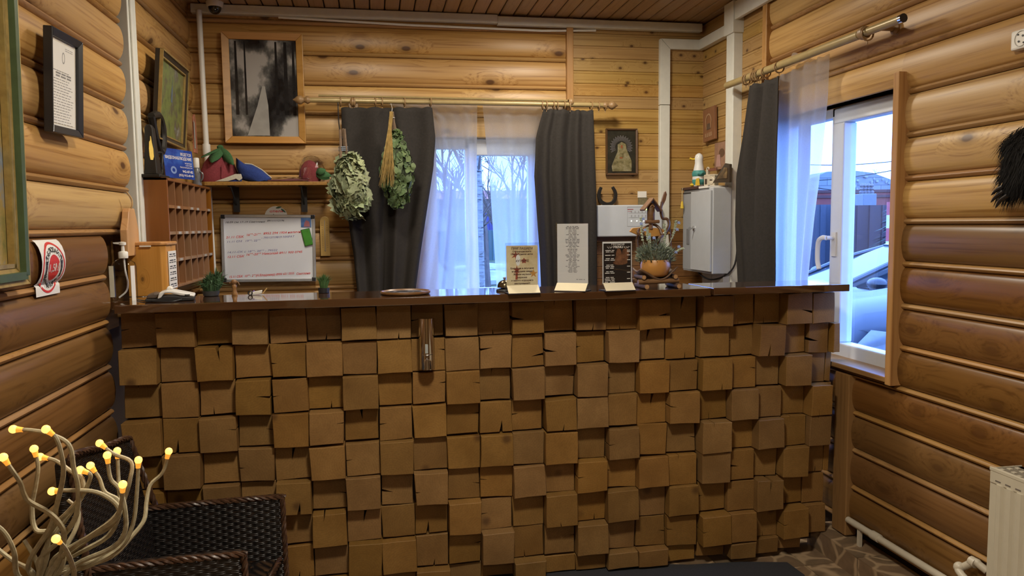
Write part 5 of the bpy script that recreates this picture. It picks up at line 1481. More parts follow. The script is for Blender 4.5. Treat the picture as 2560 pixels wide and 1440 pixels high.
m = MB(B); m.prism([(-iw*.66, -ih*.92), (iw*.70, -ih*.92), (iw*.72, -ih*.45), (iw*.36, ih*.10), (iw*.30, ih*.36), (0, ih*.46), (-iw*.28, ih*.34), (-iw*.28, ih*.02), (-iw*.72, -ih*.66)], (0, 0, z_), (1, 0, 0), (0, 1, 0), (0, 0, 1), .003)
m.build('mantle_relief', picture('tarnished gilt relief', [(.3, (.09, .075, .03)), (.5, (.20, .17, .08)), (.7, (.28, .25, .16))], 55, rough=.4), t, bevel=.001)
m = MB(B)
for cx_, cy_, rx_, ry_ in ((0, ih*.24, .006, .010), (-.004, -ih*.28, .010, .004)): m.add([(cx_+rx_*cos(k*.52), cy_+ry_*sin(k*.52), z_+.0036) for k in range(12)], [tuple(range(12))])
m.build('red_brown_spots', plain('red brown enamel', (.25, .075, .03), .4), t)
XI = 1.815
q = [pX(1761, 277, XI), pX(1789, 264, XI), pX(1794, 346, XI), pX(1764, 357, XI)]
cc = sum(q, Vector())/4
u = (q[1]-q[0])+(q[2]-q[3]); v = (q[0]-q[3])+(q[1]-q[2]); w, h = u.length/4, v.length/4
B = basis(cc+Vector((-.012, 0, 0)), u, (0, 0, 1))
t = thing('carved_icon', 'reddish carved wooden icon with an arch on the right corner wall', 'icon', cc-Vector((0, 0, h)))
m = MB(B); m.box((-w, -h, -.016), (w, h, 0)); m.build('board', wood('red brown board', (.27, .12, .055), (.18, .07, .03), 2, knots=0), t, bevel=.003)
m = MB(B); N = 16
m.add([(r*w*.55*cos(pi*k/N), h*.18+r*h*.48*sin(pi*k/N), .0015) for r in (.78, 1) for k in range(N+1)], [(k, k+1, N+2+k, N+1+k) for k in range(N)])
for s in (-1, 1): m.quad((s*w*.55, h*.18, .0015), (s*w*.43, h*.18, .0015), (s*w*.30, -h*.25, .0015), (s*w*.42, -h*.25, .0015))
for k in range(4): m.box((-w*.6+k*w*.32, -h*.75, 0), (-w*.44+k*w*.32, -h*.50, .002))
m.build('arch_relief', plain('pale relief', (.36, .22, .12), .6), t)
m = MB(B); m.prism([(-w*.3, -h*.3), (w*.3, -h*.3), (w*.2, .05*h), (-w*.2, .05*h)], (0, 0, 0), (1, 0, 0), (0, 1, 0), (0, 0, 1), .0018); m.build('dark_relief', plain('grey brown relief', (.11, .075, .05), .6), t)
m = MB(); q2 = [pX(1796, 358, XI), pX(1815, 354, XI), pX(1815, 420, XI), pX(1793, 425, XI)]
cc = sum(q2, Vector())/4
B = basis(cc+Vector((-.01, 0, 0)), (q2[1]-q2[0]), (0, 0, 1)); w, h = (q2[1]-q2[0]).length/2*1.5, (q2[0]-q2[3]).length/2
t = thing('print_icon', 'small pale pink icon print half hidden behind the white duct', 'icon', cc-Vector((0, 0, h)))
m = MB(B); m.box((-w, -h, -.008), (w, h, 0)); m.build('board', plain('pinkish brown print', (.30, .17, .11), .5, var=.3), t)
m = MB(B); m.add([(.3*w+r*w*.5*cos(k*.4), h*.2+r*h*.32*sin(k*.4), .001) for r in (1,) for k in range(16)], [tuple(range(16))]); m.build('dark_print', plain('dark brown print', (.13, .07, .04), .5), t)
m = MB(B); m.quad((-.7*w, -h*.8, .0012), (.2*w, -h*.8, .0012), (.0, .1*h, .0012), (-.5*w, .1*h, .0012)); m.build('pink_print', plain('pale pink print', (.45, .27, .24), .5), t)

t_ = []
for x, y in ((1503, 468), (1499, 478), (1497, 490), (1501, 502), (1510, 509), (1519, 511), (1529, 508), (1536, 500), (1539, 488), (1537, 478), (1531, 467)): t_.append(pY(x, y, YI-.01))
m = MB(); pts = smooth_path(t_, 3)
vs = []; cen = sum(pts, Vector())/len(pts)
secs = []
for i, p in enumerate(pts):
    tn = (pts[min(i+1, len(pts)-1)]-pts[max(i-1, 0)]).normalized(); o_ = Vector((tn.z, 0, -tn.x)); wd = .0105*(.75+.25*sin(pi*i/(len(pts)-1)))
    secs.append([p+o_*wd+Vector((0, -.006, 0)), p-o_*wd+Vector((0, -.006, 0)), p-o_*wd+Vector((0, .006, 0)), p+o_*wd+Vector((0, .006, 0))])
m.loft(secs); o = m.build('horseshoe', IRON, bevel=.002); tag(o, 'dark iron horseshoe on the narrow boards above the white alarm panel', 'horseshoe')

a, b = pY(1594, 484, YI), pY(1617, 508, YI)
t = thing('wall_tag', 'small plastic card holder on the boards above the alarm panel', 'card', ((a.x+b.x)/2, YI, b.z))
MB().box((a.x-.001, YI-.008, lerp(a.z, b.z, .42)), (b.x-.004, YI, a.z+.012)).build('white_top', PAPER, t, bevel=.001)
MB().box((a.x+.002, YI-.006, b.z-.012), (b.x, YI, lerp(a.z, b.z, .40))).build('card', plain('olive card', (.17, .14, .075), .5, var=.3, scale=120), t)

a, b = pY(1494, 513, 3.99), pY(1655, 590, 3.99)
t = thing('alarm_panel', 'flat white alarm control panel with rows of small lights on the boards', 'alarm panel', ((a.x+b.x)/2, 4.0, b.z))
MB().box((a.x, 3.985, b.z), (b.x, 4.04, a.z)).build('housing', plain('panel white', (.50, .53, .58), .4, var=.02), t, bevel=.006)
B = basis(((a.x+b.x)/2, 3.9845, (a.z+b.z)/2), (1, 0, 0), (0, 0, 1)); w, h = (b.x-a.x)/2, (a.z-b.z)/2
m = MB(B)
for y0_, y1_ in ((.88, .86), (-.36, -.34)): m.box((-.10*w, y0_*h, 0), (.62*w, y1_*h, .0004))
for x0_ in (-.10, .615): m.box((x0_*w, -.36*h, 0), ((x0_+.006)*w, .88*h, .0004))
for y_ in (.5, .2): m.box((-.05*w, y_*h, 0), (.5*w, (y_-.012)*h, .0004))
for r_, y_ in enumerate((.62, .36)):
    for k in range(5): m.box((.02*w+.11*k*w, y_*h, 0), (.045*w+.11*k*w, (y_-.12)*h, .0004))
m.build('panel_print', plain('grey print', (.30, .31, .34), .5), t)
m = MB(B); m.box((-.09*w, .70*h, 0), (.09*w, .74*h, .0004)); m.box((-.09*w, .58*h, 0), (.04*w, .60*h, .0004)); m.build('red_print', plain('dull red print', (.35, .05, .06), .5), t)
LEDW = emit('white indicator', (1, 1, .85), 1.6); LEDG = emit('green indicator', (.75, 1, .25), 1.6)
m = MB(B)
for x_ in (.03, .20, .31, .42): m.ball((x_*w, -.02*h, 0), .0035, 8, 6)
m.build('white_light', LEDW, t)
m = MB(B)
for x_ in (.40, .50): m.ball((x_*w, .70*h, 0), .0035, 8, 6)
m.build('green_light', LEDG, t)

# ------------------------------------------------------------------ white key cabinet in the corner
XC = 1.675
p0, p1 = pX(1783, 470, XC), pX(1709, 466, XC)
y0, y1 = p0.y, min(4.03, p1.y)
zt, zb = p0.z+.004, pX(1783, 686, XC).z
t = thing('key_cabinet', 'white metal wall cabinet with a key in its lock, beside the dark curtain', 'cabinet', (1.745, (y0+y1)/2, zb))
CABW = plain('cabinet white', (.44, .46, .49), .38, var=.03)
MB().box((XC, y0, zb), (1.776, y1, zt)).build('body', CABW, t, bevel=.004)
yd = lerp(y0, y1, .66)
m = MB(); m.box((XC-.012, y0+.006, zb+.012), (XC-.001, yd, zt-.014)); m.build('door', CABW, t, bevel=.002)
m = MB(); m.box((XC-.003, yd+.006, zb+.010), (XC+.002, y1-.004, zt-.016)); m.build('strip_panel', plain('cabinet grey', (.30, .31, .33), .4, var=.03), t)
m = MB(); m.box((XC-.0045, yd+.01, zt-.020), (XC, y1-.004, zt-.014)); m.build('dark_gap', BLACK, t)
ym = lerp(yd, y1, .42); zm = lerp(zb, zt, .50)
m = MB(); m.box((XC-.006, ym-.018, zm-.075), (XC-.002, ym+.018, zm+.01)); m.build('handle_recess', plain('grey recess', (.17, .17, .18), .4), t, bevel=.008)
m = MB(); m.lathe([(.013, 0), (.013, .006), (.008, .008)], (XC-.012, lerp(y0, yd, .80), zm+.012), (-1, 0, 0), 14); m.build('lock', CHROME, t, smooth=40)
m = MB(); q0 = Vector((XC-.020, lerp(y0, yd, .80), zm+.012)); m.box((q0.x-.010, q0.y-.002, q0.z-.003), (q0.x, q0.y+.002, q0.z+.003)); m.lathe([(.009, -.0015), (.009, .0015)], q0+Vector((-.018, 0, 0)), (0, 1, 0), 12); m.build('key', STEEL, t)
ZK = zt
# book, gull, clock and frame on the cabinet
c = pX(1735, 458, XC+.02)
t = thing('book', 'dark brown and white notebook lying on the cabinet under the gull', 'book', (XC+.05, lerp(y0, y1, .55), ZK))
MB().box((XC-.014, lerp(y0, y1, .42), ZK), (XC+.10, y1+.0, ZK+.014)).build('dark_cover', plain('maroon cover', (.060, .022, .016), .5), t, bevel=.002)
MB().box((XC-.008, lerp(y0, y1, .12), ZK), (XC+.11, lerp(y0, y1, .42), ZK+.011)).build('white_pages', PAPER, t)
yt = lerp(y0, y1, .93)
t = thing('tassel', 'yellow tassel hanging on a cord from the cabinet top', 'tassel', (XC-.02, yt, ZK-.10))
m = MB(); m.tube([(XC-.01, yt, ZK+.012), (XC-.018, yt, ZK+.012), (XC-.019, yt, ZK-.01), (XC-.019, yt, ZK-.065)], .0018, 6); m.build('cord', plain('cream cord', (.55, .48, .28), .8), t, smooth=True)
m = MB(); m.lathe([(.002, 0), (.006, -.008), (.010, -.040), (.006, -.044)], (XC-.019, yt, ZK-.058), n=8); m.build('tassel_end', plain('yellow thread', (.62, .43, .04), .7), t)
xg = XC+.03
c = pX(1747, 455, xg); c.z = ZK+.0145
YEL = plain('yellow glaze', (.62, .42, .03), .35); TEAL = plain('teal cloth', (.05, .24, .22), .6)
t = thing('gull_figurine', 'white seagull figurine with yellow beak and teal scarf on the cabinet', 'figurine', c)
k_ = (pX(1747, 383, xg).z-c.z)/.150
m = MB(); m.lathe([(r*k_, h*k_) for r, h in ((.022, 0), (.027, .012), (.029, .035), (.026, .065), (.021, .090), (.018, .105), (.0185, .118), (.019, .130), (.015, .142), (.006, .149), (.0005, .150))], c, n=18); m.build('body', plain('gull white', (.66, .66, .65), .35, var=.05), t, smooth=True)
dl = Vector((-.55, .83, 0))
m = MB(); m.tube([c+dl*.014*k_+Vector((0, 0, .125*k_)), c+dl*.032*k_+Vector((0, 0, .125*k_)), c+dl*.046*k_+Vector((0, 0, .130*k_)), c+dl*.050*k_+Vector((0, 0, .122*k_))], [.006*k_, .004*k_, .004*k_, .0015*k_], 8); m.build('beak', YEL, t, smooth=True)
m = MB(); m.ball(c+Vector((-.011, -.012, .134))*k_, .0022, 8, 6); m.build('eye', BLACK, t)
m = MB(); m.lathe([(.028*k_, .045*k_), (.031*k_, .052*k_), (.030*k_, .064*k_), (.025*k_, .072*k_)], c, n=18, cap=False); m.tube([c+Vector((-.016, -.028, .058))*k_, c+Vector((-.006, -.034, .055))*k_, c+Vector((.004, -.031, .062))*k_], .007*k_, 8); m.lathe([(.0255*k_, .008*k_), (.029*k_, .016*k_), (.030*k_, .030*k_), (.026*k_, .036*k_)], c, n=18, cap=False); m.build('scarf', TEAL, t, smooth=True)
m = MB()
for s in (-1, 1): m.ball(c+dl*.026*k_+Vector((s*.010, -.010, .008))*k_, (.013*k_, .015*k_, .008*k_), 10, 6)
m.prism([(-.012*k_, .0), (.012*k_, 0), (.008*k_, .034*k_), (-.008*k_, .03*k_)], c+Vector((-.018, -.026, .004))*k_, (.8, -.3, 0), (0, 0, 1), (-.3, -.8, 0), .006); m.build('feet', YEL, t, smooth=True)
xc = XC+.045
c = pX(1778, 455, xc); c.z = ZK+.0115
t = thing('toy_clock', 'small cream model house with a clock face on the cabinet, right of the gull', 'ornament', c)
CREAM = plain('cream ceramic', (.48, .42, .32), .4, var=.2)
u = Vector((.35, -.94, 0)).normalized(); f = Vector((-.94, -.35, 0))
m = MB(basis(c, u, (0, 0, 1))); m.box((-.040, 0, -.015), (.036, .052, .012)); m.prism([(-.045, .052), (.040, .052), (.034, .060), (-.036, .060)], (0, 0, -.017), (1, 0, 0), (0, 1, 0), (0, 0, 1), .03); m.box((-.035, .060, -.012), (-.020, .086, .004)); m.tube([(-.0275+.0085*cos(pi*k/8), .086+.012*sin(pi*k/8), -.004) for k in range(9)], .004, 6); m.build('house', CREAM, t, bevel=.0015)
m = MB(basis(c, u, (0, 0, 1))); m.box((-.018, .078, -.010), (.038, .086, .004)); m.box((-.014, .088, -.008), (.034, .092, .0)); m.build('brown_beam', plain('red brown beam', (.17, .06, .035), .5), t)
m = MB(basis(c, u, (0, 0, 1))); m.lathe([(.019, .012), (.020, .014), (.017, .016)], (.014, .028, 0), (0, 0, 1), 20); m.build('clock_face', CREAM, t, smooth=30)
m = MB(basis(c, u, (0, 0, 1)))
for a_ in (.6, 2.4): m.box((.014, .0275, .0165), (.014+.011*cos(a_), .0285+.008*sin(a_), .0172))
m.box((-.033, .010, .012), (-.018, .038, .0125)); m.box((-.012, .002, .012), (.004, .006, .0125)); m.tube([(.014+.020*cos(pi*k/8), .040+.014*sin(pi*k/8), .010) for k in range(9)], .002, 6); m.build('dark_marks', plain('dark brown marks', (.05, .03, .02), .5), t)
xf = XC+.055
c = pX(1810, 455, xf); c.z = ZK+.001
t = thing('easel_frame', 'black triangular frame leaning on the cabinet next to the dark curtain', 'picture frame', c)
a1, a2, a3, a4 = pX(1781, 457, xf-.02), pX(1812, 408, xf+.02), pX(1825, 410, xf+.02), pX(1824, 456, xf-.01)
a1.z = max(a1.z, ZK+.002); a4.z = max(a4.z, ZK+.002)
m = MB(); m.hull8([a1, a4, a3, a2], [p+Vector((.012, 0, 0)) for p in (a1, a4, a3, a2)]); m.build('frame', plain('black brown lacquer', (.020, .013, .009), .25), t, bevel=.003)
g = (a1+a2+a3+a4)/4
m = MB(); m.hull8([p.lerp(g, .42)+Vector((-.003, 0, 0)) for p in (a1, a4, a3, a2)], [p.lerp(g, .42) for p in (a1, a4, a3, a2)]); m.build('photo', picture('dim photo', [(.35, (.02, .013, .008)), (.6, (.10, .06, .025)), (.75, (.22, .15, .06))], 30), t)
# sockets under the cabinet and its loose cable
p0 = pX(1757, 694, 1.80); p1 = pX(1843, 718, 1.80)
t = thing('wall_sockets', 'white socket boxes low on the wall under the key cabinet', 'socket', (1.80, 3.75, 1.02))
MB().box((1.765, 3.74, .98), (1.83, 3.90, 1.135)).build('socket_box', plain('socket grey white', (.50, .50, .50), .4), t, bevel=.004)
MB().box((1.745, 3.60, .98), (1.83, 3.735, 1.105)).build('socket_box', plain('socket white', (.60, .60, .59), .4), t, bevel=.004)
m = MB(); m.box((1.764, 3.76, 1.02), (1.766, 3.775, 1.05)); m.box((1.764, 3.76, 1.07), (1.766, 3.775, 1.10)); m.box((1.743, 3.62, 1.075), (1.746, 3.72, 1.082)); m.build('slot', BLACK, t)
m = MB(); m.tube(smooth_path([(1.70, 3.80, zb-.006), (1.705, 3.75, zb-.025), (1.72, 3.68, zb-.035), (1.75, 3.60, zb-.012), (1.785, 3.555, zb+.05), (1.80, 3.55, zb+.2)], 5), .0045, 6); o = m.build('power_cable', BLACK, smooth=True); tag(o, 'black cable looping under the white key cabinet', 'cable')

# ------------------------------------------------------------------ driftwood stand with bowl of flowers, birdhouse and vine
DRIFT = wood('driftwood', (.20, .105, .048), (.10, .048, .022), 0, grain=35, knots=.3, rough=.5)
BARK = plain('brown bark', (.10, .055, .028), .6, var=.4, scale=50, bump=.4)
ENDW = plain('pale log end', (.36, .20, .085), .6, var=.25, scale=90)
YF = 2.655
P = lambda px, py, dy=0: pY(px, py, YF+dy)
c = P(1640, 722); c.z = ZC
t = thing('driftwood_stand', 'driftwood raft with birdhouse and curling vine, carrying the flower bowl', 'ornament', c)
x0, x1 = P(1590, 706).x, P(1688, 706).x
for x_, dy, dz in ((P(1607, 717).x, 0, .009), (P(1686, 714).x, 0, .009)):
    m = MB(); m.tube([(x_, YF-.045, ZC+dz), (x_, YF+.07, ZC+dz)], .009, 10); m.build('runner_log', BARK, t, smooth=True)
    m = MB(); m.lathe([(.0001, 0), (.0082, 0), (.0082, .001)], (x_, YF-.0455, ZC+dz), (0, 1, 0), 12); m.build('cut_end', ENDW, t)
for dy, zz_ in ((-.022, .026), (.045, .026)):
    m = MB(); m.tube([(x0, YF+dy, ZC+zz_), (lerp(x0, x1, .4), YF+dy, ZC+zz_+.001), (x1+.004, YF+dy, ZC+zz_+.002)], [.009, .010, .009], 10); m.build('cross_log', DRIFT, t, smooth=True)
for x_ in (P(1602, 698).x, P(1680, 696).x):
    m = MB(); m.tube([(x_, YF-.035, ZC+.043), (x_, YF+.055, ZC+.043)], .0085, 10); m.build('top_log', BARK, t, smooth=True)
    m = MB(); m.lathe([(.0001, 0), (.0078, 0), (.0078, .001)], (x_, YF-.0355, ZC+.043), (0, 1, 0), 12); m.build('cut_end', ENDW, t)
m = MB(); m.grid(lambda u, v: (c.x+(u-.5)*.145, YF+.012+(v-.5)*.085, ZC+.040+.034*abs(2*u-1)**2.0-.010*(1-(2*v-1)**2)+(.006*sin(8*u) if v < .3 else 0)), 18, 8); m.build('bark_dish', BARK, t, smooth=True, solid=.006)
vine = [P(1612, 706, .05), P(1600, 650, .06), P(1592, 600, .06), P(1608, 572, .05), P(1632, 561, .04), P(1648, 570, .03), P(1655, 585, .02), P(1664, 580, .02), P(1672, 562, .03), P(1668, 548, .04), P(1656, 545, .04), P(1652, 525, .03), P(1655, 505, .03)]
m = MB(); m.tube(smooth_path(vine, 5), .0055, 8); m.tube(smooth_path([P(1672, 565, .03), P(1676, 620, .05), P(1672, 690, .055)], 6), .005, 8); m.tube(smooth_path([P(1656, 588, .02), P(1648, 596, .01), P(1645, 610, .02)], 4), .006, 8); m.tube(smooth_path([P(1597, 572, .03), P(1594, 580, .02), P(1602, 588, .02), P(1610, 580, .02)], 4), .0045, 8)
m.build('vine', plain('dark vine', (.115, .060, .030), .45, var=.3, scale=70, bump=.3), t, smooth=True)
sp = [P(1656, 504, .03), P(1651, 515, .028), P(1656, 497, .028), P(1661, 480, .026), P(1665, 479, .026), P(1666, 495, .028), P(1661, 512, .03)]
m = MB(); m.loft([[p+Vector((0, dy, 0)) for p in (P(1653, 520, .03), P(1651, 512, .03), P(1655, 496, .03), P(1660, 481, .03), P(1664, 477, .03), P(1667, 486, .03), P(1664, 500, .03), P(1657, 514, .03))] for dy in (-.004, .004)]); m.build('carved_leaf', plain('brown carved leaf', (.17, .085, .045), .4, var=.2), t, bevel=.002)
m = MB(); m.loft([[P(x, y, .035)+Vector((0, dy, 0)) for x, y in ((1573, 579), (1580, 570), (1600, 568), (1640, 570), (1665, 575), (1676, 583), (1665, 588), (1630, 592), (1592, 587))] for dy in (-.006, .006)]); m.build('wood_slab', plain('orange cut slab', (.40, .20, .05), .45, var=.3, scale=20), t, bevel=.002)
bh = m = MB(); m.lathe([(.0135, 0), (.0145, .003), (.0142, .055), (.009, .066)], (P(1627, 552, .03).x, YF+.03, P(1627, 552, .03).z), n=10); house = m.build('birdhouse', DRIFT, t, smooth=40)
zb_ = P(1627, 552, .03).z; xb_2 = P(1627, 552, .03).x
for s, far in ((-1, (1606, 528)), (1, (1648, 530))):
    m = MB(); e = P(*far, .03); tp = P(1628, 499, .03)
    dv = (e-tp).normalized(); nv = Vector((dv.z, 0, -dv.x))*s*-1
    m.hull8([tp+Vector((0, -.024, 0)), e+Vector((0, -.024, 0)), e+Vector((0, .022, 0)), tp+Vector((0, .022, 0))], [tp+Vector((0, -.024, .007)), e+Vector((s*.004, -.024, .006)), e+Vector((s*.004, .022, .006)), tp+Vector((0, .022, .007))]); m.build('roof', DRIFT, house, bevel=.002)
m = MB(); m.tube([(xb_2-.027, YF+.018, zb_-.004), (xb_2+.028, YF+.018, zb_-.003)], .0065, 8); m.build('perch_log', DRIFT, house, smooth=True)
m = MB(); m.tube([(xb_2+.007*cos(pi*k/8), YF+.014, zb_+.050+.007*sin(pi*k/8)) for k in range(9)], .0015, 6); m.build('arch_detail', ENDW, house)
m = MB(); m.tube([(xb_2, YF+.03, zb_-.03), (xb_2, YF+.03, zb_)], .008, 8); m.build('post', DRIFT, house, smooth=True)

cb_ = P(1638, 690, .012); 
zb0 = ZC+.043
t = thing('flower_bowl', 'orange wooden bowl of grey-green foliage and pale blue flowers', 'plant', (cb_.x, YF+.012, zb0))
bw = (P(1673, 670).x-P(1603, 670).x)/2
m = MB(); m.lathe([(bw*.70, 0), (bw*.88, .008), (bw*1.0, .030), (bw*1.0, .045), (bw*.90, .062), (bw*.82, .062), (bw*.84, .045), (.001, .04)], (cb_.x, YF+.012, zb0), n=28); m.build('bowl', wood('orange bowl', (.50, .26, .075), (.34, .15, .035), 2, grain=35, knots=.4, rough=.35), t, smooth=True)
top = Vector((cb_.x, YF+.012, zb0+.052))
rr = random.Random(12)
m = MB()
for k in range(1500):
    a_ = rr.uniform(0, 2*pi); r_ = rr.random()**.55*.066; h_ = rr.uniform(.000, .075)*(1.1-r_*8)
    p = top+Vector((cos(a_)*r_, sin(a_)*r_*.7, max(h_, .0)))
    d_ = Vector((cos(a_)*rr.uniform(.2, 1), sin(a_)*rr.uniform(.2, 1), rr.uniform(.0, 1))).normalized(); L = rr.uniform(.012, .024)
    sd = d_.cross(Vector((rr.uniform(-1, 1), rr.uniform(-1, 1), .5))).normalized()*.0018
    m.add([p, p+d_*L*.5+sd, p+d_*L, p+d_*L*.5-sd], [(0, 1, 2, 3)])
stuff(m.build('foliage', plain('grey green foliage', (.17, .21, .15), .7, var=.55, scale=60), t))
FLB = plain('pale blue petals', (.28, .38, .70), .5, var=.2, scale=90); SPK = plain('pale green spike', (.36, .42, .31), .7, var=.25, scale=120)
for path, bl in (([(1615, 640), (1607, 600), (1602, 545)], [(1608, 548), (1603, 560)]), ([(1625, 640), (1620, 600), (1618, 570)], [(1612, 575)]), ([(1660, 640), (1662, 600), (1661, 562)], []), ([(1668, 630), (1680, 595), (1690, 553)], [(1697, 557), (1693, 574)]), ([(1672, 642), (1692, 628), (1708, 621)], [(1697, 617), (1690, 631)]), ([(1630, 630), (1625, 605), (1624, 585)], [(1622, 594), (1635, 595)])):
    pts = smooth_path([top+Vector(((P(path[0][0], 640).x-top.x)*.4, 0, -.005))]+[P(x, y, .0) for x, y in path[1:]], 8)
    m = MB()
    m.tube(pts, .0014, 5)
    for i in range(len(pts)//2, len(pts)):
        for q_ in range(3):
            a_ = i*1.9+q_*2.1; m.ball(pts[i]+Vector((cos(a_)*.003, sin(a_)*.003, rr.uniform(-.002, .002))), (.0028, .0028, .0036), 6, 4)
    sp_ = m.build('flower_spike', SPK, t, smooth=True)
    for x, y in bl:
        m = MB(); p = P(x, y, -.004)
        for k in range(6):
            a_ = 2*pi*k/6; d_ = Vector((cos(a_), -.3, sin(a_)*.8+.2)); m.add(*leafpoly(p, d_, d_.cross(Vector((0, 1, .1))), .0075, .0020, .002, 3))
        m.build('blossom', FLB, sp_)

# ------------------------------------------------------------------ radiator and pipes, socket, fur on the right wall
RADM = plain('cream radiator enamel', (.50, .46, .36), .4, var=.03)
XRf = 1.690
p0 = pX(2477, 1168, XRf)
yr1, ztr = p0.y, p0.z
t = thing('radiator', 'cream panel radiator with vertical ribs at the right edge of the picture', 'radiator', (1.74, yr1-.5, .14))
rz0_ = ztr-.50
prof = [(yr1, 0)]
ribw = .0335
y_ = yr1-.028
m = MB()
pts = [(XRf, yr1), (XRf, yr1-.022)]
k = 0
yy = yr1-.022
while yy > yr1-1.0:
    pts += [(XRf, yy), (XRf-.0055, yy-.007), (XRf-.0055, yy-.020), (XRf, yy-.027)]
    yy -= ribw
pts += [(XRf, yr1-1.02), (XRf+.014, yr1-1.02), (XRf+.014, yr1)]
m.prism(pts, (0, 0, rz0_+.035), (1, 0, 0), (0, 1, 0), (0, 0, 1), ztr-rz0_-.075); m.build('ribbed_panel', RADM, t)
m = MB(); m.box((XRf-.002, yr1-1.02, ztr-.042), (XRf+.014, yr1, ztr)); m.box((XRf-.002, yr1-1.02, rz0_), (XRf+.014, yr1, rz0_+.035)); m.box((XRf-.003, yr1-1.02, ztr-.008), (XRf+.003, yr1+.002, ztr+.003)); m.build('front_band', RADM, t, bevel=.002)
m = MB(); m.box((XRf, yr1-.004, rz0_), (XRf+.10, yr1+.0, ztr)); m.build('end_cover', RADM, t, bevel=.002)
m = MB(); m.box((XRf+.084, yr1-1.02, rz0_+.02), (XRf+.098, yr1-.004, ztr-.004)); m.build('back_panel', RADM, t)
m = MB(); m.box((XRf+.003, yr1-1.02, ztr-.008), (XRf+.098, yr1-.004, ztr-.004)); m.build('top_grille', plain('grille shade', (.20, .18, .14), .5), t)
m = MB()
for i in range(34):
    for j in range(3): m.box((XRf+.016+.026*j+(.012 if i % 2 else 0), yr1-.022-.029*i, ztr-.004), (XRf+.027+.026*j+(.012 if i % 2 else 0), yr1-.010-.029*i, ztr-.002))
m.build('grille_bars', RADM, t)
m = MB()
for i in range(29): m.box((XRf-.0026, yr1-.029-ribw*i-.009, ztr-.034), (XRf-.0018, yr1-.029-ribw*i+.009, ztr-.030))
m.build('slot_marks', plain('slot shade', (.14, .12, .10), .6), t)
PIPE = plain('cream pipe', (.52, .47, .37), .4, var=.04)
zp = .120
t = thing('heating_pipe', 'cream heating pipe running above the tiled plinth along the right wall', 'pipe', (1.79, 2.0, .09))
a = pX(2120, 1299, 1.80); b = pX(2350, 1440, 1.80)
d_ = (b-a).normalized()
m = MB(); m.tube([a, a.lerp(b, .45), b, b+d_*.9], .0125, 12); m.build('pipe', PIPE, t, smooth=True)
q_ = a.lerp(b, .34)
m = MB(); m.tube([q_-d_*.022, q_-d_*.020, q_+d_*.020, q_+d_*.022], [.013, .0165, .0165, .013], 12); m.build('coupling', PIPE, t, smooth=True)
for f_ in (.15, 1.25):
    q_ = a.lerp(b, f_)
    m = MB(); m.box((q_.x-.006, q_.y-.008, .078), (q_.x+.006, q_.y+.008, q_.z)); m.build('pipe_clip', PIPE, t)
e0 = pX(2398, 1418, 1.775); e1 = pX(2448, 1412, 1.80)
t = thing('radiator_pipe', 'cream elbow pipe leading to the radiator from below', 'pipe', (e0.x, e0.y, .09))
m = MB(); m.tube(smooth_path([(e1.x+.01, e1.y-.02, e1.z-.012), e1, e1+Vector((-.004, .012, .004)), e0+Vector((.008, -.006, .003)), e0, e0+Vector((-.008, -.012, -.010)), e0+Vector((-.012, -.08, -.034)), e0+Vector((-.012, -.4, -.16))], 5), .0115, 12); m.build('pipe', PIPE, t, smooth=True)
m = MB(); m.ball(e0, (.017, .017, .017), 12, 8); m.tube([e1+Vector((-.004, .008, 0)), e1+Vector((-.006, .028, .002))], .0155, 12); m.build('elbow', PIPE, t, smooth=True)

XS = 1.80
a = pX(2531, 80, XS); 
t = thing('double_socket', 'white double power socket at the end of a duct, upper right', 'socket', (XS+.01, a.y-.06, a.z-.04))
ZS_ = a.z
MB().box((XS-.006, a.y-.145, ZS_-.055), (1.83, a.y, ZS_+.0)).build('socket_box', WHITE_PLASTIC, t, bevel=.006)
for k in range(2):
    cy_ = a.y-.037-.068*k; cz_ = ZS_-.027
    m = MB(); m.lathe([(.022, .001), (.0205, .002), (.0195, -.010), (.0001, -.010)], (XS-.006, cy_, cz_), (-1, 0, 0), 20, cap=False)
    s_ = m.build('socket_well', plain('well shade', (.50, .49, .44), .4), t, smooth=40)
    m = MB()
    m.box((XS-.0085, cy_-.021, cz_-.0215), (XS-.006, cy_+.021, cz_+.0215))
    m = MB()
    for sgn in (-1, 1): m.lathe([(.0028, 0), (.0028, .002)], (XS-.0065, cy_+sgn*.0095*.7, cz_-sgn*.0095*.7), (-1, 0, 0), 10); m.box((XS-.0085, cy_+sgn*.014*.7-.002, cz_+sgn*.018*.7-.002), (XS-.006, cy_+sgn*.014*.7+.002, cz_+sgn*.018*.7+.002))
    m.build('socket_holes', BLACK, s_)
yd_ = a.y-.060
MB().box((XS+.004, yd_-.055, ZS_-.002), (1.83, yd_-.005, 2.42)).build('duct_length', DUCT, t, bevel=.003)

FUR = plain('black fur', (.010, .009, .008), .8, var=.5, scale=50, spec=.15)
CLAW = plain('black claw', (.015, .013, .012), .3)
XF = 1.745
t = thing('fur_hide', 'shaggy black fur hide with claws hanging on the right wall edge', 'fur hide', pX(2540, 500, XF))
body = [(2560, 310), (2525, 330), (2505, 355), (2512, 390), (2500, 430), (2515, 455), (2498, 470), (2508, 490), (2535, 485), (2560, 478), (2590, 492), (2618, 470), (2645, 440), (2640, 400), (2650, 360), (2625, 330), (2600, 318)]
m = MB()
ctr = Vector((2570, 400, 0))
def furp(px, py, dx): return pX(px, py, XF+dx)
m.loft([[furp(ctr.x+(x-ctr.x)*s, ctr.y+(y-ctr.y)*s, dx) for x, y in body] for s, dx in ((.90, .075), (.86, .02), (.55, -.025), (.1, -.04))]); m.build('hide', FUR, t, smooth=True)
rr = random.Random(5)
m = MB()
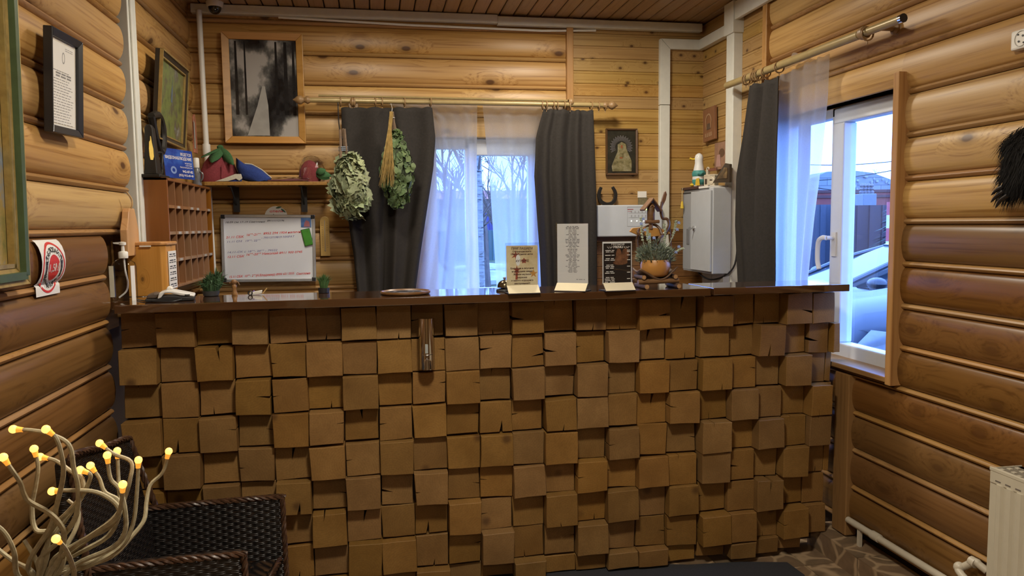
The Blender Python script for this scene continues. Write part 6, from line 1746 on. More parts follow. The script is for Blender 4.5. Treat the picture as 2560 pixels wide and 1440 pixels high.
for k in range(4200):
    u_ = rr.uniform(0, 1); i_ = rr.randrange(len(body)); j_ = (i_+1) % len(body)
    x, y = lerp(body[i_][0], body[j_][0], u_), lerp(body[i_][1], body[j_][1], u_)
    s_ = rr.uniform(.02, 1)**.6*.98
    x, y = ctr.x+(x-ctr.x)*s_, ctr.y+(y-ctr.y)*s_
    p = furp(x, y, .065*s_*s_-.050+rr.uniform(-.006, .010))
    L = rr.uniform(.025, .060)
    out_y = .9 if x < 2575 else -.9
    d_ = Vector((rr.uniform(-.25, .1), out_y*rr.uniform(.0, .8)*s_, rr.uniform(-1.0, -.35)+(.55 if y < 350 else 0)*rr.random())).normalized()
    sd = Vector((rr.uniform(-.4, .4), rr.uniform(-1, 1), 0)).normalized()*.0011
    q1_ = p+d_*L*.55+Vector((0, 0, -.002)); q2_ = p+d_*L+Vector((0, 0, -.010))
    m.add([p-sd, p+sd, q1_+sd*.7, q2_, q1_-sd*.7], [(0, 1, 2, 4), (4, 2, 3)])
stuff(m.build('fur', FUR, t))
for pts in ([(2508, 466), (2492, 475), (2478, 488)], [(2510, 478), (2491, 491), (2477, 506)], [(2520, 488), (2500, 502), (2489, 520)]):
    m = MB(); m.tube(smooth_path([furp(x, y, -.035) for x, y in pts], 4), [.006, .006, .0058, .0055, .005, .0045, .0038, .0028, .001], 8); m.build('claw', CLAW, t, smooth=True)
# ------------------------------------------------------------------ wicker armchair
def weave(name, c1, c2, ax=0):
    m, nt, p, out = _new(name)
    tc = nt.nodes.new('ShaderNodeTexCoord'); sx = nt.nodes.new('ShaderNodeSeparateXYZ'); nt.links.new(tc.outputs['Object'], sx.inputs[0])
    hor = _math(nt, 'ADD', sx.outputs[0], sx.outputs[1])
    a_ = _math(nt, 'SINE', _math(nt, 'MULTIPLY', sx.outputs[2], 620.0))
    b_ = _math(nt, 'SINE', _math(nt, 'ADD', _math(nt, 'MULTIPLY', hor, 165.0), _math(nt, 'MULTIPLY', _math(nt, 'SIGN', _math(nt, 'SINE', _math(nt, 'MULTIPLY', sx.outputs[2], 310.0))), 1.5708)))
    h_ = _math(nt, 'MULTIPLY', _math(nt, 'ABSOLUTE', a_), _math(nt, 'ADD', _math(nt, 'MULTIPLY', b_, .5), .5))
    n_ = _noise(nt, _coords(nt, (40, 40, 400)), 1, 2)
    c_ = _ramp(nt, h_, [(.1, (.004, .003, .003)), (.7, c1)])
    c_ = _mix(nt, _maprange(nt, n_, .55, .7, 0, .8), c_, c2)
    nt.links.new(c_, p.inputs['Base Color']); p.inputs['Roughness'].default_value = .33; p.inputs['Specular IOR Level'].default_value = .5
    _bump(nt, p, h_, .9, .004)
    return m
WICK = weave('dark wicker weave', (.020, .015, .013), (.035, .020, .012))
WRIM = plain('brown wicker braid', (.060, .028, .014), .38, var=.6, scale=70, bump=.4)
zA = .475
fr_ = pY(697, 1200, 2.43); nr_ = pY(600, 1335, 2.02)
far0, far1 = Vector((-.78, 2.42, 0)), Vector((fr_.x, 2.44, 0))
near0, near1 = Vector((-.80, 2.00, 0)), Vector((nr_.x, 2.02, 0))
t = thing('wicker_armchair', 'dark wicker armchair in front of the counter at the lower left', 'armchair', (-.55, 2.22, 0))
def braid(m, pts, r):
    P_ = smooth_path(pts, 8)
    L = sum((a-b).length for a, b in zip(P_, P_[1:])); n = max(12, int(L/.006))
    # resample and wrap three strands
    acc = [0]
    for a, b in zip(P_, P_[1:]): acc.append(acc[-1]+(b-a).length)
    Q = []
    for i in range(n+1):
        s = L*i/n; j = max(k for k in range(len(acc)) if acc[k] <= s+1e-9); j = min(j, len(P_)-2)
        Q.append(P_[j].lerp(P_[j+1], (s-acc[j])/max(1e-9, acc[j+1]-acc[j])))
    for ph in (0, 2.094, 4.189):
        strand = []
        for i, q_ in enumerate(Q):
            tn = (Q[min(i+1, n)]-Q[max(i-1, 0)]).normalized(); a_ = tn.orthogonal().normalized(); a_ = (Vector((0, 0, 1))-tn*tn.z) if abs(tn.z) < .8 else (Vector((0, 1, 0))-tn*tn.y); a_.normalize(); b_ = tn.cross(a_)
            w_ = ph+i*.55
            strand.append(q_+(a_*cos(w_)+b_*sin(w_))*r*.6)
        m.tube(strand, r*.55, 5)
for nm, p0, p1, th_ in (('armrest', far0, far1, .045), ('armrest', near0, near1, .05)):
    u = (p1-p0).normalized(); sN = Vector((-u.y, u.x, 0))
    m = MB(); m.hull8([p0+Vector((0, 0, .05)), p1+Vector((.012, 0, .05)), p1+sN*th_+Vector((.012, 0, .05)), p0+sN*th_+Vector((0, 0, .05))], [p0+Vector((0, 0, zA)), p1+Vector((0, 0, zA)), p1+sN*th_+Vector((0, 0, zA)), p0+sN*th_+Vector((0, 0, zA))])
    arm = m.build(nm, WICK, t, bevel=.008)
    m = MB(); braid(m, [p0+Vector((.05, .004, zA)), p0.lerp(p1, .5)+Vector((0, .004, zA+.002)), p1+Vector((-.006, .004, zA)), p1+Vector((.006, .004, zA-.012)), p1+Vector((.008, .004, zA-.12)), p1+Vector((.012, .004, .15))], .0085)
    m.build('braided_edge', WRIM, arm, smooth=True)
    m = MB(); m.box((p1.x-.03, p1.y, .0), (p1.x+.01, p1.y+th_, .06)); m.build('leg', WICK, t)
    m = MB(); m.box((p0.x-.02, p0.y, .0), (p0.x+.03, p0.y+th_, .06)); m.build('leg', WICK, t)
TL, TR = pY(176, 1150, 1.97), pY(325, 1094, 2.43)
zb_ = .66
m = MB()
bl_, br_ = Vector((-.735, 2.0, .28)), Vector((-.68, 2.45, .28))
dz = Vector((-.055, -.01, 0))
m.hull8([bl_, br_, br_+dz, bl_+dz], [TL, TR, TR+dz*.7, TL+dz*.7])
bk = m.build('backrest', WICK, t, bevel=.012)
m = MB(); braid(m, [bl_+Vector((.004, 0, .12)), TL.lerp(bl_, .08), TL+Vector((.0, .03, .004)), TL.lerp(TR, .5), TR+Vector((0, -.02, .002)), TR.lerp(br_, .10), br_+Vector((.004, 0, .12))], .009); m.build('braided_edge', WRIM, bk, smooth=True)
m = MB(); m.hull8([Vector((-.74, 2.05, .10)), Vector((near1.x-.02, 2.06, .10)), Vector((far1.x-.02, 2.45, .10)), Vector((-.74, 2.45, .10))], [Vector((-.74, 2.05, .29)), Vector((near1.x-.01, 2.06, .27)), Vector((far1.x-.01, 2.45, .27)), Vector((-.74, 2.45, .29))])
seat = m.build('seat', weave('brown wicker seat', (.050, .028, .015), (.09, .045, .018)), t, bevel=.012)
m = MB(); braid(m, [Vector((near1.x-.005, 2.05, .272)), Vector(((near1.x+far1.x)/2, 2.25, .274)), Vector((far1.x-.005, 2.45, .272))], .008); m.build('braided_edge', WRIM, seat, smooth=True)

# ------------------------------------------------------------------ branch lights
STEM = plain('pale wrapped stem', (.36, .31, .19), .6, var=.25, scale=120, bump=.3)
BULB = emit('warm bulb', (1, .50, .10), 2.6)
NECK = emit('glowing neck', (1, .42, .05), .75)
BASE = Vector((-.60, 1.03, 0))
t = thing('branch_lights', 'spray of pale twig lights with warm glowing bulbs, lower left foreground', 'lamp', BASE)
stems = [
 (1.02, [(33, 1073), (80, 1076), (125, 1085), (172, 1112), (184, 1170), (195, 1220), (190, 1290), (150, 1350), (95, 1410)]),
 (1.00, [(115, 1073), (140, 1095), (154, 1140), (158, 1190), (140, 1270), (125, 1320), (70, 1420)]),
 (1.06, [(85, 1122), (95, 1165), (90, 1210), (80, 1270), (90, 1325), (135, 1330), (160, 1365), (150, 1430)]),
 (.98, [(8, 1143), (30, 1175), (50, 1205), (60, 1235), (75, 1255), (120, 1280), (150, 1310), (160, 1345), (140, 1420)]),
 (1.08, [(100, 1142), (140, 1152), (180, 1180), (205, 1195), (205, 1240), (170, 1290), (110, 1380)]),
 (1.10, [(249, 1108), (285, 1135), (328, 1155), (325, 1200), (312, 1245), (290, 1290), (230, 1340), (130, 1420)]),
 (1.05, [(268, 1138), (276, 1195), (298, 1222), (312, 1270), (312, 1330), (280, 1370), (190, 1412)]),
 (1.12, [(293, 1127), (296, 1195), (300, 1245), (316, 1310), (290, 1365), (230, 1405), (150, 1425)]),
 (1.08, [(346, 1150), (342, 1230), (332, 1310), (300, 1370), (220, 1415), (150, 1432)]),
 (1.14, [(422, 1128), (407, 1180), (376, 1212), (366, 1255), (360, 1300), (330, 1340), (280, 1390), (200, 1418), (150, 1428)]),
 (1.04, [(200, 1175), (225, 1185), (222, 1205), (205, 1240), (170, 1280), (125, 1330), (115, 1400)]),
 (1.07, [(226, 1164), (248, 1195), (262, 1230), (295, 1250), (300, 1280), (270, 1340), (190, 1385), (140, 1415)]),
 (1.00, [(307, 1211), (305, 1245), (292, 1290), (240, 1330), (180, 1370), (140, 1410)]),
 (1.03, [(130, 1228), (180, 1226), (240, 1230), (285, 1255), (298, 1285), (270, 1320), (200, 1355), (130, 1405)]),
 (.96, [(140, 1347), (160, 1368), (178, 1405), (182, 1445)]),
 (1.01, [(-30, 1300), (10, 1330), (35, 1380), (45, 1440)]),
 (1.09, [(-20, 1360), (30, 1400), (80, 1430)]),
 (1.05, [(60, 1350), (85, 1390), (100, 1430)]),
 (1.10, [(170, 1250), (195, 1275), (190, 1320), (150, 1390), (120, 1430)]),
]
foot = pY(115, 1475, 1.04)
for k, (Y_, pp) in enumerate(stems):
    pts = [pY(x, y, lerp(Y_, 1.04, (i/(len(pp)-1))**1.5)) for i, (x, y) in enumerate(pp)]+[foot+Vector((.012*cos(k), .012*sin(k), 0))]
    P_ = smooth_path(pts, 5)
    n_ = len(P_)
    m = MB(); m.tube(P_, [lerp(.0024, .0034, min(1, i/n_*1.5)) for i in range(n_)], 7)
    st_ = m.build('stem', STEM, t, smooth=True)
    if k < 15:
        d_ = (P_[0]-P_[1]).normalized()
        m = MB(); m.lathe([(.0030, -.011), (.0032, -.008), (.0040, -.004)], P_[0], d_, 10, cap=False); m.build('bulb_neck', NECK, st_, smooth=True)
        m = MB(); m.ball(P_[0], .0052, 12, 8); m.build('bulb', BULB, st_, smooth=True)
m = MB(); m.lathe([(.085, 0), (.09, .01), (.075, .25), (.045, .55), (.03, foot.z-.01), (.034, foot.z+.004), (.028, foot.z+.004), (.001, foot.z-.03)], (foot.x, foot.y, 0), n=24); m.build('vase', plain('dark vase', (.05, .035, .025), .4), t, smooth=50)

# ------------------------------------------------------------------ doormat
m = MB()
mp = [pZ(1380, 1424, .002), pZ(1500, 1420, .002), pZ(1620, 1412, .002), pZ(1720, 1414, .002), pZ(1850, 1407, .002), pZ(1968, 1408, .002), pZ(2012, 1440, .002), pZ(2010, 1520, .002), pZ(1200, 1560, .002), pZ(1190, 1440, .002)]
m.prism([(p.x, p.y) for p in mp], (0, 0, .0008), (1, 0, 0), (0, 1, 0), (0, 0, 1), .007)
o = m.build('doormat', plain('dark grey rubber mat', (.030, .032, .038), .75, var=.2, scale=200, bump=.3), bevel=.003); tag(o, 'dark grey rubber doormat on the stone tiles before the counter', 'mat')

# ------------------------------------------------------------------ outside: side yard
GZ = -.32
gm = plain('wet asphalt', (.05, .05, .055), .5, var=.3, scale=3)
m = MB(); m.box((2.08, -6, GZ-.2), (60, 4.8, GZ)); m.prism([(2.08, 4.8), (60, 4.8), (60, 60), (27, 60)], (0, 0, GZ-.2), (1, 0, 0), (0, 1, 0), (0, 0, 1), .2)
o = m.build('yard_ground', gm); struct(o)
GB = .33
m = MB(); m.prism([(-40, 4.3), (1.9, 4.3), (26.8, 60), (-40, 60)], (0, 0, GB-.6), (1, 0, 0), (0, 1, 0), (0, 0, 1), .6)
o = m.build('lawn_ground', picture('winter grass and leaves', [(.3, (.025, .03, .015)), (.5, (.05, .075, .022)), (.62, (.10, .09, .06)), (.8, (.18, .18, .17))], 1.3, rough=.9)); struct(o)
CARG = plain('car window glass', (.02, .03, .04), .08, spec=.30)
TYRE = plain('tyre rubber', (.02, .02, .02), .8)
HEADL = plain('headlight lens', (.30, .32, .35), .08, .2, spec=.8)
def car(label, origin, ang, paint, group, zs=1.0, dark=None):
    dark = dark or paint
    ca, sa = cos(ang), sin(ang)
    M_ = Matrix(((ca, -sa, 0, origin.x), (sa, ca, 0, origin.y), (0, 0, zs, origin.z), (0, 0, 0, 1)))
    t = thing('car', label, 'car', origin, group)
    def sec(x, hw, z0, z1, r=.10):
        return [(x, -hw, z0), (x, -hw*1.0, (z0+z1)/2), (x, -hw+.03, z1-r), (x, -hw+.16, z1), (x, 0, z1+.02), (x, hw-.16, z1), (x, hw-.03, z1-r), (x, hw, (z0+z1)/2), (x, hw, z0)]
    m = MB(M_); m.loft([sec(-2.25, .78, .45, .92), sec(-2.15, .86, .30, 1.0), sec(-1.2, .92, .25, 1.02), sec(.5, .92, .25, 1.0), sec(.9, .92, .25, 1.0), sec(1.5, .90, .25, .95), sec(1.95, .86, .27, .88), sec(2.15, .78, .30, .78), sec(2.22, .70, .42, .66)]); m.build('body', paint, t, smooth=50)
    m = MB(M_); 
    low = [(.92, -.70), (.92, .70), (.55, .84), (-1.9, .80), (-1.9, -.80), (.55, -.84)]
    top = [(.02, -.52), (.02, .52), (-.15, .64), (-1.55, .60), (-1.55, -.60), (-.15, -.64)]
    m.loft([[(x, y, .99) for x, y in low], [(x, y, 1.40) for x, y in top]]); m.build('glasshouse', CARG, t)
    m = MB(M_); m.loft([[(x*1.03, y*1.04, 1.39) for x, y in top], [(x, y*1.02, 1.425) for x, y in top], [(x*.9-.05, y*.85, 1.46) for x, y in top]]); m.build('roof', dark, t, smooth=50)
    for s in (-1, 1):
        m = MB(M_); m.tube([(.95, s*.80, .98), (.40, s*.735, 1.25), (-.08, s*.65, 1.405), (-1.0, s*.655, 1.435), (-1.6, s*.62, 1.40), (-2.0, s*.80, 1.0)], .030, 8); m.build('pillar', dark, t, smooth=True)
        m = MB(M_); m.tube([(-.55, s*.85, 1.0), (-.60, s*.665, 1.40)], .03, 6); m.build('door_post', BLACK, t)
        m = MB(M_); m.ball((.62, s*1.04, 1.06), (.10, .13, .068), 14, 8); m.tube([(.62, s*.86, 1.0), (.62, s*1.0, 1.03)], .025, 6); m.build('side_mirror', plain('dark mirror housing', (.03, .032, .04), .3), t, smooth=True)
        m = MB(M_); m.loft([[(1.98, s*.50, .62), (2.08, s*.50, .62), (2.02, s*.80, .64), (1.75, s*.895, .70), (1.65, s*.905, .78), (1.90, s*.84, .79), (2.06, s*.60, .74)], [(2.02, s*.50, .62), (2.16, s*.50, .62), (2.07, s*.83, .64), (1.75, s*.915, .70), (1.65, s*.915, .78), (1.92, s*.87, .80), (2.12, s*.60, .76)]]); m.build('headlight', HEADL, t, bevel=.01)
    for x_ in (1.35, -1.35):
        for s in (-1, 1):
            m = MB(M_); m.lathe([(.20, -.11), (.33, -.11), (.345, -.06), (.345, .06), (.33, .11), (.20, .11)], (x_, s*.84, .345), (0, 1, 0), 20); m.build('wheel', TYRE, t, smooth=40)
    m = MB(M_); m.box((2.16, -.5, .46), (2.235, .5, .62)); m.box((2.10, -.78, .28), (2.2, .78, .40)); m.build('grille', BLACK, t, bevel=.02)
    return t
CARW = plain('white car paint', (.34, .36, .38), .3, var=.02, coat=.1)
CARS = plain('silver blue car paint', (.045, .055, .075), .35, .1, var=.03, coat=.05)
ang = RAD(163)
h_ = Vector((cos(ang), sin(ang), 0)); l_ = Vector((-h_.y, h_.x, 0))
mir = pD(2194, 684, 7.6)
org = Vector((mir.x, mir.y, 0))-h_*.62-l_*1.04; org.z = GZ
if abs(mir.z-GZ-1.06) > 0: org.z = mir.z-1.06
car('white car seen through the side window, its windscreen to the left', Vector((org.x, org.y, GZ)), ang, CARW, 'cars parked outside the side window', .955, plain('dark grey blue paint', (.035, .042, .055), .2, coat=.5))
ang = RAD(152)
h_ = Vector((cos(ang), sin(ang), 0)); l_ = Vector((-h_.y, h_.x, 0))
hl = pD(2206, 826, 5.1)
org = Vector((hl.x, hl.y, 0))-h_*1.85-l_*.85; org.z = GZ
car('grey-blue car with lit-looking headlamp, nearest outside the side window', org, ang, CARS, 'cars parked outside the side window', 1.14)
# fences, red house with block gable, transformer, pole, trees, wires
def wallq(name, mat, px0, px1, py0, py1, D, depth, label, cat, zlow=None, group=None, ridge=0):
    a, b = pD(px0, (py0+py1)/2, D), pD(px1, (py0+py1)/2, D)
    z1 = pD((px0+px1)/2, py0, D).z; z0 = zlow if zlow is not None else pD((px0+px1)/2, py1, D).z
    u = Vector((b.x-a.x, b.y-a.y, 0)).normalized(); n_ = Vector((-u.y, u.x, 0))
    a = Vector((a.x, a.y, 0)); b = Vector((b.x, b.y, 0))
    return a, b, u, n_, z0, z1
FMAT = plain('red brown sheet fence', (.045, .022, .03), .5, var=.1)
def sheet_fence(label, px0, px1, py0, D, zlow, mat, pitch=.25, group=None):
    a, b, u, n_, z0, z1 = wallq('', None, px0, px1, py0, py0+40, D, 0, '', '', zlow)
    L = (b-a).length; k = int(L/pitch)+1; out = []
    for i in range(k): out += [(i*pitch, 0), (i*pitch+pitch*.45, 0), (i*pitch+pitch*.5, .03), (i*pitch+pitch*.95, .03)]
    out += [(L+pitch, .08), (0, .08)]
    m = MB(); m.prism(out, a+Vector((0, 0, z0)), u, n_, Vector((0, 0, 1)), z1-z0)
    t = thing('sheet_fence', label, 'fence', (a+b)/2+Vector((0, 0, z0)), group)
    m.build('sheet_panels', mat, t)
    m = MB()
    for i in range(0, k, 10): m.box(((a+u*i*pitch).x-.05, (a+u*i*pitch).y-.05, z0-.2), ((a+u*i*pitch).x+.05, (a+u*i*pitch).y+.05, z1+.06))
    m.build('fence_posts', plain('dark fence post', (.04, .04, .05), .6), t)
    return t
sheet_fence('grey-blue sheet fence behind the cars, left part', 1930, 2112, 512, 15.5, GZ, plain('grey blue sheet', (.05, .06, .085), .5, var=.1))
sheet_fence('dark red-brown sheet fence behind the cars at the side window', 2112, 2222, 513, 15, GZ, FMAT)
BLK = None
bm_, nt, p_, out_ = _new('grey concrete block gable')
br = nt.nodes.new('ShaderNodeTexBrick'); br.inputs['Scale'].default_value = 1.0; br.inputs['Brick Width'].default_value = .62; br.inputs['Row Height'].default_value = .26; br.inputs['Mortar Size'].default_value = .012; br.inputs['Bias'].default_value = -.2
br.inputs['Color1'].default_value = (.17, .19, .21, 1); br.inputs['Color2'].default_value = (.22, .24, .25, 1); br.inputs['Mortar'].default_value = (.09, .10, .12, 1)
tc = nt.nodes.new('ShaderNodeTexCoord'); sx = nt.nodes.new('ShaderNodeSeparateXYZ'); nt.links.new(tc.outputs['Object'], sx.inputs[0])
cb = nt.nodes.new('ShaderNodeCombineXYZ'); nt.links.new(_math(nt, 'SUBTRACT', sx.outputs[0], sx.outputs[1]), cb.inputs[0]); nt.links.new(sx.outputs[2], cb.inputs[1])
nt.links.new(cb.outputs[0], br.inputs['Vector']); nt.links.new(br.outputs['Color'], p_.inputs['Base Color']); p_.inputs['Roughness'].default_value = .9
D = 26
a, b, u, n_, z0, z1 = wallq('', None, 1900, 2300, 476, 520, D, 0, '', '', GZ)
t = thing('red_house', 'low orange-red building with a grey block gable beyond the fence', 'building', (a+b)/2+Vector((0, 0, GZ)))
m = MB(); m.prism([(0, GZ), ((b-a).length, GZ), ((b-a).length, z1), (0, z1)], a, u, Vector((0, 0, 1)), n_, 6); m.build('wall', plain('orange red render', (.20, .045, .035), .8, var=.12, scale=2), t)
m = MB(); zz_ = lambda px, py: ((Vector((pD(px, py, D).x, pD(px, py, D).y, 0))-a).dot(u), pD(px, py, D).z)
m.prism([zz_(1905, 477), zz_(2298, 477), zz_(2298, 470), zz_(2190, 431), zz_(2140, 425), zz_(2075, 428), zz_(2030, 447), zz_(1905, 462)], a+n_*.3, u, Vector((0, 0, 1)), n_, 5); m.build('block_gable', bm_, t)
rr = random.Random(8)
m = MB()
for k in range(26):
    x_, y_ = rr.uniform(2120, 2240), rr.uniform(432, 470)
    q0, q1 = zz_(x_, y_), zz_(x_+rr.uniform(3, 9), y_+5)
    if y_ < 425+max(0, (x_-2180)*.55): continue
    m.prism([(q0[0], q1[1]), (q1[0], q1[1]), (q1[0], q0[1]), (q0[0], q0[1])], a+n_*.3, u, Vector((0, 0, 1)), -n_, rr.uniform(.03, .12))
m.build('proud_blocks', plain('pale blocks', (.25, .27, .28), .9, var=.3, scale=1), t)
m = MB(); 
for y_ in (484, 497): 
    q0 = zz_(1905, y_)
    m.prism([(0, q0[1]), ((b-a).length, q0[1]), ((b-a).length, q0[1]+.09), (0, q0[1]+.09)], a, u, Vector((0, 0, 1)), -n_, .05)
m.build('wall_band', plain('dull dark red', (.08, .03, .028), .8), t)
D = 18
a, b = pD(2158, 500, D), pD(2192, 500, D)
u = Vector((b.x-a.x, b.y-a.y, 0)); L = u.length; u.normalize(); n_ = Vector((-u.y, u.x, 0)); zt_, zb_ = pD(2175, 484, D).z, pD(2175, 542, D).z
t = thing('transformer', 'grey pole-mounted transformer box with insulators behind the fence', 'transformer', Vector((a.x, a.y, GZ)))
B = basis(Vector((a.x, a.y, 0)), u, (0, 0, 1))
m = MB(B); m.box((0, zb_, -.5), (L, zt_, 0)); m.build('tank', plain('grey tank', (.11, .13, .15), .5), t, bevel=.02)
m = MB(B)
for f_ in (.3, .62): m.tube([(L*f_, GZ, -.25), (L*f_, zb_, -.25)], .06, 8)
m.box((-.1, zb_-.1, -.5), (L+.3, zb_, .0)); m.build('frame', plain('grey steelwork', (.16, .17, .19), .5), t)
m = MB(B)
for f_ in (.15, .4, .65, .9): m.lathe([(.05, 0), (.06, .05), (.03, .08), (.055, .12), (.03, .15), (.05, .2), (.015, .26)], (L*f_, zt_, -.2), (0, 1, 0), 10)
m.build('insulators', plain('brown grey porcelain', (.12, .11, .12), .4), t, smooth=True)
D = 12.5
a = pD(2222, 505, D)
t = thing('striped_pole', 'thin red and white striped pole beyond the cars', 'pole', Vector((a.x, a.y, GZ)))
m = MB(); n_ = 9; zt_ = a.z
for k in range(n_):
    m.cur = k % 2; m.tube([(a.x, a.y, lerp(GZ, zt_, k/n_)), (a.x, a.y, lerp(GZ, zt_, (k+1)/n_))], .03, 8)
m.build('pole', [plain('red paint', (.42, .08, .08), .5), plain('white paint', (.6, .6, .6), .5)], t)
def branchy(m, p, d, L, r, depth, rr, spread=.5):
    pts = [p]; q = p.copy(); dd_ = d.copy()
    for k in range(4):
        dd_ = (dd_+Vector((rr.uniform(-1, 1), rr.uniform(-1, 1), rr.uniform(-.4, .7)))*.14).normalized(); q = q+dd_*L/4; pts.append(q.copy())
    m.tube(pts, [lerp(r, r*.55, i/4) for i in range(5)], 6 if r > .02 else 4, cap=False)
    if depth > 0:
        for k in range(4 if depth > 1 else 5):
            i = rr.randrange(1, 5); nd = (dd_+Vector((rr.uniform(-1, 1), rr.uniform(-1, 1), rr.uniform(-.3, .8)))*spread*1.6).normalized()
            branchy(m, pts[i], nd, L*rr.uniform(.45, .75), r*.5, depth-1, rr, spread)
BARKB = picture('birch bark', [(.38, (.03, .027, .027)), (.44, (.24, .22, .20)), (.7, (.36, .34, .32))], 9, (1, 1, 5), rough=.8)
BARKD = plain('dark branch bark', (.10, .080, .070), .9, var=.3, scale=20)
rr = random.Random(21)
a = pY(1203, 560, 7.0)
t = thing('birch_tree', 'pale birch trunk right outside the back window', 'tree', (a.x, 7.0, GB))
m = MB(); m.tube([(a.x, 7.0, GB), (a.x-.01, 7.0, 1.0), (a.x-.02, 7, 2.2), (a.x-.05, 7, 4.5)], [.040, .034, .03, .025], 10); m.build('trunk', BARKB, t, smooth=True)
m = MB()
for z_ in (1.5, 1.8, 2.1, 2.4, 2.7, 3.0): branchy(m, Vector((a.x-.02, 7, z_)), Vector((rr.uniform(-1, 1), rr.uniform(-.4, .4), .7)).normalized(), 1.0, .012, 2, rr)
m.build('branches', BARKD, t)
for lab, px, Y_, L, lean in (('bare forked tree with brown bark beside the birch, back window', 1212, 8.0, 1.3, .10), ('bare spreading tree behind the right voile of the back window', 1300, 9.5, 1.5, -.25), ('bare tree behind the left voile of the back window', 1120, 10.0, 1.6, .2)):
    a = pY(px, 620, Y_)
    t = thing('bare_tree', lab, 'tree', (a.x, Y_, GB))
    m = MB(); branchy(m, Vector((a.x, Y_, GB-.05)), Vector((lean, 0, 1)).normalized(), L, .055, 4, rr, .55); m.build('trunk', BARKD, t)
def box_building(name, label, cat, px0, px1, py0, py1, Y_, depth, parts, group=None, zlow=None):
    a, b = pY(px0, py0, Y_), pY(px1, py1, Y_)
    z0 = GB if zlow is None else zlow
    t = thing(name, label, cat, ((a.x+b.x)/2, Y_, z0), group)
    parts(t, a, b, z0); return t
def white_house(t, a, b, z0):
    m = MB(); m.box((a.x, 33, z0), (b.x, 38, pY(1200, 498, 33).z)); m.build('wall', plain('pale render', (.20, .20, .20), .9, var=.1, scale=1), t)
    m = MB(); z1 = pY(1200, 498, 33).z; m.prism([(32.6, z1), (38.4, z1), (36.5, pY(1200, 474, 33).z), (34, pY(1200, 474, 33).z)], (a.x-.4, 0, 0), (0, 1, 0), (0, 0, 1), (1, 0, 0), b.x-a.x+.8); m.build('roof', plain('red metal roof', (.22, .03, .03), .5, var=.1), t)
    for px in (1130, 1255, 1310):
        q = pY(px, 510, 33); m = MB(); m.box((q.x-.35, 32.95, q.z-.2), (q.x+.35, 33.0, q.z+.2)); m.build('window', CARG, t)
box_building('pale_house', 'pale house with a red metal roof far behind the back window', 'building', 1040, 1370, 474, 560, 33, 5, white_house)
def cont(t, a, b, z0):
    m = MB(); L = b.x-a.x; out = []
    k = int(L/.3)
    for i in range(k): out += [(a.x+i*.3, 26), (a.x+i*.3+.14, 26), (a.x+i*.3+.17, 26.06), (a.x+i*.3+.28, 26.06)]
    out += [(b.x, 28.4), (a.x, 28.4)]
    m.prism(out, (0, 0, z0), (1, 0, 0), (0, 1, 0), (0, 0, 1), a.z-z0); m.build('corrugated_walls', plain('strong blue sheet', (.008, .016, .13), .5, var=.1), t)
box_building('blue_container', 'strong blue container standing behind the teal fence', 'container', 1190, 1330, 518, 600, 26, 3, cont)
a, b = pY(1030, 578, 21), pY(1400, 578, 21)
m = MB(); L = b.x-a.x; out = []
for i in range(int(L/.25)): out += [(a.x+i*.25, 21), (a.x+i*.25+.11, 21), (a.x+i*.25+.14, 21.05), (a.x+i*.25+.23, 21.05)]
out += [(b.x, 21.1), (a.x, 21.1)]
m.prism(out, (0, 0, GB), (1, 0, 0), (0, 1, 0), (0, 0, 1), a.z-GB); o = m.build('teal_fence', plain('teal sheet', (.014, .075, .08), .5, var=.1)); tag(o, 'teal sheet fence across the yard behind the back window', 'fence')
rr = random.Random(31)
m = MB()
for k in range(26):
    q = Vector((rr.uniform(1.6, 3.2), rr.uniform(12, 17), GB)); s_ = rr.uniform(.08, .25)
    m.ball(q+Vector((0, 0, s_*.2)), (s_*1.4, s_, s_*.45), 8, 5)
o = m.build('snow_patches', plain('dirty snow', (.24, .25, .26), .8, var=.3, scale=5)); stuff(o); tag(o, 'patches of dirty snow on the lawn behind the back window', 'snow')
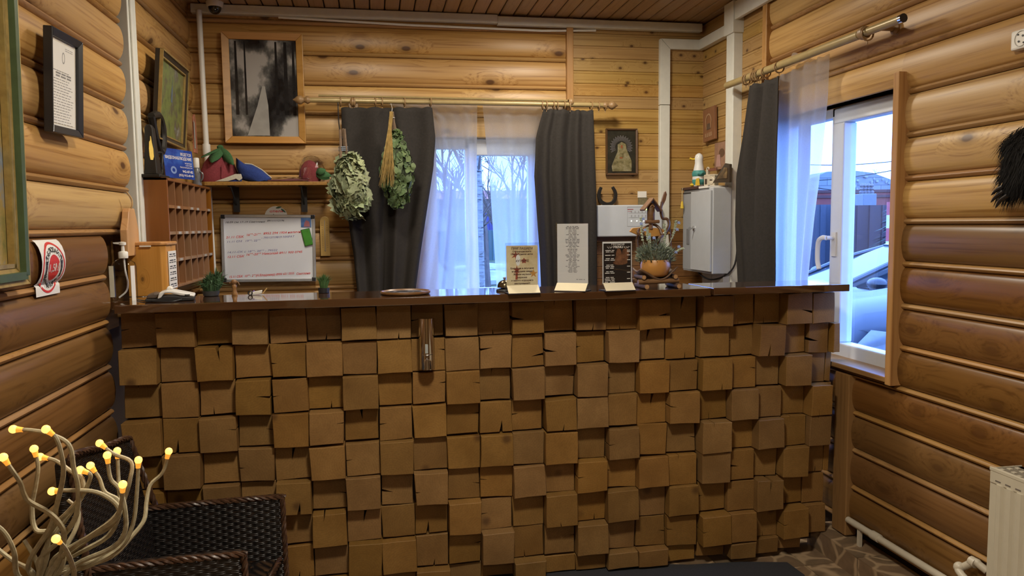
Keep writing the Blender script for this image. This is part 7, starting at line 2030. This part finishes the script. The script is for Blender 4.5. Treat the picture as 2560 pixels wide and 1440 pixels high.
# trees far behind the red house and a spruce by the pole
SPR = plain('dark spruce', (.03, .055, .04), .9, var=.4, scale=3)
D = 14
a = pD(2266, 500, D)
t = thing('spruce', 'dark spruce at the right edge of the side window', 'tree', Vector((a.x, a.y, GZ)))
m = MB(); m.tube([(a.x, a.y, GZ), (a.x, a.y, GZ+3.2)], [.08, .02], 8); m.build('trunk', BARKD, t)
m = MB()
for k in range(700):
    f_ = rr.random(); a_ = rr.uniform(0, 2*pi); r_ = .75*(1-f_)*rr.uniform(.3, 1)
    p = Vector((a.x+cos(a_)*r_, a.y+sin(a_)*r_, GZ+.5+2.4*f_)); d_ = Vector((cos(a_), sin(a_), -.35)); L = .22*(1.1-f_); sd = Vector((-sin(a_), cos(a_), 0))*.05
    m.add([p-sd, p+sd, p+d_*L], [(0, 1, 2)])
stuff(m.build('needles', SPR, t))
for px, lab in ((2082, 'faint bare treetop above the grey gable, in the left pane of the side window'), (2166, 'faint bare treetops above the grey gable, in the right pane of the side window')):
    a = pD(px, 425, 36)
    t = thing('far_tree', lab, 'tree', Vector((a.x, a.y, GZ)))
    m = MB(); m.tube([(a.x, a.y, GZ), (a.x, a.y, a.z-.9)], [.08, .035], 6); branchy(m, Vector((a.x, a.y, a.z-.95)), Vector((0, 0, 1)), .7, .035, 3, rr, .8); branchy(m, Vector((a.x, a.y, a.z-1.1)), Vector((.4, 0, 1)).normalized(), .8, .03, 3, rr, .8); m.build('trunk', plain('grey twigs', (.16, .17, .18), .9), t)
for k, (y0_, y1_, D0, D1) in enumerate(((408, 402, 20, 20), (446, 416, 20, 19), (458, 470, 19, 18.5))):
    if k < 2: p0, p1 = pD(1900, y0_+(12 if k else 0), D0), pD(2330, y1_-8, D1)
    else: p0, p1 = pD(1900, 425, D0), pD(2160, 484, D1)
    m = MB(); mid = (p0+p1)/2-Vector((0, 0, .12)); m.tube(smooth_path([p0, mid, p1], 8), .012, 5)
    o = m.build('power_line', BLACK); tag(o, ('upper pale wire crossing the sky in the side window', 'middle dark wire crossing the sky in the side window', 'wire running down to the transformer')[k], 'wire', None)
